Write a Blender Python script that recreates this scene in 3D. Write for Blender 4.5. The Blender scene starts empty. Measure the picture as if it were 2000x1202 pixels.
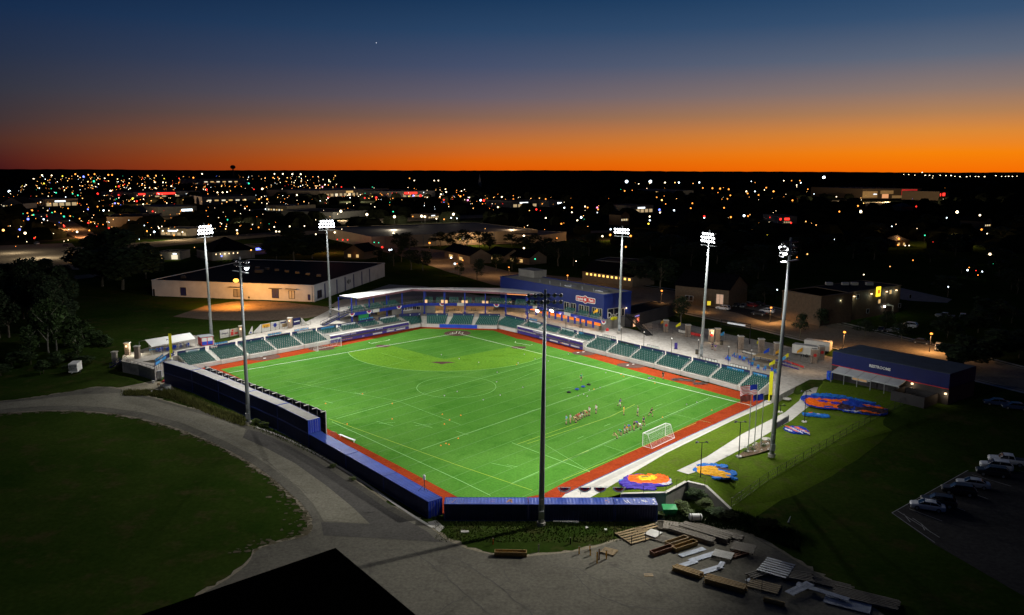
import bpy, bmesh, math, random
from mathutils import Vector, Matrix
random.seed(7)
R_ = random.Random(11)
C = bpy.context.scene.collection
S = bpy.context.scene
PI = math.pi
# ------------------------------------------------------------------ camera
FPX, CAMH, HORY, IW, IH = 1555.0, 49.5, 333.0, 2000, 1202
PITCH = math.atan((IH/2-HORY)/FPX); ROLL = .0025
_r0 = Vector((1,0,0)); _u0 = Vector((0,math.sin(PITCH),math.cos(PITCH))); _f = Vector((0,math.cos(PITCH),-math.sin(PITCH)))
_r = _r0*math.cos(ROLL)+_u0*math.sin(ROLL); _u = _u0*math.cos(ROLL)-_r0*math.sin(ROLL)
cam = bpy.data.cameras.new('camera'); co = bpy.data.objects.new('camera', cam); C.objects.link(co)
co.matrix_world = Matrix(((_r.x,_u.x,-_f.x,0),(_r.y,_u.y,-_f.y,0),(_r.z,_u.z,-_f.z,CAMH),(0,0,0,1)))
cam.sensor_width = 36; cam.lens = 36*FPX/IW; cam.clip_start = .5; cam.clip_end = 30000
S.camera = co
S.view_settings.view_transform = 'Standard'; S.view_settings.look = 'None'; S.view_settings.exposure = 0; S.view_settings.gamma = 1
S.cycles.use_denoising = True
S.cycles.sample_clamp_indirect = 4
S.cycles.max_bounces = 5; S.cycles.diffuse_bounces = 2; S.cycles.glossy_bounces = 2; S.cycles.transparent_max_bounces = 12
# ------------------------------------------------------------------ world: dusk sky after sunset
def lin(c):
    return tuple(((v/255)/12.92 if v/255 <= .04045 else ((v/255+.055)/1.055)**2.4) for v in c)+(1,)
W = bpy.data.worlds.new('World'); S.world = W; W.use_nodes = True
nt = W.node_tree; N = nt.nodes; L = nt.links
bg = N['Background']; tc = N.new('ShaderNodeTexCoord'); sx = N.new('ShaderNodeSeparateXYZ'); L.new(tc.outputs['Generated'], sx.inputs[0])
def wmath(op, a, b=None, clamp=False):
    n = N.new('ShaderNodeMath'); n.operation = op; n.use_clamp = clamp
    for i, v in enumerate((a, b)):
        if v is None: continue
        if isinstance(v, (int, float)): n.inputs[i].default_value = v
        else: L.new(v, n.inputs[i])
    return n.outputs[0]
def zr(y):
    return math.sin(math.atan((IH/2-y)/FPX)-PITCH)
def wramp(stops):
    r = N.new('ShaderNodeValToRGB'); e = r.color_ramp.elements
    r.color_ramp.interpolation = 'B_SPLINE' if False else 'LINEAR'
    st = [(zr(y)/.5, c) for y, c in stops]+[(.62, (16,38,72)), (1.0, (10,24,50))]
    e[0].position = max(0, st[0][0]); e[0].color = lin(st[0][1]); e[1].position = 1; e[1].color = lin(st[-1][1])
    for p, c in st[1:-1]:
        k = e.new(p); k.color = lin(c)
    L.new(wmath('DIVIDE', sx.outputs[2], .5, True), r.inputs[0])
    return r.outputs[0]
rl = wramp([(333,(66,22,24)),(315,(74,30,28)),(285,(78,45,38)),(250,(62,50,53)),(200,(50,52,64)),(140,(37,48,70)),(60,(22,43,74)),(0,(15,36,67))])
rc = wramp([(333,(222,88,5)),(315,(220,99,14)),(280,(192,109,50)),(230,(134,100,84)),(190,(103,94,105)),(130,(70,80,107)),(60,(42,68,101)),(0,(27,56,90))])
rr = wramp([(333,(246,110,3)),(300,(246,131,10)),(265,(220,136,54)),(230,(178,128,86)),(190,(140,119,110)),(130,(94,103,121)),(60,(55,81,113)),(0,(34,67,103))])
az = wmath('DIVIDE', sx.outputs[0], wmath('MAXIMUM', wmath('SQRT', wmath('ADD', wmath('MULTIPLY', sx.outputs[0], sx.outputs[0]), wmath('MULTIPLY', sx.outputs[1], sx.outputs[1]))), .001))
def wmix(f, a, b):
    m = N.new('ShaderNodeMix'); m.data_type = 'RGBA'; m.clamp_factor = True
    L.new(f, m.inputs[0])
    for i, v in ((6, a), (7, b)):
        if isinstance(v, tuple): m.inputs[i].default_value = v
        else: L.new(v, m.inputs[i])
    return m.outputs[2]
m1 = wmix(wmath('DIVIDE', wmath('ADD', az, .54), .5, True), rl, rc)
m2 = wmix(wmath('DIVIDE', wmath('ADD', az, .04), .5, True), m1, rr)
m3 = wmix(wmath('MULTIPLY', wmath('SUBTRACT', .45, sx.outputs[1]), 1.6, True), m2, lin((12,20,40)))
# the evening planet, a tiny disc in the sky
dv = Vector((_f + _r*((735-1000)/FPX) - _u*((84-601)/FPX))).normalized()
vm = N.new('ShaderNodeVectorMath'); vm.operation = 'DOT_PRODUCT'; L.new(tc.outputs['Generated'], vm.inputs[0]); vm.inputs[1].default_value = dv
m4 = wmix(wmath('GREATER_THAN', vm.outputs['Value'], 1-2.6e-7), m3, (.8,.85,1,1))
L.new(m4, bg.inputs[0]); bg.inputs[1].default_value = 1.0
# ------------------------------------------------------------------ placing things: image ray -> point on a level plane
def P(px, py, z=0.0):
    d = _f + _r*((px-IW/2)/FPX) - _u*((py-IH/2)/FPX)
    t = (z-CAMH)/d.z
    return Vector((d.x*t, d.y*t, z))
def PY(px, py, Y):
    d = _f + _r*((px-IW/2)/FPX) - _u*((py-IH/2)/FPX)
    t = Y/d.y
    return Vector((d.x*t, Y, CAMH+d.z*t))
def ss(x): x = max(0., min(1., x)); return x*x*(3-2*x)
ZG = 2.74
def terrain(x, y):
    hl = ZG*ss((y-190)/26) if x < 0 else ZG*ss((y-124)/34)
    f = ss((x+20)/60)
    return hl*(1-f)+ZG*ss((y-124)/34)*f if -20 < x < 40 else hl
def PT(px, py):
    z = 0.
    for _ in range(12): p = P(px, py, z); z = terrain(p.x, p.y)
    return p
# ------------------------------------------------------------------ materials
MATS = {}
def mat(name, col, rough=.75, var=.18, sc=.6, metal=0, emis=0, emcol=None, bump=0, alpha=None, spec=.3, sample=True, wave=None, detail=6):
    if name in MATS: return MATS[name]
    m = bpy.data.materials.new(name); m.use_nodes = True; n = m.node_tree.nodes; l = m.node_tree.links
    b = n['Principled BSDF']; b.inputs['Roughness'].default_value = rough; b.inputs['Metallic'].default_value = metal
    b.inputs['Specular IOR Level'].default_value = spec
    c = tuple(col)+(1,)
    if var:
        t = n.new('ShaderNodeTexCoord'); z = n.new('ShaderNodeTexNoise'); z.inputs['Scale'].default_value = sc; z.inputs['Detail'].default_value = detail
        z.inputs['Roughness'].default_value = .65
        l.new(t.outputs['Object'], z.inputs['Vector'])
        mx = n.new('ShaderNodeMix'); mx.data_type = 'RGBA'
        mr = n.new('ShaderNodeMapRange'); mr.inputs[1].default_value = .3; mr.inputs[2].default_value = .7
        l.new(z.outputs['Fac'], mr.inputs[0]); l.new(mr.outputs[0], mx.inputs[0])
        mx.inputs[6].default_value = tuple(v*(1-var) for v in col)+(1,); mx.inputs[7].default_value = tuple(min(1, v*(1+var)) for v in col)+(1,)
        l.new(mx.outputs[2], b.inputs['Base Color'])
        if bump:
            bp = n.new('ShaderNodeBump'); bp.inputs['Strength'].default_value = bump; bp.inputs['Distance'].default_value = .1
            l.new(z.outputs['Fac'], bp.inputs['Height']); l.new(bp.outputs[0], b.inputs['Normal'])
    else: b.inputs['Base Color'].default_value = c
    if emis:
        b.inputs['Emission Color'].default_value = tuple(emcol or col)+(1,); b.inputs['Emission Strength'].default_value = emis
        if not sample: m.cycles.emission_sampling = 'NONE'
    if alpha is not None: b.inputs['Alpha'].default_value = alpha
    MATS[name] = m
    return m
def ground_mat(name, c1, c2, c3=None, s1=.05, s2=.9, rough=.95, bump=.0, spots=None):
    """two noise scales mixed: broad patches and fine grain, optional third colour in blotches"""
    m = bpy.data.materials.new(name); m.use_nodes = True; n = m.node_tree.nodes; l = m.node_tree.links
    b = n['Principled BSDF']; b.inputs['Roughness'].default_value = rough; b.inputs['Specular IOR Level'].default_value = 0
    t = n.new('ShaderNodeTexCoord')
    def noise(s, d, a, e):
        z = n.new('ShaderNodeTexNoise'); z.inputs['Scale'].default_value = s; z.inputs['Detail'].default_value = d; z.inputs['Roughness'].default_value = .7
        l.new(t.outputs['Object'], z.inputs['Vector']); r = n.new('ShaderNodeMapRange'); r.inputs[1].default_value = a; r.inputs[2].default_value = e
        l.new(z.outputs['Fac'], r.inputs[0]); return r.outputs[0]
    def mix(f, a, bb):
        x = n.new('ShaderNodeMix'); x.data_type = 'RGBA'; l.new(f, x.inputs[0])
        for i, v in ((6, a), (7, bb)):
            if isinstance(v, tuple): x.inputs[i].default_value = v+(1,)
            else: l.new(v, x.inputs[i])
        return x.outputs[2]
    k = mix(noise(s1, 5, .35, .65), c1, c2)
    if c3: k = mix(noise(s1*4.3, 7, .52, .7), k, c3)
    g = mix(noise(s2, 8, .25, .75), (.62,.62,.62), (1.3,1.3,1.3))
    mu = n.new('ShaderNodeMix'); mu.data_type = 'RGBA'; mu.blend_type = 'MULTIPLY'; mu.inputs[0].default_value = 1
    l.new(k, mu.inputs[6]); l.new(g, mu.inputs[7]); l.new(mu.outputs[2], b.inputs['Base Color'])
    if bump:
        bp = n.new('ShaderNodeBump'); bp.inputs['Strength'].default_value = bump; l.new(g, bp.inputs['Height']); l.new(bp.outputs[0], b.inputs['Normal'])
    MATS[name] = m
    return m
# ------------------------------------------------------------------ mesh builder
class MB:
    def __init__(s): s.v = []; s.f = []; s.mi = []; s.cur = 0
    def add(s, vs, fs):
        o = len(s.v); s.v += [tuple(v) for v in vs]; s.f += [tuple(i+o for i in f) for f in fs]; s.mi += [s.cur]*len(fs); return s
    def face(s, *pts): return s.add(pts, [tuple(range(len(pts)))])
    def hexa(s, b, t):
        return s.add(list(b)+list(t), [(3,2,1,0),(4,5,6,7),(0,1,5,4),(1,2,6,5),(2,3,7,6),(3,0,4,7)])
    def box(s, x, y, z, sx, sy, sz, rot=0):
        """centre x,y; z is the bottom"""
        c, q = math.cos(rot), math.sin(rot)
        pts = [(x+a*sx/2*c-b*sy/2*q, y+a*sx/2*q+b*sy/2*c) for a, b in ((-1,-1),(1,-1),(1,1),(-1,1))]
        return s.hexa([(p[0],p[1],z) for p in pts], [(p[0],p[1],z+sz) for p in pts])
    def beam(s, a, b, w, h=None, up=(0,0,1)):
        a = Vector(a); b = Vector(b); h = h or w; d = (b-a).normalized(); up = Vector(up)
        if abs(d.dot(up)) > .98: up = Vector((1,0,0))
        x = d.cross(up).normalized()*w/2; y = x.cross(d).normalized()*h/2
        return s.hexa([a-x-y, a+x-y, a+x+y, a-x+y], [b-x-y, b+x-y, b+x+y, b-x+y])
    def prism(s, poly, z0, z1):
        n = len(poly); vs = [(p[0],p[1],z0) for p in poly]+[(p[0],p[1],z1) for p in poly]
        return s.add(vs, [tuple(range(n))[::-1], tuple(range(n,2*n))]+[(i,(i+1)%n,(i+1)%n+n,i+n) for i in range(n)])
    def tube(s, pts, rad, n=8, cap=True):
        pts = [Vector(p) for p in pts]
        if isinstance(rad, (int, float)): rad = [rad]*len(pts)
        o = []; fs = []
        for i, p in enumerate(pts):
            d = (pts[min(i+1,len(pts)-1)]-pts[max(i-1,0)]).normalized()
            up = Vector((0,0,1)) if abs(d.z) < .95 else Vector((1,0,0))
            x = d.cross(up).normalized(); y = x.cross(d)
            for k in range(n):
                a = 2*PI*k/n; o.append(p+(x*math.cos(a)+y*math.sin(a))*rad[i])
        for i in range(len(pts)-1):
            for k in range(n): fs.append((i*n+k, i*n+(k+1)%n, (i+1)*n+(k+1)%n, (i+1)*n+k))
        if cap: fs += [tuple(range(n))[::-1], tuple(range((len(pts)-1)*n, len(pts)*n))]
        return s.add(o, fs)
    def sphere(s, c, r, n=8, m=6, sq=(1,1,1)):
        vs = []; fs = []
        for i in range(m+1):
            a = PI*i/m
            for k in range(n):
                b = 2*PI*k/n; vs.append((c[0]+r*sq[0]*math.sin(a)*math.cos(b), c[1]+r*sq[1]*math.sin(a)*math.sin(b), c[2]+r*sq[2]*math.cos(a)))
        for i in range(m):
            for k in range(n): fs.append((i*n+k, (i+1)*n+k, (i+1)*n+(k+1)%n, i*n+(k+1)%n))
        return s.add(vs, fs)
    def strip(s, pts, w, z=None):
        """flat ribbon along points"""
        pts = [Vector(p) for p in pts]; a = []; 
        for i, p in enumerate(pts):
            d = (pts[min(i+1,len(pts)-1)]-pts[max(i-1,0)]); d.z = 0; d.normalize(); nrm = Vector((-d.y,d.x,0))*w/2
            a += [p+nrm, p-nrm]
        return s.add(a, [(2*i,2*i+1,2*i+3,2*i+2) for i in range(len(pts)-1)])
    def build(s, name, m, parent=None, smooth=False, root=None):
        me = bpy.data.meshes.new(name)
        o = Vector((0,0,0))
        p = parent
        while p is not None: o += p.location; p = p.parent
        me.from_pydata([(v[0]-o.x, v[1]-o.y, v[2]-o.z) for v in s.v], [], s.f)
        for k in (m if isinstance(m, (list, tuple)) else [m]): me.materials.append(k)
        if isinstance(m, (list, tuple)):
            for f, i in zip(me.polygons, s.mi): f.material_index = i
        if smooth:
            for f in me.polygons: f.use_smooth = True
        ob = bpy.data.objects.new(name, me); C.objects.link(ob)
        if parent: ob.parent = parent
        return ob
def tag(o, label=None, cat=None, group=None, kind=None):
    if label: o['label'] = label
    if cat: o['category'] = cat
    if group: o['group'] = group
    if kind: o['kind'] = kind
    return o
def thing(name, label, cat, loc=(0,0,0), group=None, rz=0):
    o = bpy.data.objects.new(name, None); C.objects.link(o); o.location = loc; o.rotation_euler = (0,0,rz); o.empty_display_size = .2
    return tag(o, label, cat, group)
def struct(name, mb, m, smooth=False): return tag(mb.build(name, m, smooth=smooth), kind='structure')
def kids(o): return [c for c in ALLKIDS.get(o.name, [])]
ALLKIDS = {}
def index_kids():
    ALLKIDS.clear()
    for o in bpy.data.objects:
        if o.parent: ALLKIDS.setdefault(o.parent.name, []).append(o)
def dup(o, loc=None, rz=None, label=None, scale=None, group=None, parent=None, swap=None):
    c = o.copy(); C.objects.link(c)
    if parent is not None: c.parent = parent
    if loc is not None: c.location = loc
    if rz is not None: c.rotation_euler = (0,0,rz)
    if scale is not None: c.scale = scale if hasattr(scale, '__len__') else (scale,)*3
    if label: c['label'] = label
    if group: c['group'] = group
    for k in kids(o):
        d = dup(k, parent=c, swap=swap)
    if swap and c.type == 'MESH':
        for sl in c.material_slots:
            if sl.material and sl.material.name in swap:
                mm = swap[sl.material.name]; sl.link = 'OBJECT'; sl.material = mm
    return c
def basis_place(mb, o, u, v, n=None):
    """move x,y,z of a builder into the frame o + x*u + y*v + z*n"""
    o = Vector(o); u = Vector(u).normalized(); v = Vector(v).normalized(); n = u.cross(v) if n is None else Vector(n)
    mb.v = [tuple(o+u*p[0]+v*p[1]+n*p[2]) for p in mb.v]; return mb
def text(s, size, o, u, v, m, name='lettering', parent=None, depth=.03, ax='CENTER', bold=0.0):
    cu = bpy.data.curves.new('t', 'FONT'); cu.body = s; cu.size = size; cu.align_x = ax; cu.align_y = 'CENTER'; cu.extrude = depth; cu.resolution_u = 2; cu.offset = bold
    ob = bpy.data.objects.new('t', cu); me = bpy.data.meshes.new_from_object(ob)
    mb = MB(); mb.add([tuple(x.co) for x in me.vertices], [tuple(f.vertices) for f in me.polygons])
    bpy.data.objects.remove(ob); bpy.data.curves.remove(cu); bpy.data.meshes.remove(me)
    basis_place(mb, o, u, v)
    return mb.build(name, m, parent)
# ------------------------------------------------------------------ lights
def spot(name, loc, aim, power, size=170, blend=.7, col=(1,.97,.9), rad=.8):
    l = bpy.data.lights.new(name, 'SPOT'); l.energy = power; l.spot_size = math.radians(size); l.spot_blend = blend; l.color = col; l.shadow_soft_size = rad
    o = bpy.data.objects.new(name, l); C.objects.link(o); o.location = loc
    o.rotation_euler = (Vector(aim)-Vector(loc)).to_track_quat('-Z','Y').to_euler(); return o
def point(loc, power, col=(1,.5,.15), rad=.25, name='lamp_light'):
    l = bpy.data.lights.new(name, 'POINT'); l.energy = power; l.color = col; l.shadow_soft_size = rad
    o = bpy.data.objects.new(name, l); C.objects.link(o); o.location = loc; return o
# material library
M = {}
def mm(k, *a, **w): M[k] = mat(k, *a, **w)
mm('concrete', (.40,.38,.34), var=.14, sc=.8)
mm('concrete_light', (.52,.50,.45), var=.12, sc=1.2)
mm('concrete_dark', (.22,.21,.19), var=.2, sc=.5)
mm('far_leaf', (.010,.012,.007), rough=1, var=.4, sc=.1, spec=0)
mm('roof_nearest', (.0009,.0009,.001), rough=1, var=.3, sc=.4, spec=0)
mm('seat_green', (.014,.105,.092), rough=.45, var=.2, sc=3)
mm('navy', (.018,.022,.11), rough=.5, var=.25, sc=2)
mm('blue', (.012,.03,.30), rough=.45, var=.22, sc=1.2)
mm('blue_bright', (.015,.07,.55), rough=.5, var=.15)
mm('purple', (.045,.03,.20), rough=.5, var=.25, sc=2.5)
mm('white', (.75,.75,.73), rough=.5, var=.06)
mm('offwhite', (.55,.54,.50), rough=.7, var=.12, sc=.7)
mm('cream', (.42,.38,.30), var=.1)
mm('black', (.012,.012,.013), rough=.5, var=.2)
mm('dark_metal', (.03,.03,.032), rough=.45, var=.2, metal=.3)
mm('steel', (.36,.38,.40), rough=.45, var=.15, sc=.4, metal=.5)
mm('pole_steel', (.30,.33,.34), rough=.5, var=.12, sc=.5, metal=.2)
mm('galv', (.5,.52,.54), rough=.35, var=.15, metal=.7)
mm('yellow', (.75,.72,.02), rough=.5, var=.08, emis=0)
mm('amber', (.75,.38,.02), rough=.6, var=.08)
mm('orange', (.80,.18,.02), rough=.6, var=.1)
mm('red', (.55,.03,.03), rough=.5, var=.15)
mm('green', (.02,.30,.09), rough=.5, var=.15)
mm('sky_blue', (.04,.25,.55), rough=.5, var=.1)
mm('brick', (.16,.115,.085), var=.3, sc=2.5)
mm('stone', (.24,.19,.15), var=.3, sc=2.2, bump=.4)
mm('roof_dark', (.035,.033,.036), var=.25, sc=.4)
mm('roof_black', (.004,.004,.005), spec=.05, var=.3, sc=.4)
mm('tan_wood', (.32,.23,.12), var=.25, sc=3)
mm('old_wood', (.17,.148,.115), var=.3, sc=4)
mm('glass_dark', (.01,.012,.02), rough=.08, var=0, spec=.8)
mm('skin', (.45,.26,.17), rough=.6, var=.05)
mm('bark', (.10,.085,.06), var=.35, sc=4)
mm('bark_pale', (.28,.27,.22), var=.35, sc=4)
mm('leaf', (.035,.075,.018), rough=.8, var=.55, sc=.9)
mm('leaf_dark', (.022,.038,.014), rough=.85, var=.5, sc=.6)
mm('leaf_weed', (.06,.085,.018), rough=.8, var=.5, sc=2)
def em(k, col, st, sample=False): M[k] = mat(k, (.02,.02,.02), var=0, emis=st, emcol=col, sample=sample)
em('e_flood', (.95,.97,1), 14)
em('e_flood_dim', (.95,.97,1), 12)
em('e_white', (1,.78,.48), 5.5); em('e_cool', (.75,.9,1), 6); em('e_amber', (1,.48,.13), 4); em('e_orange', (1,.31,.045), 3.2)
em('e_red', (1,.03,.02), 2.5); em('e_green', (.05,1,.5), 1.8); em('e_blue', (.15,.2,1), 4); em('e_yellow', (1,.75,.05), 3); em('e_pink',(1,.25,.5),3)
em('e_win', (1,.62,.22), .75); em('e_win_white', (1,.88,.62), 1.0); em('e_signwhite', (.85,.93,1), 2.2); em('e_store', (1,.72,.38), .5); em('e_warm', (1,.66,.35), 3)
# ================================================================== stadium floodlights (light + pole builders)
POLES = [  # base px,py,base z, top py, number of rows, aim px,py, power, look
  (414,668,3,438,3,(760,740),1.0,'front'), (646,618,3,428,3,(830,740),1.0,'front'), (1209,650,3,444,2,(960,740),.8,'front'),
  (1369,700,3,452,3,(1020,770),1.0,'front'), (1507,892,1.9,468,3,(1000,760),.9,'side'), (486,828,0,505,2,(900,720),.65,'back'), (1057,1026,0,570,2,(960,720),.7,'back')]
FLOOD = 90000
pole_labels = ['tall pale floodlight pole behind the left seats with a dense blazing lamp bank','tall floodlight pole just left of the grandstand roof with glaring lamps',
 'floodlight pole standing before the corner of the blue building','floodlight pole on the plaza with the brightest lamp bank, beside the entrance gate',
 'dark leaning floodlight pole on the lawn by the flagpoles, lamps turned sideways','thin floodlight pole in front of the double stacked containers by the road','black floodlight pole nearest the camera, in front of the blue containers']
for i, (bx, by, bz, ty, rows, aim, pw, look) in enumerate(POLES):
    b = P(bx, by, bz); top = PY(bx, ty, b.y).z; tx = PY((398,637,1216,1386,1545,468,1065)[i], ty, b.y).x
    t = thing('floodlight_pole', pole_labels[i], 'floodlight', b, 'floodlight poles round the field')
    mb = MB(); mb.tube([b, b+Vector((0,0,.5))], [.62,.62], 14)
    mb.build('footing', M['concrete'], t)
    mb = MB(); mb.tube([b+Vector((0,0,.5)), (b.x+(tx-b.x)*.54,b.y,bz+(top-bz)*.55), (tx,b.y,top+.3)], [.42,.30,.17], 12); mb.build('pole', M['pole_steel'], t, smooth=True); mb = MB(); mb.box(b.x, b.y-.45, bz+1.2, .7, .35, 1.1); mb.build('control_box', M['steel'], t); mb = MB(); mb.box(b.x, b.y-.36, bz+3.2, .45, .25, .8); mb.build('control_box', M['steel'], t)
    a = P(aim[0], aim[1], 0); b = Vector((tx, b.y, b.z)); d = (a-b); d.z = 0; d.normalize(); s = Vector((-d.y, d.x, 0))
    mb = MB()
    hw = .88; hr = .28 if look == 'back' else .36
    for r in range(rows): mb.beam(Vector((b.x,b.y,top-.5-r*.9))-s*2.4, Vector((b.x,b.y,top-.5-r*.9))+s*2.4, .12, .12)
    zp = top-.8-rows*.9
    mb.beam(Vector((b.x,b.y,zp))-s*2.6, Vector((b.x,b.y,zp))+s*2.6, .5, .12)
    mb.build('crossarm', M['steel'], t)
    dn = (d*1-Vector((0,0,.55))).normalized()
    for r in range(rows):
        for k in range(6 if rows < 3 or r else 5):
            nk = 6 if rows < 3 or r else 5
            c = Vector((b.x,b.y,top-.5-r*.9))+s*((k-(nk-1)/2)*hw)+d*.22
            mb = MB(); mb.tube([c-dn*.32, c-dn*.1, c+dn*.28], [hr*.4,hr*.85,hr], 10); h = mb.build('lamp_head', M['dark_metal'], t)
            mb = MB(); mb.tube([c+dn*.30, c+dn*.31], [hr*.88]*2, 10); mb.build('lens', M['e_flood'], h)
    spot('floodlight_light', (b.x+d.x*1.2, b.y+d.y*1.2, top-1.5), (a.x, a.y, 0), FLOOD*pw*1.25, 164, 1.0, (1,.985,.93), 1.0)
for i, pw in ((0,.2),(1,.13)):  # added spots standing for lamp spill, brightening the lawn behind the left poles
    bx_, by_, bz_, ty_ = POLES[i][:4]; b = P(bx_, by_, bz_); top = PY(bx_, ty_, b.y).z; spot('added_spill', (b.x-1, b.y+1.2, top-2), (b.x-26, b.y+14, 0), FLOOD*pw, 160, 1.0, (1,.98,.9), .8)
# lamp heads turned towards the camera side on the three near poles
for i, offs, aim, pw in ((6,((-1.0,-.2),(.95,-.2)),(700,1300),.05),(4,((-1.5,.9),(-.75,.9),(-1.3,-.1)),(900,1052),1.5),(5,((1.3,.5),),(1000,1150),.03)):
    bx_, by_, bz_, ty_ = POLES[i][:4]; b = P(bx_, by_, bz_); top = PY(bx_, ty_, b.y).z; t = [o for o in bpy.data.objects if o.get('label') == pole_labels[i]][0]
    a = P(aim[0], aim[1], 0); b.x = PY((398,637,1216,1386,1545,468,1065)[i], ty_, b.y).x; sc = .6 if i == 6 else 1
    for ox, oz in offs:
        c = Vector((b.x+ox, b.y-.35, top-2.2+oz)); dn = (a-c).normalized(); mb = MB(); mb.tube([c-dn*.3, c, c+dn*.2], [.15*sc,.40*sc,.48*sc], 10); h = mb.build('lamp_head', M['dark_metal'], t); mb = MB(); mb.tube([c+dn*.21, c+dn*.22], [.45*sc]*2, 10); mb.build('lens', M['e_flood'], h)
    spot('floodlight_light', (b.x-.5, b.y-1.2, top-2), a, FLOOD*pw, 72, .8, (1,.97,.88), .35)
# ================================================================== ground
nearg = ground_mat('near_grass', (.019,.041,.006), (.038,.060,.011), (.058,.052,.020), s1=.045, s2=1.4)
farg = ground_mat('far_ground', (.012,.018,.008), (.024,.024,.018), (.035,.03,.025), s1=.012, s2=.1)
mb = MB(); nx, ny, st = 240, 208, 2.5
x0, y0 = -300, 20
hole = [P(*k) for k in ((330,752,0),(600,898,0),(843,1014,0),(1290,1010,0))]
lawnhole = [(q.x,q.y) for q in (P(1215,960,1),P(1300,957,2.6),P(1342,937,2.6),P(1376,944,2.3),P(1424,984,1),P(1500,930,1.3),P(1600,872,1.9),P(1700,812,2.2),P(1770,781,2.74),P(1700,765,2.74),P(1620,748,2.74),P(1500,790,1))]
def inside(p, poly):
    c = False; n = len(poly)
    for i in range(n):
        a, b = poly[i], poly[i-1]
        if (a[1] > p[1]) != (b[1] > p[1]) and p[0] < (b[0]-a[0])*(p[1]-a[1])/(b[1]-a[1])+a[0]: c = not c
    return c
stad = [(-84,186),(-36,139),(-10,110),(21,110),(60,150),(62,172),(30,225),(0,262),(-35,262),(-84,206)]
vs = []; fs = []
for j in range(ny+1):
    for i in range(nx+1):
        x, y = x0+i*st, y0+j*st
        z = -.25 if inside((x,y), stad) or inside((x,y), lawnhole) else terrain(x,y)
        vs.append((x,y,z+(.0 if 1 else 0)))
for j in range(ny):
    for i in range(nx): fs.append((j*(nx+1)+i, j*(nx+1)+i+1, (j+1)*(nx+1)+i+1, (j+1)*(nx+1)+i))
mb.add(vs, fs); struct('ground', mb, nearg, True)
mb = MB(); X0, X1, Y0, Y1 = x0, x0+nx*st, y0, y0+ny*st
for q in (((-9000,Y1,ZG),(9000,Y1,ZG),(9000,12000,ZG),(-9000,12000,ZG)), ((-9000,216,ZG),(X0,216,ZG),(X0,Y1,ZG),(-9000,Y1,ZG)), ((X1,160,ZG),(9000,160,ZG),(9000,Y1,ZG),(X1,Y1,ZG)),
          ((-9000,-600,0),(9000,-600,0),(9000,Y0,0),(-9000,Y0,0)), ((-9000,Y0,0),(X0,Y0,0),(X0,190,0),(-9000,190,0)), ((-9000,190,0),(X0,190,0),(X0,216,ZG),(-9000,216,ZG)),
          ((X1,Y0,0),(9000,Y0,0),(9000,124,0),(X1,124,0)), ((X1,124,0),(9000,124,0),(9000,160,ZG),(X1,160,ZG))):
    mb.face(*q)
struct('far_ground', mb, farg)
# wooded horizon, gently rolling far off
mb = MB(); n = 260; ring = []
for row in range(2):
    pass
vs = []; fs = []
for i in range(n+1):
    a = math.radians(-50+100*i/n); rr = 7600
    hgt = 47+2.2*math.sin(a*9+1)+1.6*math.sin(a*23)+R_.uniform(-1.6,1.6)
    if a > .1: hgt -= 3*ss((a-.1)/.2)
    vs += [(math.sin(a)*(rr-2400), math.cos(a)*(rr-2400), 3), (math.sin(a)*(rr-900), math.cos(a)*(rr-900), hgt*.55), (math.sin(a)*rr, math.cos(a)*rr, hgt), (math.sin(a)*(rr+1500), math.cos(a)*(rr+1500), 3)]
for i in range(n):
    for k in range(3): fs.append((i*4+k, i*4+4+k, i*4+5+k, i*4+1+k))
mb.add(vs, fs); struct('hills', mb, ground_mat('far_wood', (.010,.012,.007), (.02,.018,.012), s1=.004, s2=.03))
def px(lst, z, dz=0): return [P(a, b, z)+Vector((0,0,dz)) for a, b in lst]
def sheet(name, lst, z, m, dz=0): 
    mb = MB(); mb.face(*px(lst, z, dz)); return struct(name, mb, m)
def catmull(pts, k=6, closed=False):
    out = []; n = len(pts)
    rng = range(n) if closed else range(n-1)
    for i in rng:
        p0, p1, p2, p3 = (pts[(i-1)%n], pts[i], pts[(i+1)%n], pts[(i+2)%n]) if closed else (pts[max(i-1,0)], pts[i], pts[i+1], pts[min(i+2,n-1)])
        for j in range(k):
            t = j/k; out.append(tuple(.5*((2*b)+(c-a)*t+(2*a-5*b+4*c-d)*t*t+(3*b-a-3*c+d)*t**3) for a, b, c, d in zip(p0,p1,p2,p3)))
    if not closed: out.append(tuple(pts[-1]))
    return out
# ------------------------------------------------ asphalt yard and road on the near side
asph = ground_mat('asphalt_light', (.135,.126,.104), (.17,.16,.132), (.105,.099,.085), s1=.06, s2=2.2)
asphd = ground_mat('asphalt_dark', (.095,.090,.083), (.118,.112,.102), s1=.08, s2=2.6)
gravel = ground_mat('gravel', (.25,.22,.16), (.32,.28,.21), (.17,.15,.11), s1=.3, s2=3)
top = [(-60,800),(0,785),(60,778),(130,767),(190,757),(240,762),(300,778),(360,795),(420,811),(480,831),(520,845),(600,880),(680,930),(760,985),(840,1032),(868,1052),(905,1070),(945,1081),(1000,1088),(1060,1085),(1150,1073),(1210,1055),(1255,1036),(1290,1020),(1340,1012),(1400,1024),(1450,1040),(1500,1064),(1560,1100),(1640,1148),(1720,1202),(1790,1260)]
low = [(180,1300),(330,1200),(470,1115),(500,1078),(540,1062),(600,1046),(611,1022),(596,992),(560,958),(520,926),(470,893),(400,858),(320,829),(240,811),(160,803),(80,803),(0,808),(-60,816)]
pts = [P(a,b,0) for a,b in top]; ptl = [P(a,b,0) for a,b in low]
yard = [(p[0],p[1]) for p in catmull([tuple(p) for p in pts],4)]+[(p[0],p[1]) for p in catmull([tuple(p) for p in ptl],4)]
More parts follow.
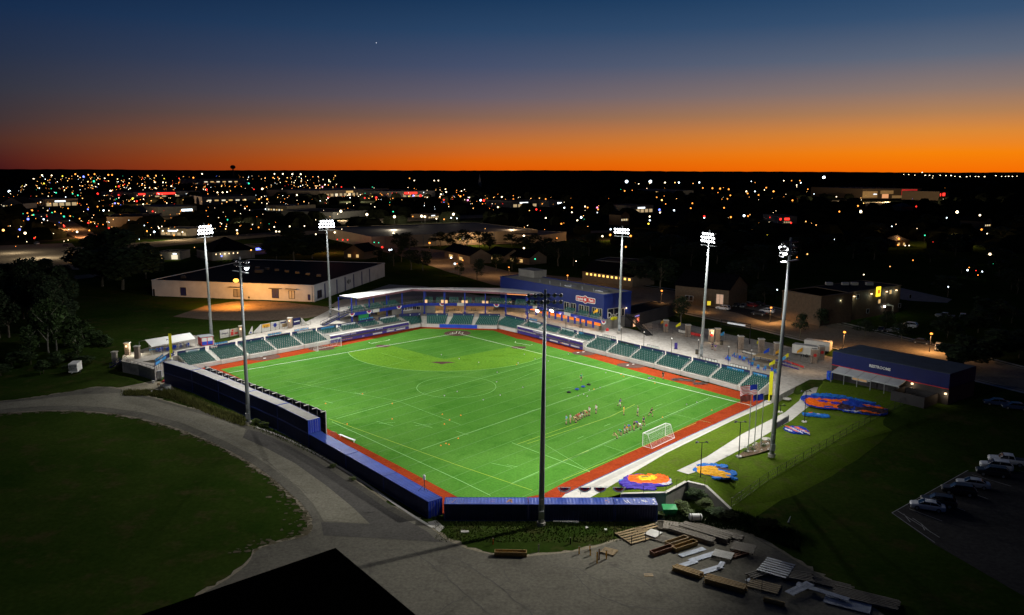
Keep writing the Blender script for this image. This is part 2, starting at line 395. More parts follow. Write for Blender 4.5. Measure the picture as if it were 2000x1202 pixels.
def wob(poly, amp, seg=.8):
    out = []
    for i in range(len(poly)):
        a = Vector(poly[i][:2]); b = Vector(poly[(i+1)%len(poly)][:2]); n = max(1, int((b-a).length/seg))
        if (b-a).length > 120: out.append(tuple(a)); continue
        for k in range(n):
            q = a.lerp(b, k/n); out.append((q.x+R_.gauss(0,amp), q.y+R_.gauss(0,amp)))
    return out
mb = MB(); mb.face(*[(x,y,.03) for x,y in wob(yard,.22)]); struct('shoulder', mb, gravel)
mb = MB(); mb.face(*[(x,y,.06) for x,y in wob([(p[0]*1.0,p[1]) for p in yard], .05, 1.5)]); yo = struct('road', mb, asph)
# the gravel shoulder shows past the asphalt: push it outward
me = bpy.data.objects['shoulder'].data
me.update()
for v, nrm in [(v, None) for v in me.vertices]: pass
bm = bmesh.new(); bm.from_mesh(me); bm.verts.ensure_lookup_table(); nv = len(bm.verts)
area = sum(bm.verts[i].co.x*bm.verts[(i+1)%nv].co.y-bm.verts[(i+1)%nv].co.x*bm.verts[i].co.y for i in range(nv)); sg = 1 if area > 0 else -1
off = []
for i in range(nv):
    d = bm.verts[(i+6)%nv].co-bm.verts[i-6].co; d.z = 0
    if d.length > 40 or d.length < .01: off.append(Vector((0,0,0))); continue
    d.normalize(); off.append(Vector((d.y,-d.x,0))*sg*.55)
for i in range(nv): bm.verts[i].co += off[i]
bm.to_mesh(me); bm.free()
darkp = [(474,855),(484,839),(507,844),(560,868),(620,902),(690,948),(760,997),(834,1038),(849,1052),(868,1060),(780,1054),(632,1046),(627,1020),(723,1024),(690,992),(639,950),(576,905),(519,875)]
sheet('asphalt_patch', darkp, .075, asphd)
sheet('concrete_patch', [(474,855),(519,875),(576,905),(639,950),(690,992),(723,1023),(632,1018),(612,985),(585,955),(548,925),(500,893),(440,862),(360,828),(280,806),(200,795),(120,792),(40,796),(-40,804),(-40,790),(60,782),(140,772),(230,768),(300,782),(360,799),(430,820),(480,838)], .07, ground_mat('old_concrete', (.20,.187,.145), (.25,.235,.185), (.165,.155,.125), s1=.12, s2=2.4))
mb = MB()
def crack(pl, w=.10): 
    q = [tuple(P(a,b,.082)) for a,b in pl]; r = []
    for i in range(len(q)-1):
        for k in range(6):
            t = k/6; r.append((q[i][0]*(1-t)+q[i+1][0]*t+R_.gauss(0,.10), q[i][1]*(1-t)+q[i+1][1]*t+R_.gauss(0,.10), .082))
    r.append(q[-1]); mb.strip(r, w)
crack([(806,1075),(868,1122),(918,1168),(960,1202)]); crack([(880,1085),(920,1107),(980,1150),(1040,1202)]); crack([(868,1122),(900,1108),(920,1107)],.12); crack([(910,1165),(880,1180),(850,1202)],.12)
crack([(975,1145),(995,1135),(985,1115)],.1); crack([(1120,1120),(1160,1160),(1230,1185),(1300,1190)],.1); crack([(700,1075),(806,1075)],.08); crack([(980,1150),(1010,1157),(1035,1150)],.1); crack([(1190,1100),(1250,1130),(1330,1180)],.08)
crack([(1080,1105),(1130,1112),(1180,1140)],.08); crack([(350,812),(430,848),(520,900),(600,965)],.07)
struct('cracks', mb, mat('crack_fill', (.075,.07,.06), var=.3))
sheet('gravel_path', [(180,762),(235,757),(300,744),(330,748),(345,765),(330,775),(300,772),(262,772),(300,785),(240,775),(190,768)], .045, gravel)
mb = MB(); mb.face(*[P(a,b,.09) for a,b in ((835,1020),(852,1016),(868,1030),(858,1040))]); struct('concrete_apron', mb, M['concrete'])
mb = MB(); q = px([(500,835),(560,858),(640,900),(720,950),(800,1005),(846,1032)], 0, .11); mb.strip(catmull([tuple(p) for p in q],4), .45); struct('kerb', mb, M['concrete_light'])
# ------------------------------------------------ playing field
turf = ground_mat('turf', (.055,.172,.022), (.086,.218,.034), (.043,.148,.017), s1=.035, s2=2.5)
lime = ground_mat('turf_lime', (.100,.232,.021), (.118,.258,.026), (.078,.20,.024), s1=.12, s2=1.8)
trk = ground_mat('track_red', (.25,.037,.012), (.30,.046,.015), (.20,.030,.010), s1=.1, s2=2.0)
dirt = ground_mat('dirt_brown', (.085,.050,.040), (.115,.068,.055), s1=.4, s2=3)
H0 = P(893.7,651); B2 = P(863.8,709.5); ax = (B2-H0).normalized(); bx = Vector((-ax.y, ax.x, 0))
def F(a, b, z=.0): p = H0+ax*a+bx*b; return Vector((p.x,p.y,z))
mb = MB(); mb.prism([(p.x,p.y) for p in px([(405,712),(434,711),(819,638.6),(979,643),(1490,777)],0)]+[(54.5,164.5),(8,109.2),(-9.5,109.2),(-35.5,139.5),(-79.5,185.5)], -.2, .0); struct('warning_track', mb, trk)
turfp = [(431,722),(575,695),(666,676),(748,658),(820,643),(829.6,642),(964,646),(1010,662),(1030,665),(1132,693.6),(1270,733),(1450,782),(1325,840),(1100,944),(1062,965),(960,985),(893,971),(800,921),(640,838),(520,763)]
sheet('turf_field', turfp, 0, turf, .012)
tpw = [tuple(p)[:2] for p in px(turfp, 0)]; d1 = (P(1450,782)-P(1100,944)).normalized(); n1 = Vector((-d1.y,d1.x,0)); mb = MB()
for k in range(-1,34):
    o = P(1100,944)+n1*(k*4.57+1.2); run = []
    for s in range(-60,180):
        p = o+d1*s
        if inside((p.x,p.y), tpw): run.append((p.x,p.y,.018))
        elif len(run) > 3: mb.strip([run[0],run[-1]], .16); run = []
        else: run = []
struct('turf_seams', mb, mat('turf_seam', (.070,.195,.029), var=.3, sc=.3))
# lime infield: fan minus the inner square
mb = MB(); arc = []
c0 = F(18.44,0)
def inside_fan(p): 
    d = p-H0; return abs(d.dot(bx)) <= d.dot(ax)+.01
for i in range(73):
    a = math.radians(-150+300*i/72); p = c0+ax*28.9*math.cos(a)+bx*28.9*math.sin(a)
    if inside_fan(p): arc.append(p)
s2 = 27.43/math.sqrt(2)
poly = [F(s2+1.5, s2+1.5)*1 if 0 else None]
ina = [F(s2*2-3.2,0,.02)]
L1 = F(s2,-s2); L2 = F(s2,s2)
# arc goes from -b side to +b side; inner edge follows the bases
inner = [F(s2-1.5, s2-1.5+0), F(2*s2-4.2, 0), F(s2-1.5, -(s2-1.5))]
pp = [Vector((p.x,p.y,.02)) for p in arc]+[Vector((p.x,p.y,.02)) for p in inner]
mb.face(*pp); struct('infield_turf', mb, lime)
mb = MB()
def disc(m_, c, r, z, n=40):
    m_.face(*[(c.x+r*math.cos(2*PI*k/n), c.y+r*math.sin(2*PI*k/n), z) for k in range(n)])
disc(mb, H0+ax*.3, 4.1, .028); struct('home_plate_circle', mb, dirt)
for nm, (a, b) in (('base_patch',(2*s2,0)),('base_patch',(s2,s2)),('base_patch',(s2,-s2))):
    mb = MB(); c = F(a,b)
    w = 3.4 if b == 0 else 2.3
    if b == 0: q = [(-.9,-w),(.6,-w*.25),(1.5,0),(.6,w*.25),(-.9,w),(-1.5,w*.5),(-1.6,0),(-1.5,-w*.5)]
    else: q = [(-1.5,-1.7),(0,-2.2),(1.5,-1.3),(1.7,1.1),(0,2.2),(-1.4,1.7)]
    mb.face(*[(c.x+ax.x*u+bx.x*v, c.y+ax.y*u+bx.y*v, .03) for u,v in q]); struct(nm, mb, dirt)
for x, y, w in ((511.5+0,698,34),(1140,690.5,22),(1233,714,26),(700-72,681,26)):
    mb = MB(); c = P(x,y); mb.face(*[(c.x+w/7*math.cos(2*PI*k/24)*(1.0), c.y+w/9*math.sin(2*PI*k/24), .028) for k in range(24)]); struct('bullpen_mound', mb, dirt)
mb = MB()
for x, y in ((510,697),(517,700),(1129,689),(1140,687.5),(1226,713.5),(1237,711.5)):
    c = P(x,y,.04); mb.box(c.x,c.y,.034,.75,.35,.02,.7)
struct('pitching_plates', mb, M['white'])
mb = MB()
for a, b, r in ((9,3,2.0),(30,14,2.5),(27,18,1.6),(33,-8,2.2),(24,20,1.8),(35,6,1.6),(5,-6,1.4),(31,-15,2)): 
    c = F(a,b); mb.face(*[(c.x+r*R_.uniform(.8,1.1)*math.cos(2*PI*k/14), c.y+r*.6*R_.uniform(.7,1.1)*math.sin(2*PI*k/14), .024) for k in range(14)])
struct('worn_patch', mb, ground_mat('turf_worn', (.085,.20,.018), (.105,.235,.018), s1=.3, s2=2))
# markings
white_l = mat('line_white', (.62,.68,.55), var=.1, sc=1); pale_l = mat('line_pale', (.20,.44,.13), var=.2, sc=.6); yel_l = mat('line_yellow', (.33,.46,.03), var=.15, sc=.6)
def line(name, segs, w, m, z=.034):
    mb = MB()
    for s in segs: mb.strip([P(a,b,z) for a,b in s], w)
    return struct(name, mb, m)
line('foul_line', [[(889,652),(447,728.5)],[(899,652.5),(1470,793)]], .20, white_l, .036)
line('field_line', [[(822,878),(1240,734)],[(998,945),(1385,777)],[(648,824),(900,939.5),(958,968)],[(657,818),(1060,706)],[(1152,922),(1000,865)]], .13, pale_l)
line('field_line', [[(560,764),(800,704)],[(560,745),(777,783.5),(900,830)],[(1062,867),(1152,921)],[(1180,870),(1222,884)],[(1060,720),(1000,745)],[(745,690),(800,705)],[(1300,805),(1388,826)]], .07, pale_l)
line('field_line_yellow', [[(642,818),(900,911),(1040,958)],[(1100,937),(1255,872),(1360,826)],[(1030,867),(1190,815),(1240,790)],[(1010,868),(1130,826)],[(1100,900),(1150,880)]], .10, yel_l)
line('pitch_tick', [[(960,905),(1000,913)],[(990,908),(1010,912)],[(740,828),(772,825)],[(735,823),(768,832)],[(810,832),(842,828)],[(808,825),(845,836)],[(600,748),(622,744)],[(1180,833),(1192,828)],[(1128,857),(1140,852)],[(1280,794),(1294,789)],[(890,842),(915,850)],[(632,783),(650,788)],[(690,770),(715,766)],[(692,766),(712,772)],[(1030,805),(1044,801)],[(1095,760),(1120,756)]], .10, pale_l)
def ringline(name, c, r, w, m, a0=0, a1=2*PI, z=.034, n=60):
    mb = MB(); mb.strip([(c.x+r*math.cos(a0+(a1-a0)*k/n), c.y+r*math.sin(a0+(a1-a0)*k/n), z) for k in range(n+1)], w); return struct(name, mb, m)
ringline('centre_circle', (P(814,756)+P(969,756))/2, 9.15, .10, pale_l)
mb = MB(); mb.strip([Vector((p.x,p.y,.034)) for p in arc], .14); struct('infield_arc', mb, pale_l)
line('coach_box', [[(720,669),(725,671.5),(762,664),(759,663)],[(1007,667),(1006,669.5),(1036,675),(1040,673)]], .18, white_l)
line('coach_box_faint', [[(722,671),(760,665)]], .1, pale_l)
mb = MB()
for s in (-1, 1):
    for a0, b0, a1, b1 in ((-.9,.4,.9,.4),(-.9,1.6,.9,1.6),(-.9,.4,-.9,1.6),(.9,.4,.9,1.6)): mb.strip([F(a0,s*b0,.045),F(a1,s*b1,.045)], .16)
mb.strip([F(-1.1,-.5,.045),F(-2.6,-.5,.045),F(-2.6,.5,.045),F(-1.1,.5,.045)], .16)
mb.strip([F(0,-1.8,.045),F(.9,-2.4,.045)], .16)
struct('batters_box', mb, white_l)
# ------------------------------------------------ raised strip, lawn, walk on the near right
lawn = ground_mat('lawn', (.075,.125,.012), (.095,.15,.016), (.10,.115,.03), s1=.09, s2=2.4)
inn = [(1496,782,1.0),(1470,795,1.0),(1350,850,1.0),(1104,965,1.0)]; out = [(1505,789,1.0),(1430,822,1.0),(1300,886,1.0),(1178,958,1.0)]
mb = MB(); pi_ = [P(*k) for k in inn]; po = [P(*k) for k in out]
for i in range(3): mb.hexa([(pi_[i].x,pi_[i].y,-.2),(pi_[i+1].x,pi_[i+1].y,-.2),(po[i+1].x,po[i+1].y,-.2),(po[i].x,po[i].y,-.2)], [pi_[i],pi_[i+1],po[i+1],po[i]])
e0 = pi_[3]; e1 = po[3]; d = (pi_[3]-pi_[2]).normalized()
mb.hexa([(e0.x,e0.y,-.2),(e0.x-2.2,109.9,-.2),(e1.x-5,109.9,-.2),(e1.x,e1.y,-.2)], [e0,(e0.x-2.2,109.9,1.0),(e1.x-5,109.9,1.0),e1])
struct('concrete_strip', mb, M['concrete_light'])
mb = MB(); mb.strip([tuple((a*.62+b*.38)+Vector((0,0,.01))) for a,b in zip(pi_,po)], 1.1); struct('concrete_gutter', mb, M['concrete'])
mb = MB(); mb.strip([tuple(a+Vector((0,0,.01))) for a in pi_], .25); struct('wall_cap', mb, M['navy'])
# lawn as a faceted slope
g = {}
def V3(x,y,z): p = P(x,y,z); return tuple(p)
lw = MB()
A = [tuple(p) for p in po]+[(e1.x-5,109.9,1.0)]
walk_in = [V3(1582,748,2.0),V3(1560,784,2.0),V3(1533,806,2.0),V3(1450,848,2.0),V3(1380,893,2.1),V3(1322,920,2.2)]
c1 = V3(1225,962,2.6); c2 = V3(1300,962,2.6); c3 = V3(1342,941,2.6); c4 = V3(1376,949,2.2); c5 = V3(1428,994,.3)
foot = [c5, V3(1500,938,1.2), V3(1600,880,1.8), V3(1700,822,2.2), V3(1790,777,2.9)]
tri = [(A[0],walk_in[0],walk_in[1]),(A[0],walk_in[1],walk_in[2]),(A[0],walk_in[2],A[1]),(A[1],walk_in[2],walk_in[3]),(A[1],walk_in[3],A[2]),(A[2],walk_in[3],walk_in[4]),(A[2],walk_in[4],walk_in[5]),(A[2],walk_in[5],A[3]),
       (A[3],walk_in[5],c1),(A[3],c1,A[4]),(walk_in[5],c2,c1),(walk_in[5],c3,c2)]
for t_ in tri: lw.face(*t_)
walk_out = [V3(1604,742,2.0),V3(1585,790,2.0),V3(1545,822,2.0),V3(1515,838,2.05),V3(1450,877,2.1),V3(1370,918,2.2),V3(1345,927,2.2)]
R1 = [V3(1604,742,2.0), V3(1610,745,3.0), V3(1700,760,3.0), V3(1790,777,2.9)]
for t_ in ((walk_out[1],walk_out[0],R1[1]),(walk_out[1],R1[1],R1[2]),(walk_out[1],R1[2],foot[3]),(R1[2],foot[4],foot[3]),(walk_out[1],foot[3],foot[2]),(walk_out[1],foot[2],walk_out[2]),(walk_out[2],foot[2],walk_out[3]),
           (walk_out[3],foot[2],foot[1]),(walk_out[3],foot[1],walk_out[4]),(walk_out[4],foot[1],c5),(walk_out[4],c5,c4),(walk_out[4],c4,walk_out[5]),(walk_out[5],c4,c3),(walk_out[5],c3,walk_out[6]),(walk_in[5],walk_out[6],c3)): lw.face(*t_)
# skirt down to the low ground outside the fence
sk = [V3(1428,994,-.1), None]
prev = None
for i, f_ in enumerate(foot):
    q = (f_[0]+3.5, f_[1]-3.5, terrain(f_[0]+3.5, f_[1]-3.5)-.1)
    if prev: lw.face(prev[0], f_, q, prev[1])
    prev = (f_, q)
struct('lawn', lw, lawn)
mb = MB()
for i in range(5): mb.face(*[tuple(Vector(k)+Vector((0,0,.03))) for k in (walk_in[i],walk_in[i+1],walk_out[i+1],walk_out[i])])
mb.face(*[tuple(Vector(k)+Vector((0,0,.03))) for k in (walk_in[5],walk_out[6],walk_out[5])])
struct('footpath', mb, M['concrete_light'])
# ------------------------------------------------ right low lot, roads behind, dirt patch, far lots
lot = ground_mat('lot_asphalt', (.05,.048,.046), (.065,.062,.06), s1=.1, s2=1.6)
def tsheet(name, lst, m, dz=.06):
    mb = MB(); mb.face(*[PT(a,b)+Vector((0,0,dz)) for a,b in lst]); return struct(name, mb, m)
mb = MB(); mb.face(*[P(a,b,.05) for a,b in ((1742,1002),(1820,1060),(2060,1200),(2300,1150),(2100,870),(2000,868),(1960,880))]); struct('car_park', mb, lot)
mb = MB()
for s in ([(1742,1002),(1960,880)],[(1742,1002),(1826,1060)],[(1753,998),(1835,1050)],[(1782,1012),(1800,1024),(1806,1036)],[(1765,1004),(1778,1020)],[(1800,1024),(1818,1040)],[(1776,994),(1840,1018)],[(1818,972),(1885,998)],[(1858,950),(1930,975)],[(1898,927),(1975,950)],[(1940,904),(2010,925)]):
    mb.strip([P(a,b,.07) for a,b in s], .12)
struct('parking_lines', mb, mat('line_grey', (.32,.32,.32), var=.2))
roadm = ground_mat('street', (.24,.20,.15), (.28,.235,.18), (.19,.16,.12), s1=.05, s2=1.5)
sheet('street', [(1140,585),(1240,598),(1340,612),(1470,640),(1600,672),(1760,710),(1900,742),(2100,790),(2100,745),(1930,702),(1780,665),(1640,632),(1500,600),(1380,577),(1260,560),(1150,545)], ZG, roadm, .05)
sheet('street', [(800,505),(870,530),(960,556),(1140,585),(1150,545),(1000,532),(920,512),(880,492),(760,475),(700,480)], ZG, roadm, .054)
mb = MB()
for q in ([(1240,596),(1340,610),(1470,638),(1600,670),(1760,708),(1900,740),(2100,788)],[(1150,548),(1260,562),(1380,579),(1500,602),(1640,634),(1780,667),(1930,704),(2100,747)]):
    w = px(q, ZG, .12); mb.strip([tuple(p) for p in w], .35)
    w = px([(a, b+(4 if q[0][1] > 570 else -4)) for a,b in q], ZG, .1); mb.strip([tuple(p) for p in w], 1.3)
struct('pavement', mb, M['concrete'])
sheet('dirt_lot', [(338,619),(400,598),(452,590),(500,588),(560,591),(640,600),(650,612),(600,622),(520,627),(420,626)], ZG, ground_mat('packed_dirt', (.16,.115,.085), (.20,.15,.11), (.12,.09,.07), s1=.08, s2=1.4), .04)
sheet('forecourt', [(640,600),(660,588),(760,556),(830,560),(980,585),(980,600),(700,600)], ZG, M['concrete_dark'], .035)
sheet('grass_verge', [(1030,560),(1140,588),(1240,602),(1240,625),(1120,600)], ZG, lawn, .04)
sheet('lot_far', [(0,480),(140,475),(160,500),(190,520),(160,528),(0,520),(-80,515),(-80,485)], ZG, roadm, .04)
sheet('hotel_lot', [(1380,588),(1480,608),(1530,625),(1500,632),(1440,612),(1370,598)], ZG, lot, .07)
sheet('drive', [(1755,562),(1860,585),(1850,592),(1780,588),(1758,585)], ZG, M['concrete_dark'], .05)

soil = ground_mat('bare_soil', (.10,.085,.055), (.15,.13,.09), (.06,.06,.03), s1=.4, s2=3)
mb = MB(); eg = low[3:]
for k in range(620):
    i = R_.randrange(len(eg)-1); u = R_.random(); x = eg[i][0]+(eg[i+1][0]-eg[i][0])*u; y = eg[i][1]+(eg[i+1][1]-eg[i][1])*u; c = P(x-R_.random()**3*(60 if i < 5 else 14), y+R_.uniform(-2,5), 0); r = .05+.38*R_.random()**2; n_ = 8
    mb.face(*[(c.x+r*R_.uniform(.5,1.3)*math.cos(2*PI*q/n_)*1.5, c.y+r*R_.uniform(.5,1.3)*math.sin(2*PI*q/n_), .034+k*.00004) for q in range(n_)])
struct('bare_soil', mb, soil)
# ================================================================== shipping containers
def corr(mb, x0, x1, y, z0, z1, dep, pitch=.36, flip=1):
    """trapezoid corrugated wall in the xz plane"""
    xs = []; n = max(2, int((x1-x0)/pitch)); w = (x1-x0)/n
    for i in range(n):
        a = x0+i*w
        xs += [(a,0),(a+w*.3,0),(a+w*.5,dep),(a+w*.8,dep)]
    xs.append((x1,0))
    vs = [(x,y+d*flip,z0) for x,d in xs]+[(x,y+d*flip,z1) for x,d in xs]; k = len(xs)
    mb.add(vs, [(i,i+1,i+1+k,i+k) for i in range(k-1)])
roof_w = mat('roof_pale_paint', (.25,.24,.215), rough=.65, var=.16, sc=.5)
roof_b = mat('roof_blue_paint', (.028,.06,.30), rough=.5, var=.25, sc=.5)
side_b = mat('side_navy_paint', (.012,.022,.10), rough=.5, var=.3, sc=.5)
rust = mat('rust_patch', (.40,.20,.09), rough=.8, var=.4, sc=3)
paintchip = mat('bare_patch', (.62,.62,.60), rough=.6, var=.25, sc=4)
def container(p0, p1, z, roofm, label, group, w=2.44, h=2.59, marks=None):
    """near edge p0->p1; the box lies behind that edge"""
    p0 = Vector((p0[0],p0[1],0)); p1 = Vector((p1[0],p1[1],0)); l = (p1-p0).length; a = math.atan2(p1.y-p0.y, p1.x-p0.x)
    t = thing('shipping_container', label, 'container', (p0.x,p0.y,z), group, a)
    def bl(mb, nm, m, par=t):
        me = bpy.data.meshes.new(nm); me.from_pydata(mb.v, [], mb.f)
        me.materials.append(m); ob = bpy.data.objects.new(nm, me); C.objects.link(ob); ob.parent = par; return ob
    mb = MB(); corr(mb, .12, l-.12, .02, .15, h-.1, .05); corr(mb, .12, l-.12, w-.02, .15, h-.1, -.05); bl(mb, 'side_panel', side_b)
    mb = MB(); n = int(l/.5); st = (l-.2)/n; vs = []
    for i in range(n):
        a0 = .1+i*st
        vs += [(a0,h-.03),(a0+st*.35,h-.03),(a0+st*.5,h),(a0+st*.85,h)]
    vs.append((l-.1,h-.03)); k = len(vs)
    mb.add([(x,.06,q) for x,q in vs]+[(x,w-.06,q) for x,q in vs], [(i,i+1,i+1+k,i+k) for i in range(k-1)]); r = bl(mb, 'roof', roofm)
    mb = MB()
    for x in (.08, l-.08):
        for y in (.08, w-.08): mb.box(x, y, 0, .16, .16, h+.01)
        mb.box(x, w/2, h-.12, .14, w-.32, .13); mb.box(x, w/2, .02, .14, w-.32, .14)
    for y in (.05, w-.05): mb.box(l/2, y, h-.11, l-.33, .09, .12); mb.box(l/2, y, .02, l-.33, .09, .14)
    bl(mb, 'frame', mat('frame_blue', (.02,.045,.26), rough=.5, var=.2))
    mb = MB()
    for s in (0, 1): mb.box(l-.05, .16+(w-.32)*(s*.5+.25), .16, .05, (w-.36)/2, h-.3)
    d = bl(mb, 'door', M['blue'])
    mb = MB()
    for y in (.55,.95,1.5,1.9): mb.tube([(l+.02,y,.15),(l+.02,y,h-.15)], .025, 6)
    bl(mb, 'lock_bar', M['galv'], d)
    mb = MB(); mb.box(.04, w/2, .16, .05, w-.34, h-.3); bl(mb, 'end_panel', M['blue'])
    if marks:
        for nm, lst, m in marks:
            mb = MB()
            for x, y, sx, sy, ro in lst:
                c_, s_ = math.cos(ro), math.sin(ro)
                n_ = 9; pts = []
                for q in range(n_):
                    an = 2*PI*q/n_; rr_ = R_.uniform(.7,1.15); u_, v_ = sx/2*math.cos(an)*rr_, sy/2*math.sin(an)*rr_
                    pts.append((x+u_*c_-v_*s_, y+u_*s_+v_*c_, h+.006))
                mb.face(*pts)
            bl(mb, nm, m, r)
    return t
up = [P(a,b,5.2) for a,b in ((318,707),(370.5,722.5),(444,751),(480,767),(543,792.5),(601.5,821.6))]
dist = [0]
for i in range(5): dist.append(dist[-1]+(up[i+1]-up[i]).length)
def along(poly, dd, s):
    for i in range(len(poly)-1):
        if s <= dd[i+1] or i == len(poly)-2: return poly[i].lerp(poly[i+1], (s-dd[i])/(dd[i+1]-dd[i]))
tot = dist[-1]; n = 5; names = ['at the yellow pole end','second from the yellow pole','in the middle','fourth from the yellow pole','at the end with bright blue doors']
for lev in (0, 1):
    for i in range(n):
        a = along(up, dist, tot*i/n+.05); b = along(up, dist, tot*(i+1)/n-.05)
        container(a, b, lev*2.6, roof_w, ('grey roofed container in the upper layer' if lev else 'dark navy container in the lower layer')+', '+names[i], 'double stacked containers along the outfield')
lo = [P(a,b,2.6) for a,b in ((603,848),(675,888),(748.5,930),(837,981))]
rr_marks = [('rust_patch', [(2,1,.5,.5,0),(9,1.4,.35,.6,.3)], rust)]
ll = ['joined to the double stack','in the middle of the single row, blue roof','ending in blue doors at the corner']
for i in range(3):
    a = lo[i]; b = lo[i+1]; d = (b-a).normalized()*.06
    container(a+d, b-d, 0, roof_b, 'blue container along the red track, '+ll[i], 'single row of blue containers')
fr = [-9.7, 2.4, 14.7, 20.9]; yy = 107.05
fm = [[('rust_patch', [(1.2,.8,.9,.10,1.2),(1.5,1.5,.8,.08,1.3),(6.9,1.5,1.0,.12,.2),(6.9,.9,.9,.1,.4),(9.4,1.3,.9,.7,.5),(9.6,1.2,.3,1.3,.2),(9.2,1.0,1.2,.22,.8)], rust)],
      [('rust_patch', [(11.2,1.4,.5,.3,.3),(11.5,.9,.3,.3,0)], rust)],
      [('bare_patch', [(1.7,1.0,.18,1.5,.35),(2.1,1.0,.15,1.5,.35),(3,1.6,.3,.3,0),(3.6,.8,.2,.2,0),(4.1,1.4,.14,.9,.4),(4.4,1.2,.14,1.2,.4),(4.7,1.2,.12,.9,.4),(5.8,1.7,.5,.35,.6),(5.6,.4,.6,.25,.8),(5.9,1.1,.15,.9,.3),(.5,1.6,.3,.2,0)], paintchip)]]
fl = ['star shaped rust mark on its roof','behind the black floodlight pole, plain blue roof','short one at the right end with white scrapes on its roof']
for i in range(3): container((fr[i]+.04,yy), (fr[i+1]-.04,yy), 0, roof_b, 'blue front row container, '+fl[i], 'front row of containers', marks=fm[i])
# camera mast on the corner container
cb = P(829,958,2.6); t = thing('camera_mast', 'short mast with a white camera housing on the corner container', 'mast', cb)
mb = MB(); mb.tube([cb, cb+Vector((0,0,1.9))], .05, 8); mb.tube([cb+Vector((-.9,-.3,0)), cb+Vector((0,0,.9))], .03, 6); mb.tube([cb+Vector((.6,-.6,0)), cb+Vector((0,0,.9))], .03, 6); mb.build('mast', M['dark_metal'], t)
mb = MB(); mb.box(cb.x, cb.y, 4.3, .34, .34, .5); mb.sphere((cb.x,cb.y,4.85), .2); mb.build('housing', M['white'], t)
# ------------------------------------------------ windscreen frames on the field side of the stack
sa = P(400,714.5,5.5); sb = P(637,804,5.5); n = 17; d = (sb-sa).normalized(); q = Vector((-d.y,d.x,0)); cc = [sa.lerp(sb, i/n) for i in range(n+1)]
cc = [c+q*(-1.6)*math.sin(PI*i/n)*.0 for i, c in enumerate(cc)]
for i in range(n):
    a, b = cc[i], cc[i+1]
    t = thing('windscreen_panel', 'black mesh windscreen panel with a white bracket, number %s along the container stack' % ['one','two','three','four','five','six','seven','eight','nine','ten','eleven','twelve','thirteen','fourteen','fifteen','sixteen','seventeen'][i], 'windscreen', (a.x,a.y,0), 'black windscreen panels')
    t['label'] = 'black windscreen panel behind the container stack, '+['first beside the left seats','second from the left seats','third from the left seats','fourth from the left seats','fifth from the left seats','sixth from the left seats','seventh from the left seats','eighth from the left seats','ninth, in the middle of the row','eighth from the blue end face','seventh from the blue end face','sixth from the blue end face','fifth from the blue end face','fourth from the blue end face','third from the blue end face','second from the blue end face','last, above the blue end face'][i]
    mb = MB(); mb.hexa([a+q*.02+Vector((0,0,-5.3)), b+q*.02+Vector((0,0,-5.3)), b-q*.03+Vector((0,0,-5.3)), a-q*.03+Vector((0,0,-5.3))], [a+q*.02, b+q*.02, b-q*.03, a-q*.03])
    mb.build('screen', M['black'], t)
    mb = MB()
    for k in range(5):
        zz = 5.45-k*1.2
        mb.beam((a.x-q.x*.12,a.y-q.y*.12,zz), (b.x-q.x*.12,b.y-q.y*.12,zz), .08)
    mb.beam(((a.x+b.x)/2-q.x*.12,(a.y+b.y)/2-q.y*.12,.2), ((a.x+b.x)/2-q.x*.12,(a.y+b.y)/2-q.y*.12,5.5), .07)
    mb.build('frame', M['dark_metal'], t)
    mb = MB(); mb.beam((b.x-q.x*.1,b.y-q.y*.1,1.0), (b.x-q.x*.1,b.y-q.y*.1,5.6), .13); mb.beam((b.x-q.x*.1,b.y-q.y*.1,5.6), (b.x-q.x*1.15,b.y-q.y*1.15,5.6), .13)
    mb.build('bracket', M['offwhite'], t)
# ================================================================== seating bowl
ZC = 2.8
seatM = M['seat_green']
LB0, LB1 = P(346.7,694.7,ZC), P(773,621,ZC); LF0, LF1 = P(434,711), P(819,638.6)
RB0, RB1 = P(987.5,620,ZC), P(1512.5,744,ZC); RF0, RF1 = P(979,643), P(1490,777)
RFL = [P(979,643),P(1025,653.7),P(1129.6,681.6),P(1218,704),P(1370,742.5),P(1430,759),P(1490,777),P(1510,783)]
def on_line(p, a, b): d = (b-a).normalized(); return a+d*((p-a).dot(d))
def xrayline(pxx, z, a, b):
    """point of line a-b (at height z) seen at image column pxx"""
    lo_, hi_ = -1., 2.
    def col(t):
        p = a.lerp(b, t); v = Vector((p.x,p.y,z-CAMH)); return IW/2+FPX*v.dot(_r)/v.dot(_f)
    s = 1 if col(hi_) > col(lo_) else -1
    for _ in range(50):
        m_ = (lo_+hi_)/2
        if (col(m_)-pxx)*s < 0: lo_ = m_
        else: hi_ = m_
    return a.lerp(b, lo_)
def frontpt(b, poly, nd):
    """walk from back point along nd (towards field) to the front polyline"""
    best = None
    for i in range(len(poly)-1):
        a, c = poly[i], poly[i+1]; e = c-a
        den = nd.x*e.y-nd.y*e.x
        if abs(den) < 1e-6: continue
        t = ((a.x-b.x)*e.y-(a.y-b.y)*e.x)/den; s = ((a.x-b.x)*nd.y-(a.y-b.y)*nd.x)/den
        if t > 0 and (-.02 <= s <= 1.02 or (i == 0 and s < 0) or (i == len(poly)-2 and s > 1)) and (best is None or t < best[0]): best = (t, Vector((b.x+nd.x*t, b.y+nd.y*t, 0)))
    return best[1]
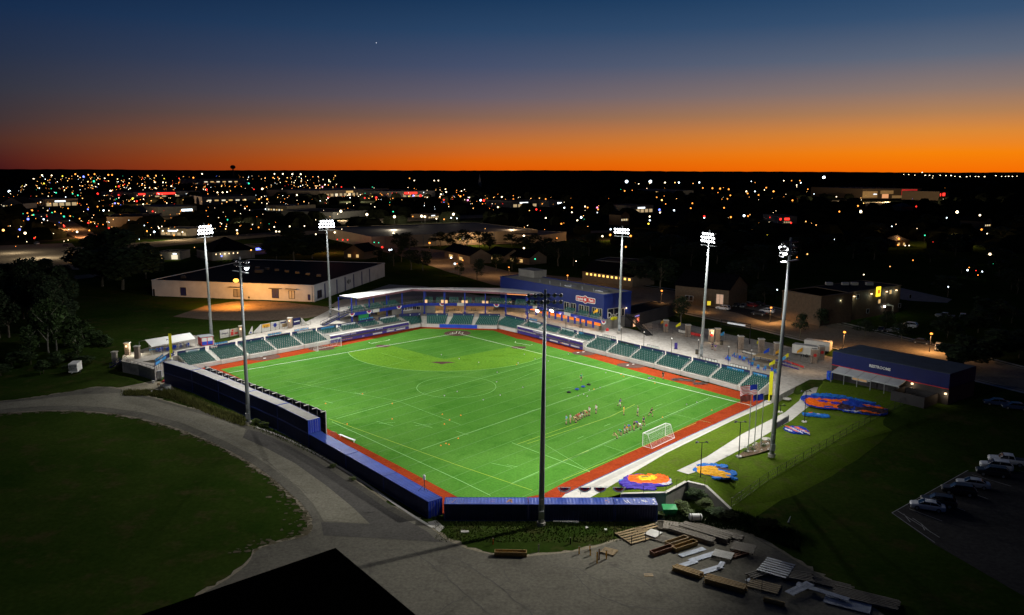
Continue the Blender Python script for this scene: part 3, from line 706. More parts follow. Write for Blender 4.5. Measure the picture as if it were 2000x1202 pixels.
def seat_row(a, b, z, nd, t):
    mb = MB(); l = (b-a).length; n = max(1, int(l/.56)); d = (b-a).normalized(); st = l/n
    for k in range(n):
        c = a+d*(st*(k+.5)); 
        q0 = c-nd*.02; w = .195
        # backrest and tipped-up seat
        mb.hexa([q0-d*w+Vector((0,0,.22)), q0+d*w+Vector((0,0,.22)), q0+d*w-nd*.05+Vector((0,0,.22)), q0-d*w-nd*.05+Vector((0,0,.22))],
                [q0-d*w-nd*.07+Vector((0,0,.80)), q0+d*w-nd*.07+Vector((0,0,.80)), q0+d*w-nd*.12+Vector((0,0,.80)), q0-d*w-nd*.12+Vector((0,0,.80))])
        q1 = c+nd*.06
        mb.hexa([q1-d*w+Vector((0,0,.30)), q1+d*w+Vector((0,0,.30)), q1+d*w+nd*.26+Vector((0,0,.34)), q1-d*w+nd*.26+Vector((0,0,.34))],
                [q1-d*w+Vector((0,0,.36)), q1+d*w+Vector((0,0,.36)), q1+d*w+nd*.26+Vector((0,0,.42)), q1-d*w+nd*.26+Vector((0,0,.42))])
    mb.v = [(v[0],v[1],v[2]+z) for v in mb.v]
    mb.build('seat_row', seatM, t)
def section(label, bl, br, fl, fr_, rows=7, z0=.9, z1=ZC, t0=0.0, group='green seating sections'):
    """bl, br back corners; fl, fr_ front corners at the ground; t0 = how far back the rows start"""
    fl = fl.lerp(Vector((bl.x,bl.y,0)), t0); fr_ = fr_.lerp(Vector((br.x,br.y,0)), t0)
    o = fl.lerp(fr_, .5); t = thing('seating_section', label, 'seating', (o.x,o.y,0), group)
    rise = (z1-z0)/rows; mb = MB()
    nd = (fl.lerp(fr_,.5)-Vector(((bl.x+br.x)/2,(bl.y+br.y)/2,0))).normalized()
    L_ = lambda u, s: (fl.lerp(Vector((bl.x,bl.y,0)),u) if s == 0 else fr_.lerp(Vector((br.x,br.y,0)),u))
    for i in range(rows):
        u0, u1 = i/rows, (i+1)/rows; a, b, c, d = L_(u0,0), L_(u0,1), L_(u1,1), L_(u1,0); z = z0+rise*i
        mb.hexa([a,b,c,d], [Vector((p.x,p.y,z)) for p in (a,b,c,d)])
    mb.build('concrete_tier', M['concrete'], t)
    mb = MB(); a, b = L_(0,0), L_(0,1)
    mb.hexa([a+nd*.16,b+nd*.16,b+nd*.003,a+nd*.003], [Vector((p.x,p.y,z0+.12)) for p in (a+nd*.16,b+nd*.16,b+nd*.003,a+nd*.003)])
    mb.build('front_wall', M['offwhite'], t)
    for i in range(rows):
        u = (i+.72)/rows; a, b = L_(u,0), L_(u,1); sh = (b-a).normalized()*.12
        seat_row(a+sh, b-sh, z0+rise*i, nd, t)
    return t
def stairs(label, a0, a1, b0, b1, z0=.9, z1=ZC, t0=0.0):
    """a: back pair, b: front pair"""
    b0 = b0.lerp(Vector((a0.x,a0.y,0)), t0); b1 = b1.lerp(Vector((a1.x,a1.y,0)), t0)
    t = thing('aisle_stairs', label, 'stairs', (b0.x,b0.y,0), 'concrete aisles between the seating sections'); n = 11; mb = MB()
    for i in range(n):
        u0, u1 = i/n, (i+1)/n; p = [b0.lerp(Vector((a0.x,a0.y,0)),u0), b1.lerp(Vector((a1.x,a1.y,0)),u0), b1.lerp(Vector((a1.x,a1.y,0)),u1), b0.lerp(Vector((a0.x,a0.y,0)),u1)]
        z = z0+(z1-z0)*(i+1)/n-.01; mb.hexa(p, [Vector((k.x,k.y,z)) for k in p])
    mb.build('steps', M['concrete_light'], t)
    m0 = (b0+b1)/2; m1 = Vector(((a0.x+a1.x)/2,(a0.y+a1.y)/2,0)); mb = MB(); pr = []
    for u in (.15,.5,.85):
        c = m0.lerp(m1,u); z = z0+(z1-z0)*u; mb.tube([(c.x,c.y,z),(c.x,c.y,z+.85)], .03, 5); pr.append((c.x,c.y,z+.85))
    mb.tube(pr, .03, 5); mb.build('handrail', M['steel'], t)
def banner(label, a, b, inset=None, txt=None, deco=None, hh=.95, z=ZC, nd=None, col='navy'):
    a = Vector((a.x,a.y,z)); b = Vector((b.x,b.y,z)); d = (b-a).normalized(); nn = Vector((d.y,-d.x,0))
    if nn.y > 0 and abs(nn.y) > .2: nn = -nn
    if nd is not None: nn = nd
    t = thing('rail_banner', label, 'banner', ((a.x+b.x)/2,(a.y+b.y)/2,z), 'navy rail banners above the seats')
    mb = MB(); mb.hexa([a,b,b-nn*.1,a-nn*.1], [a+Vector((0,0,hh)),b+Vector((0,0,hh)),b-nn*.1+Vector((0,0,hh)),a-nn*.1+Vector((0,0,hh))]); mb.build('board', M[col], t)
    mb = MB(); mb.beam(a+Vector((0,0,hh+.08)), b+Vector((0,0,hh+.08)), .08); mb.build('top_rail', M['dark_metal'], t)
    l = (b-a).length
    if inset:
        u0, u1, m = inset; mb = MB(); p = a+d*l*u0+nn*.02; q = a+d*l*u1+nn*.02
        mb.hexa([p+Vector((0,0,.15)),q+Vector((0,0,.15)),q-nn*.015+Vector((0,0,.15)),p-nn*.015+Vector((0,0,.15))], [p+Vector((0,0,hh-.12)),q+Vector((0,0,hh-.12)),q-nn*.015+Vector((0,0,hh-.12)),p-nn*.015+Vector((0,0,hh-.12))])
        pn = mb.build('sign_panel', M[m] if isinstance(m,str) else m, t)
        if txt: text(txt[0], .62, (a+d*l*(u0+u1)/2)+nn*.05+Vector((0,0,hh/2)), d, (0,0,1), M[txt[1]], 'lettering', pn, .02)
    else:
        mb = MB(); c = a+d*l*.5+nn*.03+Vector((0,0,hh*.5)); mb.tube([c, c+nn*.03], [.2,.2], 10); c2 = a+d*l*.93+nn*.03+Vector((0,0,hh*.5)); mb.tube([c2, c2+nn*.03], [.2,.2], 10); mb.build('emblem', M['white'], t)
    if deco:   # counter with stools / screens standing on the rail
        mb = MB(); u0, u1 = deco
        p = a+d*l*u0; q = a+d*l*u1; hb = 1.7
        mb.beam(p+Vector((0,0,hb))-nn*.1, q+Vector((0,0,hb))-nn*.1, .07)
        k = 6
        for i in range(k+1): c = p.lerp(q, i/k)-nn*.1; mb.beam(c+Vector((0,0,.9)), c+Vector((0,0,hb)), .06)
        r = mb.build('drink_rail', M['dark_metal'], t)
        mb = MB()
        for i in range(k): c = p.lerp(q, (i+.5)/k)-nn*.08; mb.hexa([c-d*.28+Vector((0,0,1.15)),c+d*.28+Vector((0,0,1.15)),c+d*.28-nn*.04+Vector((0,0,1.15)),c-d*.28-nn*.04+Vector((0,0,1.15))],[c-d*.28+Vector((0,0,1.55)),c+d*.28+Vector((0,0,1.55)),c+d*.28-nn*.04+Vector((0,0,1.55)),c-d*.28-nn*.04+Vector((0,0,1.55))])
        mb.build('placard', M['white'] if deco[0] > .2 else M['sky_blue'], r)
    return t
ld = (LB1-LB0).normalized(); lnd = Vector((ld.y,-ld.x,0)); rd = (RB1-RB0).normalized(); rnd = Vector((rd.y,-rd.x,0))
if lnd.y > 0: lnd = -lnd
if rnd.x > 0: rnd = -rnd
LFp = [LF0-(LF1-LF0)*.4, LF1]; RFp = [RFL[0]-(RFL[1]-RFL[0])]+RFL
Lsec = [(346.7,401),(409,460),(464.5,515.5),(519,567),(571,617),(620,656.5),(660,696),(699,733),(739.6,773),(780,808)]
Rsec = [(987.5,1027.5),(1031,1060),(1065,1095),(1097.5,1126.6),(1130,1162),(1165,1204),(1207,1249.6),(1252,1298),(1301,1350),(1353.5,1405),(1409,1464),(1469,1510)]
ordn = ['first','second','third','fourth','fifth','sixth','seventh','eighth','ninth','tenth','eleventh','twelfth']
Lq = []; Rq = []
for i, (x0_, x1_) in enumerate(Lsec):
    a = xrayline(x0_, ZC, LB0, LB1); b = xrayline(x1_, ZC, LB0, LB1); Lq.append((a, b, frontpt(a, LFp, lnd), frontpt(b, LFp, lnd)))
    dug = i in (5,6,7)
    section('green seats left of home plate, %s section from the white tent' % ordn[i] + (', above dugout' if dug else ''), a, b, Lq[i][2], Lq[i][3], rows=3 if dug else 7, z0=2.0 if dug else .9, t0=.56 if dug else 0)
for i, (x0_, x1_) in enumerate(Rsec):
    a = xrayline(x0_, ZC, RB0, RB1); b = xrayline(x1_, ZC, RB0, RB1); Rq.append((a, b, frontpt(a, RFp, rnd), frontpt(b, RFp, rnd)))
    dug = i in (2,3,4)
    section('green seats right of home plate, %s section from it' % ordn[i] + (', above dugout' if dug else ''), a, b, Rq[i][2], Rq[i][3], rows=3 if dug else 7, z0=2.0 if dug else .9, t0=.5 if dug else 0)
for Q, nm in ((Lq,'left'),(Rq,'right')):
    for i in range(len(Q)-1):
        dug = (Q is Lq and i in (5,6)) or (Q is Rq and i in (2,3))
        e = (Q[i+1][0]-Q[i][1]).normalized()*.003
        stairs('concrete aisle steps on the %s side, after the %s seating section' % (nm, ordn[i]), Q[i][1]+e, Q[i+1][0]-e, Q[i][3]+e, Q[i+1][2]-e, z0=2.0 if dug else .9, t0=.55 if dug else 0)
# behind home plate
mbk = [P(k,618+(k-835)*.012,ZC) for k in (833,875,885,926,936,977)]
MF0, MF1 = P(819,638.6), P(979,643)
Mq = []
for i in range(3):
    a, b = mbk[2*i], mbk[2*i+1]; fa = MF0.lerp(MF1, [.09,.355,.675][i]); fb = MF0.lerp(MF1, [.325,.645,.95][i]); Mq.append((a,b,fa,fb))
    section('green seats straight behind home plate, '+['left block of three','middle block of three, over the blue pad','right block of three'][i], a, b, fa, fb)
    banner('navy rail banner behind home plate, '+['left of three','centre of three','right of three'][i], a, b, nd=Vector((0,-1,0)))
stairs('aisle steps behind home plate between left and middle blocks', Mq[0][1], Mq[1][0], Mq[0][3], Mq[1][2])
stairs('aisle steps behind home plate between middle and right blocks', Mq[1][1], Mq[2][0], Mq[1][3], Mq[2][2])
# corner wedges
stairs('warm lit corner steps behind home plate on the left', Lq[9][1].lerp(mbk[0],.55), mbk[0], LF1.lerp(Mq[0][2],.3), Mq[0][2])
section('wedge of green seats at the left bend of the stand', Lq[9][1], Lq[9][1].lerp(mbk[0],.55), Lq[9][3], LF1.lerp(Mq[0][2],.3))
stairs('corner steps behind home plate on the right', mbk[5], Rq[0][0], Mq[2][3], Rq[0][2])
# blue pad
a = MF0.lerp(MF1,.25); b = MF0.lerp(MF1,.71); d = (b-a).normalized(); nn = Vector((d.y,-d.x,0)); t = thing('backstop_pad', 'long bright blue pad on the wall behind home plate', 'wall pad', a)
mb = MB(); mb.hexa([a+nn*.20,b+nn*.20,b+nn*.33,a+nn*.33],[Vector((p.x,p.y,1.1)) for p in (a+nn*.20,b+nn*.20,b+nn*.33,a+nn*.33)]); mb.build('padding', M['blue_bright'], t)
mb = MB()
for i in range(13): c = a.lerp(b,i/12)+nn*.26; mb.beam(c+Vector((0,0,1.1)), c+Vector((0,0,1.16)), .04, .14)
mb.build('seam', M['navy'], t)
# banners
bl_ = [((.30,.80,'white'),('SPORTS','sky_blue'),None),((.05,.30,'white'),('RE/MAX' if 0 else 'CLINIC','red'),(.2,.7)),(None,None,None),((.15,.95,'amber' if 0 else 'black'),None,(.1,.65)),((.2,.85,'offwhite'),None,(.1,.7)),((.2,.9,'sky_blue'),None,None),((.2,.95,'white'),('VISION','blue'),None),(None,None,(.1,.9)),((.1,.95,'white'),('CLUB','purple'),None)]
blab = ['with a white and light blue panel beside the tent','with a red and white sign at its left end','plain with white emblems','with dark panel and pale placards on the rail','with long pale lettered panel','with a light blue panel above the left dugout','with a white panel above the left dugout','crowded with small placards near the grandstand','with a white and purple panel by the grandstand column']
for i, (ins, tx, de) in enumerate(bl_): banner('navy rail banner, left stand, '+blab[i], Lq[i][0], Lq[i][1], ins, tx, de, nd=lnd)
banner('long plain navy rail board at the left bend below the press windows', Lq[9][0], Lq[9][1].lerp(mbk[0],.55), nd=lnd)
br_ = [(None,None,None),((.1,.85,'white'),('UNITED','blue'),(.1,.6)),((.1,.75,'navy'),None,None),((.02,.8,'white'),None,None),((.05,.3,'sky_blue'),None,None),((.05,.72,'steel'),None,(.3,.95)),((.12,.75,'black'),('o o','offwhite'),None),(None,None,(.25,.75)),(None,None,None),(None,None,(.25,.9)),((.2,.8,'sky_blue'),('Rover','white'),(.3,.9)),((.05,.7,'sky_blue'),('Bank','white'),None)]
rlab = ['plain, nearest home plate','with white lettered panel above the right dugout','plain and dark above the right dugout','with a long white panel over the dugout end','broken by small light blue signs','with grey lettered panel and black counter rail','with a black panel','with pale placards standing on its middle','plain with white emblems beside the plaza','with white placards along its whole rail','with a teal panel and white placards','with a teal panel at the yellow pole end']
for i, (ins, tx, de) in enumerate(br_): banner('navy rail banner, right stand, '+rlab[i], Rq[i][0], Rq[i][1], ins, tx, de, nd=rnd)
# ------------------------------------------------ dugouts
def dugout(label, Q0, Q1, tt, nd, words):
    a, b = Q0[2], Q1[3]; a = Vector(a); b = Vector(b); d = (b-a).normalized()
    a2 = a.lerp(Vector((Q0[0].x,Q0[0].y,0)), tt-.03); b2 = b.lerp(Vector((Q1[1].x,Q1[1].y,0)), tt-.03)
    t = thing('dugout', label, 'dugout', ((a.x+b.x)/2,(a.y+b.y)/2,0), 'purple fronted dugouts')
    mb = MB(); mb.hexa([Vector((p.x,p.y,2.15)) for p in (a+nd*.3,b+nd*.3,b2,a2)], [Vector((p.x,p.y,2.32)) for p in (a+nd*.3,b+nd*.3,b2,a2)]); rr_ = mb.build('roof', M['concrete_dark'], t); mb = MB(); mb.beam(a+nd*.34+Vector((0,0,2.26)), b+nd*.34+Vector((0,0,2.26)), .08, .24); mb.beam(a+nd*.1+Vector((0,0,2.36)), b+nd*.1+Vector((0,0,2.36)), .5, .05); mb.build('edge_trim', M['white'], rr_)
    mb = MB()
    for z0, z1 in ((1.35,2.13),(.05,.95)): mb.hexa([a+nd*.22+Vector((0,0,z0)),b+nd*.22+Vector((0,0,z0)),b+nd*.15+Vector((0,0,z0)),a+nd*.15+Vector((0,0,z0))],[a+nd*.22+Vector((0,0,z1)),b+nd*.22+Vector((0,0,z1)),b+nd*.15+Vector((0,0,z1)),a+nd*.15+Vector((0,0,z1))])
    bn = mb.build('front_banner', M['purple'], t)
    mb = MB(); l = (b-a).length
    for i in range(9): c = a+d*(l*(i+.0)/8); mb.beam(c+nd*.1+Vector((0,0,0)), c+nd*.1+Vector((0,0,2.15)), .08)
    mb.build('post', M['navy'], t)
    mb = MB(); mb.hexa([Vector((p.x,p.y,.03)) for p in (a,b,b2,a2)], [Vector((p.x,p.y,.06)) for p in (a,b,b2,a2)]); mb.hexa([a2+nd*.1,b2+nd*.1,b2+nd*.003,a2+nd*.003],[Vector((p.x,p.y,2.1)) for p in (a2+nd*.1,b2+nd*.1,b2+nd*.003,a2+nd*.003)]); mb.build('back_wall', M['concrete_dark'], t)
    mb = MB(); mb.beam(a2+nd*.5+Vector((0,0,.45)), b2+nd*.5+Vector((0,0,.45)), .45, .08); mb.build('bench', M['tan_wood'], t)
    for (u, z, s, sz, m) in words:
        text(s, sz, a+d*l*u+nd*.25+Vector((0,0,z)), d, (0,0,1), M[m], 'lettering', bn, .01)
    mb = MB()
    for (u, w_, z0, z1, m) in (): pass
    for sgn, e in ((0,a),(1,b)):
        e2 = (a2,b2)[sgn]; off = d*(-.1 if sgn == 0 else .1); mb.hexa([e+nd*.3,e+nd*.3+off,e2+off,e2],[Vector((p.x,p.y,2.14)) for p in (e+nd*.3,e+nd*.3+off,e2+off,e2)])
    mb.build('side_wall', M['concrete_light'], t)
    mb = MB()
    for u, w_ in ((.52,.12),(.70,.1),(.83,.12)):
        p = a+d*l*u+nd*.235; q = a+d*l*(u+w_)+nd*.235; mb.hexa([p+Vector((0,0,.3)),q+Vector((0,0,.3)),q+nd*.01+Vector((0,0,.3)),p+nd*.01+Vector((0,0,.3))],[p+Vector((0,0,.72)),q+Vector((0,0,.72)),q+nd*.01+Vector((0,0,.72)),p+nd*.01+Vector((0,0,.72))])
    mb.build('banner_stripe', M['offwhite'], bn)
    return t
dugout('purple bannered dugout on the left by the small goal', Lq[5], Lq[8], .5, lnd, [(.22,1.75,'COMMUNITY CENTER',.55,'white'),(.6,1.8,'A  LEAGUE',.6,'white'),(.2,.5,'HOME OF SUMMER',.45,'amber'),(.4,.45,'BALL',.4,'white')])
dugout('purple bannered dugout on the right behind the black floodlight pole', Rq[1], Rq[4], .45, rnd, [(.35,1.75,'COMMUNITY CENTER',.55,'white'),(.8,1.75,'GB',.7,'steel'),(.4,.5,'BASEBALL',.5,'white'),(.7,.5,'ORTHO',.45,'amber')])
# ------------------------------------------------ concourse slab
mb = MB()
Lout = [P(*k,ZC) for k in ((372,628),(420,672),(520,643),(600,628),(640,610),(700,594),(800,580),(880,575))]
poly = [LB0-ld*6.5-lnd*0]+[P(322,712,ZC), P(300,724,ZC), P(262,712,ZC), P(236,706,ZC), P(240,696,ZC), P(272,690,ZC), P(330,655,ZC), P(420,674,ZC)]
poly = [(p.x,p.y) for p in poly]
def gp(pts): return [(p.x,p.y) for p in pts]
slabL = [LB0-ld*9, P(322,712,ZC), P(302,722,ZC), P(270,712,ZC), P(238,706,ZC), P(240,694,ZC), P(285,680,ZC), P(380,655,ZC), P(430,686,ZC) if 0 else P(427,672,ZC), P(520,645,ZC), P(600,628,ZC), P(655,600,ZC)]
i0 = [Lq[9][1], Lq[0][0]]
mb.prism(gp(slabL)+gp([P(700,590,ZC), P(800,578,ZC), P(1000,578,ZC)])+gp([P(1040,596,ZC)])+gp([P(1260,650,ZC), P(1245,630,ZC), P(1270,622,ZC), P(1345,634,ZC), P(1430,655,ZC), P(1530,675,ZC), P(1626,698,ZC), P(1630,735,ZC), P(1606,742,ZC), P(1582,741,ZC), P(1535,765,ZC),P(1512,778,ZC)])+gp([Rq[11][1], Rq[0][0], mbk[5], mbk[0], Lq[9][1].lerp(mbk[0],.55), Lq[9][1]]), -.2, ZC-.003)
plaza = ground_mat('plaza_concrete', (.40,.37,.33), (.46,.43,.39), (.34,.31,.28), s1=.09, s2=1.3)
struct('concourse', mb, plaza)
mb = MB(); a = P(1512,778,1.0); 
mb.hexa([P(1505,789,-.2),P(1560,753,-.2),P(1556,746,-.2),P(1508,776,-.2)],[P(1505,789,1.2),P(1570,758,2.0),P(1562,748,2.0),P(1510,770,2.6)]); struct('ramp', mb, M['concrete_light'])
# end wall of the right stand
e = Rq[11]; t = thing('stand_end_wall', 'pale concrete end wall of the right stand beside the yellow pole', 'wall', e[3])
mb = MB(); x_ = rd*.25
mb.hexa([e[3]+x_*.05,e[3]+x_,Vector((e[1].x,e[1].y,0))+x_,Vector((e[1].x,e[1].y,0))+x_*.05],[Vector((e[3].x,e[3].y,1.3))+x_*.05,Vector((e[3].x,e[3].y,1.3))+x_,Vector((e[1].x,e[1].y,3.2))+x_,Vector((e[1].x,e[1].y,3.2))+x_*.05]); mb.build('wall', M['concrete_light'], t)
# foul poles
for (x, y0_, y1_, z, lb) in ((1501.5,786,726,1.0,'bright yellow foul pole at the right field corner'),(333,702,652,2.6,'bright yellow foul pole at the left corner before the white tent')):
    b = P(x,y0_,z); tz = PY(x,y1_,b.y).z
    t = thing('foul_pole', lb, 'foul pole', b, 'yellow foul poles'); mb = MB(); mb.tube([b,(b.x,b.y,tz)], .13, 10); mb.build('pole', M['yellow'], t)
    mb = MB(); mb.hexa([(b.x+.12,b.y-.02,b.z+1.6),(b.x+.62,b.y-.02,b.z+1.6),(b.x+.62,b.y+.02,b.z+1.6),(b.x+.12,b.y+.02,b.z+1.6)],[(b.x+.12,b.y-.02,tz),(b.x+.62,b.y-.02,tz),(b.x+.62,b.y+.02,tz),(b.x+.12,b.y+.02,tz)]); mb.build('wing', M['yellow'], t)
    mb = MB(); mb.box(b.x,b.y,b.z-.6,.9,.9,.9); mb.build('footing', M['concrete_light'], t)
# ================================================================== grandstand
t = thing('grandstand', 'blue framed two level grandstand with a pale canopy roof behind home plate', 'grandstand', P(800,600,ZC))
rf = [P(700,584,11), P(806,566,11), P(860,567.2,11), P(950,570.5,11), P(1040,575.5,11)]
rb = [P(663,578.5,10.7), Vector((-38.5,267.5,9.9)), Vector((-22,269,9.85)), Vector((-4,268,9.8)), Vector((12,259,10.1))]
mb = MB()
for i in range(4): mb.hexa([rf[i],rf[i+1],rb[i+1],rb[i]], [p+Vector((0,0,.22)) for p in (rf[i],rf[i+1],rb[i+1],rb[i])])
roof = mb.build('roof', M['white'], t)
mb = MB()
for i in range(4): mb.beam(rf[i]+Vector((0,-.08,-.13)), rf[i+1]+Vector((0,-.08,-.13)), .12, .62)
mb.build('fascia', mat('fascia_maroon', (.16,.07,.09), var=.15), roof)
mb = MB(); mb.beam(rf[3].lerp(rf[4],.45)+Vector((0,-.16,-.3)), rf[4]+Vector((0,-.16,-.3)), .05, .2); mb.build('lit_strip', mat('e_strip', (.05,.02,.01), var=0, emis=1.2, emcol=(1,.35,.1)), roof)
df = [P(688,613.5,6), P(795,597,6), P(822,593.5,6), P(950,594.5,6), P(1050,600.5,6), P(1180,629,6)]
Bd = [Vector((-58,249,6)), Vector((-40,268,6)), Vector((-33,270,6)), Vector((-8,270,6)), Vector((-1,266,6)), Vector((28,231,6))]
mb = MB()
for i in range(5): mb.hexa([p+Vector((0,0,-.45)) for p in (df[i],df[i+1],Bd[i+1],Bd[i])], [df[i],df[i+1],Bd[i+1],Bd[i]])
dk = mb.build('upper_deck', M['concrete_dark'], t)
mb = MB()
for i in range(5): mb.beam(df[i]+Vector((0,-.1,-.15)), df[i+1]+Vector((0,-.1,-.15)), .1, .95)
mb.build('deck_fascia', M['blue'], dk)
mb = MB()
for i in range(5):
    mb.beam(df[i]+Vector((0,0,1.0)), df[i+1]+Vector((0,0,1.0)), .06); n = int((df[i+1]-df[i]).length/1.5)+1
    for k in range(n): c = df[i].lerp(df[i+1], k/n); mb.beam(c, c+Vector((0,0,1.0)), .05)
mb.build('deck_rail', M['steel'], dk)
for u, i, w in ((.42,0,2.6),(.62,2,2.8),(.95,3,1.5),(.47,4,3.0)):
    c = df[i].lerp(df[i+1],u); d = (df[i+1]-df[i]).normalized(); mb = MB(); mb.beam(c-d*w/2+Vector((0,-.2,-.1)), c+d*w/2+Vector((0,-.2,-.1)), .06, 1.0); mb.build('deck_sign', M['offwhite'], dk)
for u, i in ((0,0),(.30,0),(.85,0),(.33,2),(.2,3),(.99,4)):     # pleated half-round bunting
    c = df[i].lerp(df[i+1],u)+Vector((0,-.25,.25)); d = (df[i+1]-df[i]).normalized(); mb = MB()
    for r, m_ in ((1.0,0),(.66,1),(.33,2)):
        mb.cur = m_; mb.face(*[c+d*r*math.cos(-PI*k/10)+Vector((0,-.02*(3-r*3),r*math.sin(-PI*k/10))) for k in range(11)])
    mb.build('bunting', [M['white'], M['red'], M['blue']], dk)
cx_ = [(688,0),(722,0),(755,0),(786,0),(829,1),(868,1),(908,1),(948,1),(988,1),(1030,1)]
fpoly = [Vector((p.x,p.y,0)) for p in (P(688,632,ZC),P(722,625,ZC),P(756,619.5,ZC),P(786,615,ZC),P(829,613,ZC),P(868,613.2,ZC),P(908,613.6,ZC),P(948,614.5,ZC),P(988,617,ZC),P(1030,623,ZC))]
for i, p in enumerate(fpoly):
    mb = MB(); mb.beam((p.x,p.y,ZC),(p.x,p.y,10.9), .38, .38); mb.box(p.x,p.y,ZC,.7,.7,.5); mb.beam((p.x,p.y,9.4),(p.x-.6,p.y+1.8,10.7),.14); cl = mb.build('column', M['blue'], t)
    q = p+Vector((-5.2,5.4,0)) if i < 4 else p+Vector((-.3,7.5,0))
    mb = MB(); mb.beam((q.x,q.y,ZC),(q.x,q.y,10.15), .3, .3); mb.build('column', M['blue'], t)
    mb = MB(); mb.beam((p.x,p.y,10.7),(q.x,q.y,9.95), .2, .3); mb.build('roof_beam', M['navy'], roof)
for k, x in enumerate((832,864,871.5,904,911,944,951,988,996)):
    c = PY(x, 588.5+k*.4, 259.0); mb = MB(); mb.box(c.x,c.y,c.z-.55,.85,.25,1.0); mb.build('deck_lamp', mat('e_decklamp',(.3,.2,.1),var=.2,sc=4,emis=.9,emcol=(1,.6,.28)), dk)
# raked seats on the deck, three rows between columns
def deckseats(a, b, nback):
    d = (b-a).normalized()
    for r in range(3):
        off = nback*(1.2+r*1.0); z = 6+.15+r*.42
        mb = MB(); A1 = a+off; B1 = b+off
        mb.hexa([Vector((p.x,p.y,6.01)) for p in (A1+nback*.55,B1+nback*.55,B1-nback*.35,A1-nback*.35)],[Vector((p.x,p.y,z)) for p in (A1+nback*.55,B1+nback*.55,B1-nback*.35,A1-nback*.35)]); mb.build('riser', M['concrete_dark'], dk)
        s0 = len(bpy.data.objects); seat_row(Vector((A1.x,A1.y,0)), Vector((B1.x,B1.y,0)), z, -nback, dk)
for i, (u0, u1) in enumerate(((.03,.27),(.31,.58),(.62,.9))): deckseats(df[0].lerp(df[1],u0), df[0].lerp(df[1],u1), Vector((-.70,.71,0)))
for i in range(5): deckseats(df[2].lerp(df[3],i/5+.02), df[2].lerp(df[3],(i+1)/5-.03), Vector((0,1,0)))
for i in range(2): deckseats(df[3].lerp(df[4],i/2+.04), df[3].lerp(df[4],(i+1)/2-.04), Vector((.2,.98,0)))
for u0, u1 in ((.40,.54),(.60,.74),(.77,.9)): deckseats(df[4].lerp(df[5],u0), df[4].lerp(df[5],u1), Vector((.35,.3,0)))
# ground level rooms
mb = MB(); w0 = [Vector((-44,256,0)), Vector((-36,264.5,0)), Vector((-30,266.5,0)), Vector((-6,266.5,0))]
for i in range(3): mb.hexa([Vector((p.x,p.y,ZC)) for p in (w0[i],w0[i+1],w0[i+1]+Vector((0,.3,0)),w0[i]+Vector((0,.3,0)))],[Vector((p.x,p.y,5.5)) for p in (w0[i],w0[i+1],w0[i+1]+Vector((0,.3,0)),w0[i]+Vector((0,.3,0)))])
mb.build('back_wall', M['tan_wood'], t)
pb = [P(766,617,ZC), P(784.6,612.8,ZC), P(806,610.5,ZC), P(821,611,ZC), P(850,612,ZC)]
mb = MB(); mb.prism([(p.x,p.y) for p in pb]+[(pb[4].x-1,pb[4].y+4),(pb[0].x-3,pb[0].y+5)], ZC, 5.5); pbx = mb.build('press_room', M['concrete_dark'], t)
for k, (i, n) in enumerate(((1,4),(2,2))):
    a, b = pb[i], pb[i+1]; d = (b-a).normalized(); nn = Vector((d.y,-d.x,0)); l = (b-a).length; mb = MB()
    for z in (.95,2.2,2.55): mb.beam(a+nn*.06+Vector((0,0,z)), b+nn*.06+Vector((0,0,z)), .1, .3 if z > 1 else .16)
    for j in range(n+1): c = a+d*(l*j/n)+nn*.06; mb.beam(c+Vector((0,0,.9)), c+Vector((0,0,2.6)), .22, .1, up=(nn.x,nn.y,0))
    for j in range(n): c = a+d*(l*(j+.5)/n)+nn*.05; mb.beam(c+Vector((0,0,.95)), c+Vector((0,0,2.2)), .07, .05, up=(nn.x,nn.y,0))
    wn = mb.build('window', M['white'] if k == 0 else M['cream'], pbx)
    mb = MB(); mb.hexa([a+nn*.02+Vector((0,0,.9)),b+nn*.02+Vector((0,0,.9)),b+nn*.004+Vector((0,0,.9)),a+nn*.004+Vector((0,0,.9))],[a+nn*.02+Vector((0,0,2.3)),b+nn*.02+Vector((0,0,2.3)),b+nn*.004+Vector((0,0,2.3)),a+nn*.004+Vector((0,0,2.3))]); mb.build('pane', M['glass_dark'], pbx)
for i, (x, y) in enumerate(((-25,262),(-17,262),(-9,262),(-1,259),(4,256))): point((x,y,5.3), 260, (1,.62,.3), .3)
point((-44,250,5.2), 40, (1,.75,.5)); point((-15,263,9.5), 60, (1,.6,.35))
# tables and rail furniture seen under the deck
for i, (x, y) in enumerate(((872,609),(892,607),(905,610),(925,607),(952,609),(968,607))):
    c = P(x,y,ZC); tt_ = thing('picnic_table', 'dark picnic table under the grandstand deck, %s from the press windows' % ordn[i], 'table', c, 'tables under the deck')
    mb = MB(); mb.box(c.x,c.y,c.z+.7,1.8,.8,.07); mb.build('tabletop', M['old_wood'], tt_); mb = MB()
    for s in (-.7,.7): mb = MB(); mb.box(c.x+s,c.y,c.z,.12,.7,.7); mb.build('leg', M['dark_metal'], tt_)
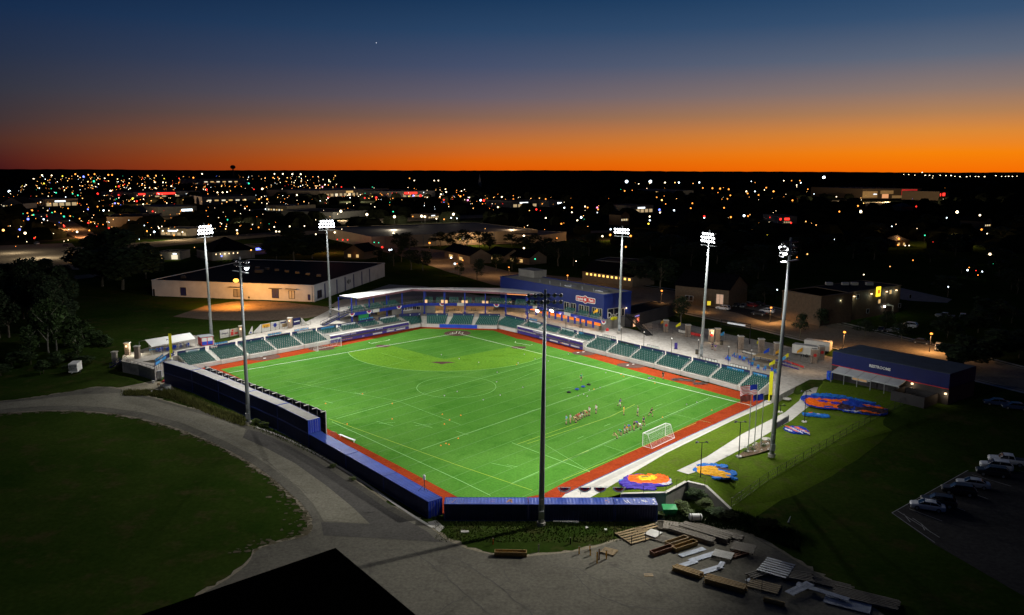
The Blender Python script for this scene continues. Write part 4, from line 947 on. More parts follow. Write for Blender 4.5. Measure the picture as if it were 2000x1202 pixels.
# left stairs to the deck
def stairflight(nm, label, a, b, w, m='dark_metal', n=16, cat='staircase', side=None):
    a = Vector(a); b = Vector(b); t_ = thing(nm, label, cat, a); d = (b-a); dh = Vector((d.x,d.y,0)).normalized(); s = Vector((-dh.y,dh.x,0))*w/2; mb = MB()
    for i in range(n):
        p = a+d*(i/n); q = a+d*((i+1)/n); z = q.z
        mb.hexa([Vector((k.x,k.y,z-.12)) for k in (p-s,p+s,q+s,q-s)],[Vector((k.x,k.y,z)) for k in (p-s,p+s,q+s,q-s)])
    mb.build('tread', M[m], t_)
    for sg_ in (-1,1):
        mb = MB(); mb.beam(a+s*sg_+Vector((0,0,-.05)), b+s*sg_+Vector((0,0,-.05)), .08, .35)
        mb.beam(a+s*sg_+Vector((0,0,1.0)), b+s*sg_+Vector((0,0,1.0)), .07)
        for i in range(0,n+1,2): c = a+d*(i/n)+s*sg_; mb.beam(c, c+Vector((0,0,1.0)), .05)
        mb.build('stringer', side or M['navy'], t_)
    return t_
a = P(628,636,ZC); b = Vector((df[0].x-1.5, df[0].y+2.5, 6)); stairflight('deck_staircase', 'dark blue outside staircase climbing to the left end of the grandstand', a, b, 2.0)
# ================================================================== buildings
def wallbox(mb, poly, z0, z1): mb.prism([(p[0],p[1]) for p in poly], z0, z1)
def facade_items(parent, a, d, nn, items, z, pre=None):
    """items: (name, u0, u1, z0, z1, material, frame material or None)"""
    a = Vector((a.x,a.y,0)); d = Vector((d.x,d.y,0))
    for it in items:
        nm, u0, u1, z0, z1, m = it[:6]; fr_ = it[6] if len(it) > 6 else None
        p = a+d*u0; q = a+d*u1; mb = MB()
        mb.hexa([p+nn*.07+Vector((0,0,z+z0)),q+nn*.07+Vector((0,0,z+z0)),q+nn*.004+Vector((0,0,z+z0)),p+nn*.004+Vector((0,0,z+z0))],[p+nn*.07+Vector((0,0,z+z1)),q+nn*.07+Vector((0,0,z+z1)),q+nn*.004+Vector((0,0,z+z1)),p+nn*.004+Vector((0,0,z+z1))])
        o = mb.build(nm, M[m] if isinstance(m,str) else m, parent)
        if fr_:
            mb = MB(); w = .12; e = nn*.06
            for z_ in (z0,z1): mb.beam(p+e+Vector((0,0,z+z_)), q+e+Vector((0,0,z+z_)), .16, w)
            for c in (p,q): mb.beam(c+e+Vector((0,0,z+z0)), c+e+Vector((0,0,z+z1)), w, .16, up=(d.x,d.y,0))
            if u1-u0 > 1.6: c = (p+q)/2; mb.beam(c+e+nn*.02+Vector((0,0,z+z0)), c+e+nn*.02+Vector((0,0,z+z1)), .07, .16, up=(d.x,d.y,0))
            mb.build('frame', M[fr_], o)
def bld(name, label, cat, A, B, h, depth, wm, rm, items=(), group=None, parapet=.35, roofkind='flat', left=(), right=(), z=None):
    """front wall from A to B (ground points, seen from the field side), extends away by depth"""
    A = Vector(A); B = Vector(B); z = A.z if z is None else z; d = Vector((B.x-A.x,B.y-A.y,0)); l = d.length; d.normalize(); bk = Vector((-d.y,d.x,0))
    if bk.y < 0 and abs(bk.y) > .3: bk = -bk
    nn = -bk; o = (A+B)/2+bk*depth/2; t = thing(name, label, cat, (o.x,o.y,z), group)
    Cc = B+bk*depth; D_ = A+bk*depth; mb = MB(); mb.prism([(p.x,p.y) for p in (A,B,Cc,D_)], z-1.5, z+h); mb.build('wall', M[wm] if isinstance(wm,str) else wm, t)
    mb = MB()
    if roofkind == 'flat':
        mb.prism([(p.x,p.y) for p in (A-bk*.0+d*.3+bk*.3,B-d*.3+bk*.3,Cc-d*.3-bk*.3,D_+d*.3-bk*.3)], z+h+.002, z+h+.12)
        rf_ = mb.build('roof', M[rm], t); mb = MB()
        for p, q in ((A,B),(B,Cc),(Cc,D_),(D_,A)): mb.beam(Vector((p.x,p.y,z+h+.1)), Vector((q.x,q.y,z+h+.1)), .5, parapet)
        mb.build('parapet', M[wm] if isinstance(wm,str) else wm, rf_)
    elif roofkind == 'gable':
        r = min(depth,l)*.28; e = .5; m0 = (A+D_)/2; m1 = (B+Cc)/2
        if depth > l: m0 = (A+B)/2; m1 = (D_+Cc)/2; q = [A-d*e-bk*e,B+d*e-bk*e,Cc+d*e+bk*e,D_-d*e+bk*e]; lo_ = [q[0],q[3]]; hi_ = [q[1],q[2]]; m0 = m0-bk*e; m1 = m1+bk*e
        else: q = [A-d*e-bk*e,B+d*e-bk*e,Cc+d*e+bk*e,D_-d*e+bk*e]; lo_ = [q[0],q[1]]; hi_ = [q[3],q[2]]; m0 = m0-d*e; m1 = m1+d*e
        Z = lambda p, zz: Vector((p.x,p.y,zz))
        zt, zr_ = z+h-.1, z+h+r
        for a_ in (lo_, hi_): mb.hexa([Z(a_[0],zt),Z(a_[1],zt),Z(m1,zr_),Z(m0,zr_)],[Z(a_[0],zt+.2),Z(a_[1],zt+.2),Z(m1,zr_+.2),Z(m0,zr_+.2)])
        mb.build('roof', M[rm], t); mb = MB()
        if depth > l: mb.face(Z(A,z+h),Z(B,z+h),Z((A+B)/2,zr_-.1)); mb.face(Z(D_,z+h),Z(Cc,z+h),Z((Cc+D_)/2,zr_-.1))
        else: mb.face(Z(A,z+h),Z(D_,z+h),Z((A+D_)/2,zr_-.1)); mb.face(Z(B,z+h),Z(Cc,z+h),Z((Cc+B)/2,zr_-.1))
        mb.build('gable', M[wm] if isinstance(wm,str) else wm, t)
    else:  # hip
        r = min(depth,l)*.3; e = .8; q = [A-d*e-bk*e,B+d*e-bk*e,Cc+d*e+bk*e,D_-d*e+bk*e]; Z = lambda p, zz: Vector((p.x,p.y,zz)); k = min(depth,l)/2
        c0 = (A+D_)/2+d*k; c1 = (B+Cc)/2-d*k; zt = z+h-.1
        if (c1-c0).dot(d) < .2: c0 = c1 = (c0+c1)/2
        q = [Z(p,zt) for p in q]; c0 = Z(c0,z+h+r); c1 = Z(c1,z+h+r)+d*.01
        mb.face(q[0],q[1],c1,c0); mb.face(q[1],q[2],c1); mb.face(q[2],q[3],c0,c1); mb.face(q[3],q[0],c0); mb.face(*q); mb.build('roof', M[rm], t)
    facade_items(t, A, d, nn, items, z)
    facade_items(t, D_, -bk, -d, [(i[0],)+(i[1],i[2])+tuple(i[3:]) for i in left], z)
    facade_items(t, B, bk, d, right, z)
    return t, A, B, d, nn, l, bk, z
# ------------------------------------------------ the blue stand building
f0 = P(977,541,13.4); f1 = P(1180,576.5,13.4); d = Vector((f1.x-f0.x,f1.y-f0.y,0)).normalized(); bk = Vector((-d.y,d.x,0))
if bk.x < 0: bk = -bk
f2 = f1+bk*11.5; f3 = f0+bk*11.5; nn = -bk; l = (f1-f0).length
t = thing('blue_building', 'long blue two storey building with a flat roof and red park sign', 'building', ((f0.x+f2.x)/2,(f0.y+f2.y)/2,ZC))
wblue = mat('wall_blue', (.006,.018,.13), rough=.45, var=.14, sc=.3, spec=.4)
mb = MB(); mb.prism([(p.x,p.y) for p in (f0,f1,f2,f3)], 6.05, 13.2); mb.build('upper_wall', wblue, t)
mb = MB(); ins = bk*.25; mb.prism([(p.x,p.y) for p in (f0+ins,f1+ins-d*.25,f2-ins-d*.25,f3-ins)], ZC, 6.03); mb.build('ground_wall', M['concrete_dark'], t)
mb = MB(); mb.prism([(p.x,p.y) for p in (f0+ins+d*.3,f1+ins-d*.3,f2-ins-d*.3,f3-ins+d*.3)], 13.2, 13.32); rfb = mb.build('roof', mat('roof_gravel', (.34,.32,.27), var=.18, sc=.5), t)
mb = MB()
for p, q in ((f0,f1),(f1,f2),(f2,f3),(f3,f0)): mb.beam(Vector((p.x,p.y,13.3)), Vector((q.x,q.y,13.3)), .3, .5)
mb.build('parapet', wblue, rfb)
mb = MB()
for u, v in ((.62,6),(.88,7)): c = f0+d*l*u+bk*v*.7; c.z = 13.34; mb.box(c.x,c.y,13.33,3.4,2.2,.35,math.atan2(d.y,d.x))
mb.build('skylight', M['galv'], rfb)
c = f0+d*3+bk*8; tt_ = (P(1018,533,15),P(1061,543,15)); mb = MB(); mb.box(c.x+3,c.y,13.33,8.5,5.5,2.4,math.atan2(d.y,d.x)); rb_ = mb.build('plant_room', M['concrete_dark'], rfb)
mb = MB()
for i in range(6): p = f0+d*(l*(.35+.1*i))+bk*3; mb.tube([(p.x,p.y,13.3),(p.x,p.y,14.2)], .12, 6)
mb.build('vent_pipe', M['steel'], rfb)
# window ribbon
wins = []
for u0, u1 in ((.655,.70),(.715,.76),(.79,.83),(.84,.875),(.905,.94),(.95,.985)): wins.append(('window', l*u0, l*u1, 3.4, 6.3, 'glass_dark', 'cream'))
facade_items(t, f0, d, nn, wins, ZC)
# ground floor bays: orange over grey, blue piers
kk = [.30,.37,.44,.50,.56,.62,.68,.74,.79,.84,.90,.97]
its = []
for i in range(len(kk)-1):
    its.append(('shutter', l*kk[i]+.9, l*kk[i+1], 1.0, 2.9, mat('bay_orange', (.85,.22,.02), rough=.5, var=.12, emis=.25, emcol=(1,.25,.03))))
    its.append(('pier', l*kk[i], l*kk[i]+.85, 0, 3.1, 'blue'))
facade_items(t, f0-ins*0+nn*-.25, d, nn, its, ZC)
# side face
si = [('window', 1.6, 6.6, 3.6, 6.2, 'glass_dark', 'cream'),('door', 7.4, 8.6, 3.5, 5.8, 'glass_dark', 'cream')]
facade_items(t, f1, bk, d, si, ZC)
text('Dock', 2.6, f1+bk*4.2+d*.12+Vector((0,0,ZC+4.2-13.4)), bk, (0,0,1), M['offwhite'], 'mural_lettering', t, .02)
mb = MB(); c = f1+bk*4.0+d*.35; c.z = 6.0
mb.sphere((0,0,0), 1, 16, 8, (1.5,.3,.55)); mb.v = [tuple(c+bk*v[0]+d*v[1]+Vector((0,0,v[2]))) for v in mb.v]; mb.build('oval_sign', M['yellow'], t)
mb = MB(); c = f1+bk*9.2+d*.3; mb.box(c.x,c.y,8.4,.3,.3,.35); mb.build('wall_lamp', M['e_warm'], t); point((c.x+.8,c.y-.3,8.2), 60, (1,.7,.5), .15)
# red and white park sign on the facade
sc_ = f0+d*l*.845+nn*.12; sc_.z = 11.0
def sign_shape(w, h, rr):
    pts = []
    for cx2, cy2, a0 in ((w-rr,h-rr,0),(-w+rr,h-rr,90),(-w+rr,-h+rr,180),(w-rr,-h+rr,270)):
        for k in range(5): an = math.radians(a0+k*22.5); pts.append((cx2+rr*math.cos(an), cy2+rr*math.sin(an)))
    return pts
sign = None
for (w_, h_, r_, m_, off) in ((4.3,.85,.4,'white',.0),(4.1,.66,.35,'red',.05)):
    mb = MB(); pts = sign_shape(w_, h_, r_); fl = [sc_+d*x+Vector((0,0,y))+nn*off for x,y in pts]; bkf = [p-nn*.06 for p in fl]; k = len(fl)
    mb.add(fl+bkf, [tuple(range(k))]+[(i,(i+1)%k,(i+1)%k+k,i+k) for i in range(k)])
    for k2, (cx2, rad) in enumerate(((0,1.25 if m_ == 'white' else 1.05),)):
        f_ = [sc_+d*(rad*math.cos(2*PI*q/20))+Vector((0,0,rad*math.sin(2*PI*q/20)))+nn*(off+.025) for q in range(20)]; mb.face(*f_)
    o_ = mb.build('sign_board', M[m_], sign or t)
    sign = sign or o_
text('Capital', 1.15, sc_-d*2.55+nn*.08, d, (0,0,1), M['white'], 'lettering', sign, .02, bold=.02)
text('Park', 1.15, sc_+d*2.6+nn*.08, d, (0,0,1), M['white'], 'lettering', sign, .02, bold=.02)
mb = MB(); f_ = [sc_+d*((.75 if q % 2 else .32)*math.cos(2*PI*q/10))+Vector((0,0,(.75 if q % 2 else .32)*math.sin(2*PI*q/10)))+nn*.10 for q in range(10)]; mb.face(*f_); mb.build('emblem', M['white'], sign)
for k in range(5):
    p = f0+d*l*(.38+.14*k)-bk*2.2; point((p.x,p.y,5.4), 170, (1,.60,.28), .3)
# outside stair at its right side
b = f1+bk*9.8+d*.8; b.z = 6.3; a = P(1269,656,ZC)
stairflight('side_staircase', 'black outside staircase down the end wall of the blue building', a, b, 1.8, side=M['black'])
# flag on deck
def feather(label, x, y, z, hgt, col, side=1, group='feather flags on the plaza', yy_top=None, kind='feather_flag'):
    p = P(x,y,z)
    if yy_top: hgt = PY(x,yy_top,p.y).z-z
    t_ = thing(kind, label, 'flag', p, group); mb = MB(); mb.tube([p,(p.x,p.y,z+hgt)], [.04,.025], 6); mb.build('staff', M['steel'], t_)
    mb = MB(); n = 8; w = 1.35; vs = []; H_ = .95
    for i in range(n+1):
        u = i/n
        for j in range(3):
            v = j/2; vs.append((p.x+side*(.03+w*u), p.y+.14*math.sin(u*7+j), z+hgt-.05-u*u*.55-(H_*(1-.25*u))*v-.3*u))
    mb.add(vs, [(i*3+j,i*3+j+1,i*3+j+4,i*3+j+3) for i in range(n) for j in range(2)]); mb.build('cloth', M[col], t_, smooth=True); return t_
ff = [(1388,637,ZC,603,'amber','orange flag by the left plaza pillar'),(1330,645,ZC,629,'yellow','first yellow flag by the plaza gate'),(1414,667,ZC,648,'sky_blue','light blue flag in front of the arch gate'),(1451,676,ZC,655,'amber','faded orange flag right of the arch gate'),(1488,684,ZC,661,'yellow','yellow flag before the grass verge'),
 (1502,702,ZC,680,'blue_bright','blue flag left of the leaning floodlight pole'),(1525,700,ZC,681,'amber','orange flag beside the leaning floodlight pole'),(1528,690,ZC,671,'blue_bright','blue flag on the brick pillar near the floodlight pole'),(1567,700,ZC,679,'amber','square amber flag near the white trailers'),(1540,707,ZC,690,'yellow','narrow yellow flag right of the leaning pole'),(1513,728,ZC,703,'yellow','large yellow flag above the end of the stand'),(1534,716,ZC,695,'sky_blue','blue flag low behind the floodlight pole'),(1168,626,6.0,603,'amber','yellow flag on the balcony of the blue building')]
for x, y, z, yt, col, lb in ff:
    if x == 1388: x, y, yt = 1299, 640, 624
    if x == 1330: x, y, yt = 1329, 650, 630
    feather(lb, x, y, z, 3, col, -1, yy_top=yt)
# ------------------------------------------------ low dark hall right of it, lit entrance
t, A, B, d, nn, l, bk, z = bld('entrance_hall', 'low dark entrance hall between the blue building and the street', 'building', P(1232,640,ZC), P(1318,617,ZC), 3.6, 9, 'roof_dark', 'roof_black')
facade_items(t, A, d, nn, [('entry_panel', 1.0, 2.6, 0, 2.4, mat('e_entry', (.2,.08,.04), var=.4, sc=2, emis=1.2, emcol=(1,.55,.3)), 'dark_metal'),('entry_panel', 3.0, 4.6, .8, 2.6, mat('e_entry2', (.2,.03,.02), var=.4, sc=3, emis=.8, emcol=(1,.25,.12)), 'dark_metal'),('lit_sign', 2.2, 4.6, 2.9, 3.3, mat('e_purple', (.1,.1,.3), var=0, emis=.5, emcol=(.4,.3,1)))], ZC)
c = A+d*3+nn*1.5; point((c.x,c.y,5.2), 90, (1,.65,.35), .3)
# ------------------------------------------------ restrooms
rz_ = 9.1; q0, q1, q2, q3 = P(1626.6,686.5,rz_), P(1856,731.8,rz_), P(1918,712,rz_), P(1668,671.5,rz_)
t = thing('restroom_building', 'long navy restroom building with an awning and a dark flat roof', 'building', ((q0.x+q2.x)/2,(q0.y+q2.y)/2,ZG))
d = Vector((q1.x-q0.x,q1.y-q0.y,0)).normalized(); bk = Vector((-d.y,d.x,0)); bk = bk if bk.y > 0 else -bk; nn = -bk; l = (q1-q0).length
dep = max(4,(q3-q0).dot(bk)); q2 = q1+bk*dep; q3 = q0+bk*dep
navyw = mat('wall_navy', (.006,.011,.10), rough=.4, var=.15, sc=.4)
mb = MB(); mb.prism([(p.x,p.y) for p in (q0,q1,q2,q3)], 6.1, rz_); mb.build('upper_wall', navyw, t)
mb = MB(); mb.prism([(p.x,p.y) for p in (q0+bk*.05,q1+bk*.05,q2,q3)], ZG-.5, 5.95); mb.build('ground_wall', M['roof_dark'], t)
mb = MB(); mb.beam(Vector((q0.x,q0.y,6.03)), Vector((q1.x,q1.y,6.03)), .2, .14); mb.build('red_trim', M['red'], t)
mb = MB(); mb.prism([(p.x,p.y) for p in (q0+bk*.2,q1+bk*.2,q2-bk*.2,q3-bk*.2)], rz_+.003, rz_+.1); mb.build('roof', mat('roof_slate', (.05,.07,.10), var=.25, sc=.5), t)
text('RESTROOMS', .85, q0+d*l*.435+nn*.08+Vector((0,0,-1.55)), d, (0,0,1), M['white'], 'lettering', t, .03, bold=.02)
aw = [(.07,.66)]; a = q0+d*l*.07; b = q0+d*l*.665; a.z = b.z = 5.9; mb = MB()
o0 = a+nn*3.0; o1 = b+nn*3.0; o0.z = o1.z = 5.1
n = 5
for i in range(n):
    p0, p1 = a.lerp(b,i/n), a.lerp(b,(i+1)/n); r0, r1 = o0.lerp(o1,i/n), o0.lerp(o1,(i+1)/n); g_ = (p1-p0).normalized()*.06
    mb.hexa([p0+g_,p1-g_,r1-g_,r0+g_],[k+Vector((0,0,.1)) for k in (p0+g_,p1-g_,r1-g_,r0+g_)])
aw = mb.build('awning', mat('awning_grey', (.5,.52,.53), rough=.5, var=.12), t)
mb = MB()
for i in range(n+1): r = o0.lerp(o1,i/n); mb.beam((r.x,r.y,ZG),(r.x,r.y,5.1), .12)
mb.beam(o0+Vector((0,0,-.05)),o1+Vector((0,0,-.05)),.12,.2); mb.build('post', M['steel'], aw)
its = [('door', l*.1, l*.1+1.6, 0, 2.3, 'black'),('window', l*.2, l*.2+3.5, .9, 1.5, mat('e_dimwarm', (.2,.12,.06), var=.3, sc=2, emis=.25, emcol=(1,.6,.3)), 'steel'),('door', l*.36, l*.36+1.6, 0, 2.3, 'black'),('door', l*.52, l*.52+1.6, 0, 2.3, 'black'),('sign_disc', l*.03, l*.03+.7, 1.9, 2.5, 'red'),('notice', l*.33,l*.33+1.0,1.2,1.6,'white')]
facade_items(t, q0, d, nn, its, ZG)
for u, hh_ in ((.72,5.5),(.985,4.9)):
    c = q0+d*l*u+nn*.35; mb = MB(); mb.box(c.x,c.y,hh_,.35,.35,.3); mb.build('wall_lamp', M['e_warm'], t); point((c.x+nn.x*.3,c.y+nn.y*.3,hh_-.25), 45, (1,.72,.42), .12)
mb = MB(); c = q0+d*l*.015+nn*1.2; mb = MB(); mb.box(c.x,c.y,ZG,.9,.9,2.0,.5)
vt = thing('vending_machine', 'blue vending machine at the left corner of the restroom building', 'vending machine', (c.x,c.y,ZG)); mb.build('cabinet', M['blue_bright'], vt)
mb = MB(); mb.box(c.x-.35,c.y-.35,ZG+.7,.5,.04,1.0,.5); mb.build('front_panel', M['sky_blue'], vt)
# waste enclosure
c0 = q0+d*l*.80+nn*3.2; ex = thing('waste_enclosure', 'open topped block wall waste enclosure at the restroom corner', 'enclosure', (c0.x,c0.y,ZG))
mb = MB(); w_, dp_ = 3.3, 2.8; cs = [c0-d*w_-nn*(-dp_)*1, c0+d*w_+nn*dp_, c0+d*w_-nn*dp_, c0-d*w_-nn*dp_]
cs = [c0-d*w_+nn*dp_, c0+d*w_+nn*dp_, c0+d*w_-nn*dp_*.9, c0-d*w_-nn*dp_*.9]
for i in range(4):
    p, q = cs[i], cs[(i+1)%4]
    e_ = (q-p).normalized()*.13; mb.beam(Vector((p.x,p.y,ZG+.9))+(e_ if i % 2 else -e_), Vector((q.x,q.y,ZG+.9))-(e_ if i % 2 else -e_), .24, 2.4)
mb.build('block_wall', M['roof_dark'], ex)
mb = MB(); mb.box(c0.x,c0.y,ZG-.6,2.6,1.8,1.6,math.atan2(d.y,d.x)); mb.build('bin', M['dark_metal'], ex)
# ------------------------------------------------ warehouse
w0, w1 = P(296,548,8.6), P(613,558.5,8.6); w2 = P(763,515,8.6)
mb = MB()
whm = mat('wall_whitewash', (.42,.43,.45), rough=.75, var=.12, sc=.35)
M['whitewash'] = whm
fl = w1-w0; fl.z = 0; L0 = fl.length
fx = lambda pxx: max(.1, (xrayline(pxx, ZG, Vector((w0.x,w0.y,0)), Vector((w1.x,w1.y,0)))-Vector((w0.x,w0.y,0))).length)
items = [('door', fx(354), fx(364), .6, 3.6, 'navy', 'dark_metal'),('door', fx(297), fx(303), 0, 2.6, 'dark_metal'),('dock_door', fx(457), fx(471), .8, 3.6, 'concrete_dark', 'black'),('door', fx(532), fx(545), .9, 4.2, 'navy', 'dark_metal'),('dock_door', fx(565), fx(576), .9, 3.8, 'cream', 'black'),('door', fx(602), fx(606), .6, 2.6, 'navy', 'dark_metal'),('downpipe', fx(610.5), fx(611), 0, 5.6, 'dark_metal'),('vent', fx(485), fx(488), .4, 1.1, 'black')]
dd_ = (w2-w1); dd_.z = 0; dl_ = dd_.length
rt = [('downpipe', dl_*u, dl_*u+.9, 0, 5.5, 'navy') for u in (.12,.27,.38,.50,.62,.74)]+[('dock_door', dl_*.035, dl_*.085, .8, 3.6, 'black', 'navy'),('window', dl_*.41, dl_*.42, 2.6, 3.8,'black'),('window', dl_*.43, dl_*.44, 2.2, 4.0,'black'),('window', dl_*.45, dl_*.46, 2.6, 3.8,'black'),('door', dl_*.85, dl_*.87, 0, 2.6,'galv')]
t, A, B, d, nn, l, bk, z = bld('warehouse', 'long white block warehouse with a black flat roof and loading doors', 'building', (w0.x,w0.y,ZG), (w1.x,w1.y,ZG), 5.8, dl_, whm, 'roof_black', items, right=rt)
mb = MB()
for x0_, x1_ in ((450,478),(528,552),(560,582)):
    p = A+d*fx(x0_)+nn*.7; q = A+d*fx(x1_)+nn*.7; mb.beam(Vector((p.x,p.y,ZG+4.5)), Vector((q.x,q.y,ZG+4.5)), 1.2, .12)
mb.build('dock_canopy', M['dark_metal'], t)
mb = MB()
for i in range(9): c = A+d*(8+i*6)+bk*(8+(i*37%40)); mb.box(c.x,c.y,8.6,1.6,1.2,.9)
mb.build('roof_unit', M['dark_metal'], t)
ho, c = 0, A+d*l*.42+bk*30; mb = MB(); mb.box(c.x,c.y,8.6,3,2,1.2); mb.build('roof_unit', M['dark_metal'], t)
# orange pole lamp in front of it
def street_lamp(x, y, z, ytop, kind, label, group, power=0, r=.28, arm=0, lampcol=None, nm='street_lamp'):
    p = P(x,y,z); top_ = PY(x,ytop,p.y).z; t_ = thing(nm, label, 'street lamp', p, group); mb = MB(); mb.tube([p,(p.x,p.y,top_)], [.12,.07], 6)
    if arm: mb.tube([(p.x,p.y,top_),(p.x+arm,p.y-.2,top_+.2)], .05, 5)
    mb.build('post', M['dark_metal'], t_); mb = MB(); mb.sphere((p.x+arm,p.y-.2,top_+.15), r, 8, 6, (1,1,.7)); mb.build('lantern', M[kind], t_)
    if power: spot('lamp_light', (p.x+arm,p.y-.75,top_-(1.3 if kind == 'e_sodium' else .35)), (p.x+arm,p.y-(.75 if nm != 'street_lamp' or kind != 'e_sodium' else -3),ZG), power, 166, .3, lampcol or ((1,.50,.17) if kind in ('e_orange','e_sodium') else (1,.85,.6)), .3)
    return t_
em('e_sodium', (1,.40,.055), 3.6)
street_lamp(476,599,ZG,549,'e_sodium','glaring orange lamp on a pole in front of the white warehouse',None,24000,1.0,-2.1,(1,.40,.06))
# ================================================================== people
def skin_mesh(name, joints, edges, root=0, sub=1):
    me = bpy.data.meshes.new(name); me.from_pydata([j[:3] for j in joints], edges, []); ob = bpy.data.objects.new(name, me); C.objects.link(ob)
    md = ob.modifiers.new('s', 'SKIN'); 
    for i, v in enumerate(me.skin_vertices[0].data): v.radius = (joints[i][3], joints[i][4] if len(joints[i]) > 4 else joints[i][3]); v.use_root = (i == root)
    m2 = ob.modifiers.new('u', 'SUBSURF'); m2.levels = sub; m2.render_levels = sub
    dg = bpy.context.evaluated_depsgraph_get(); out = bpy.data.meshes.new_from_object(ob.evaluated_get(dg)); bpy.data.objects.remove(ob); bpy.data.meshes.remove(me)
    for f in out.polygons: f.use_smooth = True
    return out
def pose_meshes(kind):
    """returns dict of meshes: body, shirt, shorts, hair; figure about 1.75 m, facing -y"""
    lean = {'stand':0,'walk':.08,'run':.3,'bend':1.25,'throw':.12,'crouch':.7,'lie':0}[kind]
    hip = Vector((0,0,.92)); 
    if kind == 'crouch': hip.z = .55
    up = Vector((0,-math.sin(lean),math.cos(lean)))
    def T(x, y, z):   # torso frame from hip
        return hip+Vector((x,0,0))+up*z+Vector((0,math.cos(lean),math.sin(lean)))*y
    chest = T(0,0,.36); neck = T(0,-.01,.53); hd = T(0,-.03,.63); ht = T(0,-.03,.74)
    if kind == 'bend': hd = neck+Vector((0,-.07,-.08)); ht = hd+Vector((0,-.06,-.09))
    J = []; E = []
    def a(p, r, r2=None, par=None):
        J.append((p[0],p[1],p[2],r,r2 or r)); 
        if par is not None: E.append((par, len(J)-1))
        return len(J)-1
    i0 = a(hip,.14,.11); i1 = a(T(0,0,.18),.125,.095,i0); i2 = a(chest,.155,.105,i1); i3 = a(neck,.06,.06,i2); i4 = a(hd,.082,.09,i3); i5 = a(ht,.085,.095,i4)
    # brow, nose
    sh = {}
    st = {'stand':(.0,.0),'walk':(.28,-.25),'run':(.5,-.45),'bend':(.12,-.05),'throw':(.3,-.25),'crouch':(-.45,-.2),'lie':(0,0)}[kind]
    for s, sw in ((-1,st[0]),(1,st[1])):
        h = hip+Vector((s*.1,0,-.06)); k = h+Vector((s*.03,-sw*.6,-.42 if kind != 'crouch' else -.1)); f_ = k+Vector((0,sw*.15+(.22 if (kind == 'run' and sw < 0) else 0),-.40 if kind != 'crouch' else -.34))
        if kind == 'run' and sw < 0: f_.z += .12
        f_.z = max(.07, f_.z) if kind in ('run',) else .07
        ha = a(h,.095,.1,i0); ka = a(k,.062,.065,ha); fa = a(f_,.042,.045,ka); a(f_+Vector((0,-.17,-.03)),.035,.028,fa)
        S_ = T(s*.2,0,.46)
        if kind in ('bend',): el = S_+Vector((s*.05,-.02,-.28)); wr = el+Vector((-s*.08,-.04,-.24))
        elif kind == 'throw' and s > 0: el = S_+Vector((s*.22,.1,.1)); wr = el+Vector((.06,.05,.24))
        elif kind == 'run': el = S_+Vector((s*.06,.2*s,-.2)); wr = el+Vector((-s*.03,-.22,.06))
        elif kind == 'crouch': el = S_+Vector((s*.08,-.12,-.2)); wr = el+Vector((-s*.08,-.2,-.05))
        elif kind == 'walk': el = S_+Vector((s*.06,-.08*s,-.27)); wr = el+Vector((0,-.1*s-.05,-.23))
        else: el = S_+Vector((s*.07,.02,-.27)); wr = el+Vector((0,-.06,-.25))
        sa = a(S_,.068,.07,i2); ea = a(el,.045,.045,sa); wa = a(wr,.030,.026,ea); d = (wr-el).normalized(); pa = a(wr+d*.07,.036,.018,wa)
        side = Vector((d.y,-d.x,0)) if abs(d.z) < .8 else Vector((0,1,0))
        for q, ln in ((-.027,.060),(-.009,.075),(.009,.070),(.027,.055)): a(wr+d*(.09+ln)+side*q*1.2+Vector((-s*.012,0,0)),.009,.009,pa)
        a(wr+d*.06+side*-.06,.010,.010,wa)
        sh[s] = (S_, el, wr, h, k, f_)
    body = skin_mesh('body', J, E)
    J = []; E = []
    i0 = a(T(0,0,-.03),.155,.125); i1 = a(T(0,0,.18),.145,.115,i0); i2 = a(chest,.172,.122,i1); i3 = a(T(0,0,.50),.10,.085,i2)
    for s in (-1,1): S_, el = sh[s][0], sh[s][1]; sa = a(S_,.085,.085,i2); a(S_.lerp(el,.75),.062,.062,sa)
    shirt = skin_mesh('shirt', J, E)
    J = []; E = []
    i0 = a(T(0,0,.03),.16,.13); i1 = a(hip+Vector((0,0,-.04)),.165,.135,i0)
    for s in (-1,1): h, k = sh[s][3], sh[s][4]; ha = a(h,.11,.115,i1); a(h.lerp(k,.75),.088,.09,ha)
    shorts = skin_mesh('shorts', J, E)
    mb = MB(); c = (Vector(hd)+Vector(ht))/2; dd = (Vector(ht)-Vector(hd)).normalized(); c = c+dd*.035+Vector((0,.02,0)); mb.sphere(c, .108, 10, 7, (1,1.05,.95))
    # keep the face side open: push front lower vertices back
    mb.v = [(v[0], (v[1] if not (v[1] < c.y-.03 and v[2] < c.z+.02) else c.y-.02), v[2]) for v in mb.v]
    hair = bpy.data.meshes.new('hair'); hair.from_pydata(mb.v, [], mb.f)
    mb = MB(); e = hd.lerp(ht,.55); fwd = Vector((0,-1,0)) if kind != 'bend' else Vector((0,-.6,-.8))
    for s in (-1,1): mb.sphere(e+fwd*.085+Vector((s*.032,0,.0)), .012, 6, 4)
    mb.sphere(hd.lerp(ht,.3)+fwd*.1, .014, 6, 4)
    face = bpy.data.meshes.new('face'); face.from_pydata(mb.v, [], mb.f)
    mb = MB()
    for s in (-1,1): f_ = sh[s][5]; mb.hexa([f_+Vector(k) for k in ((-.05,-.2,-.07),(.05,-.2,-.07),(.05,.08,-.07),(-.05,.08,-.07))],[f_+Vector(k) for k in ((-.045,-.18,0),(.045,-.18,0),(.045,.07,.05),(-.045,.07,.05))])
    shoe = bpy.data.meshes.new('shoes'); shoe.from_pydata(mb.v, [], mb.f)
    return dict(body=body, shirt=shirt, shorts=shorts, hair=hair, face=face, shoes=shoe)
POSE = {k: pose_meshes(k) for k in ('stand','walk','run','bend','throw','crouch')}
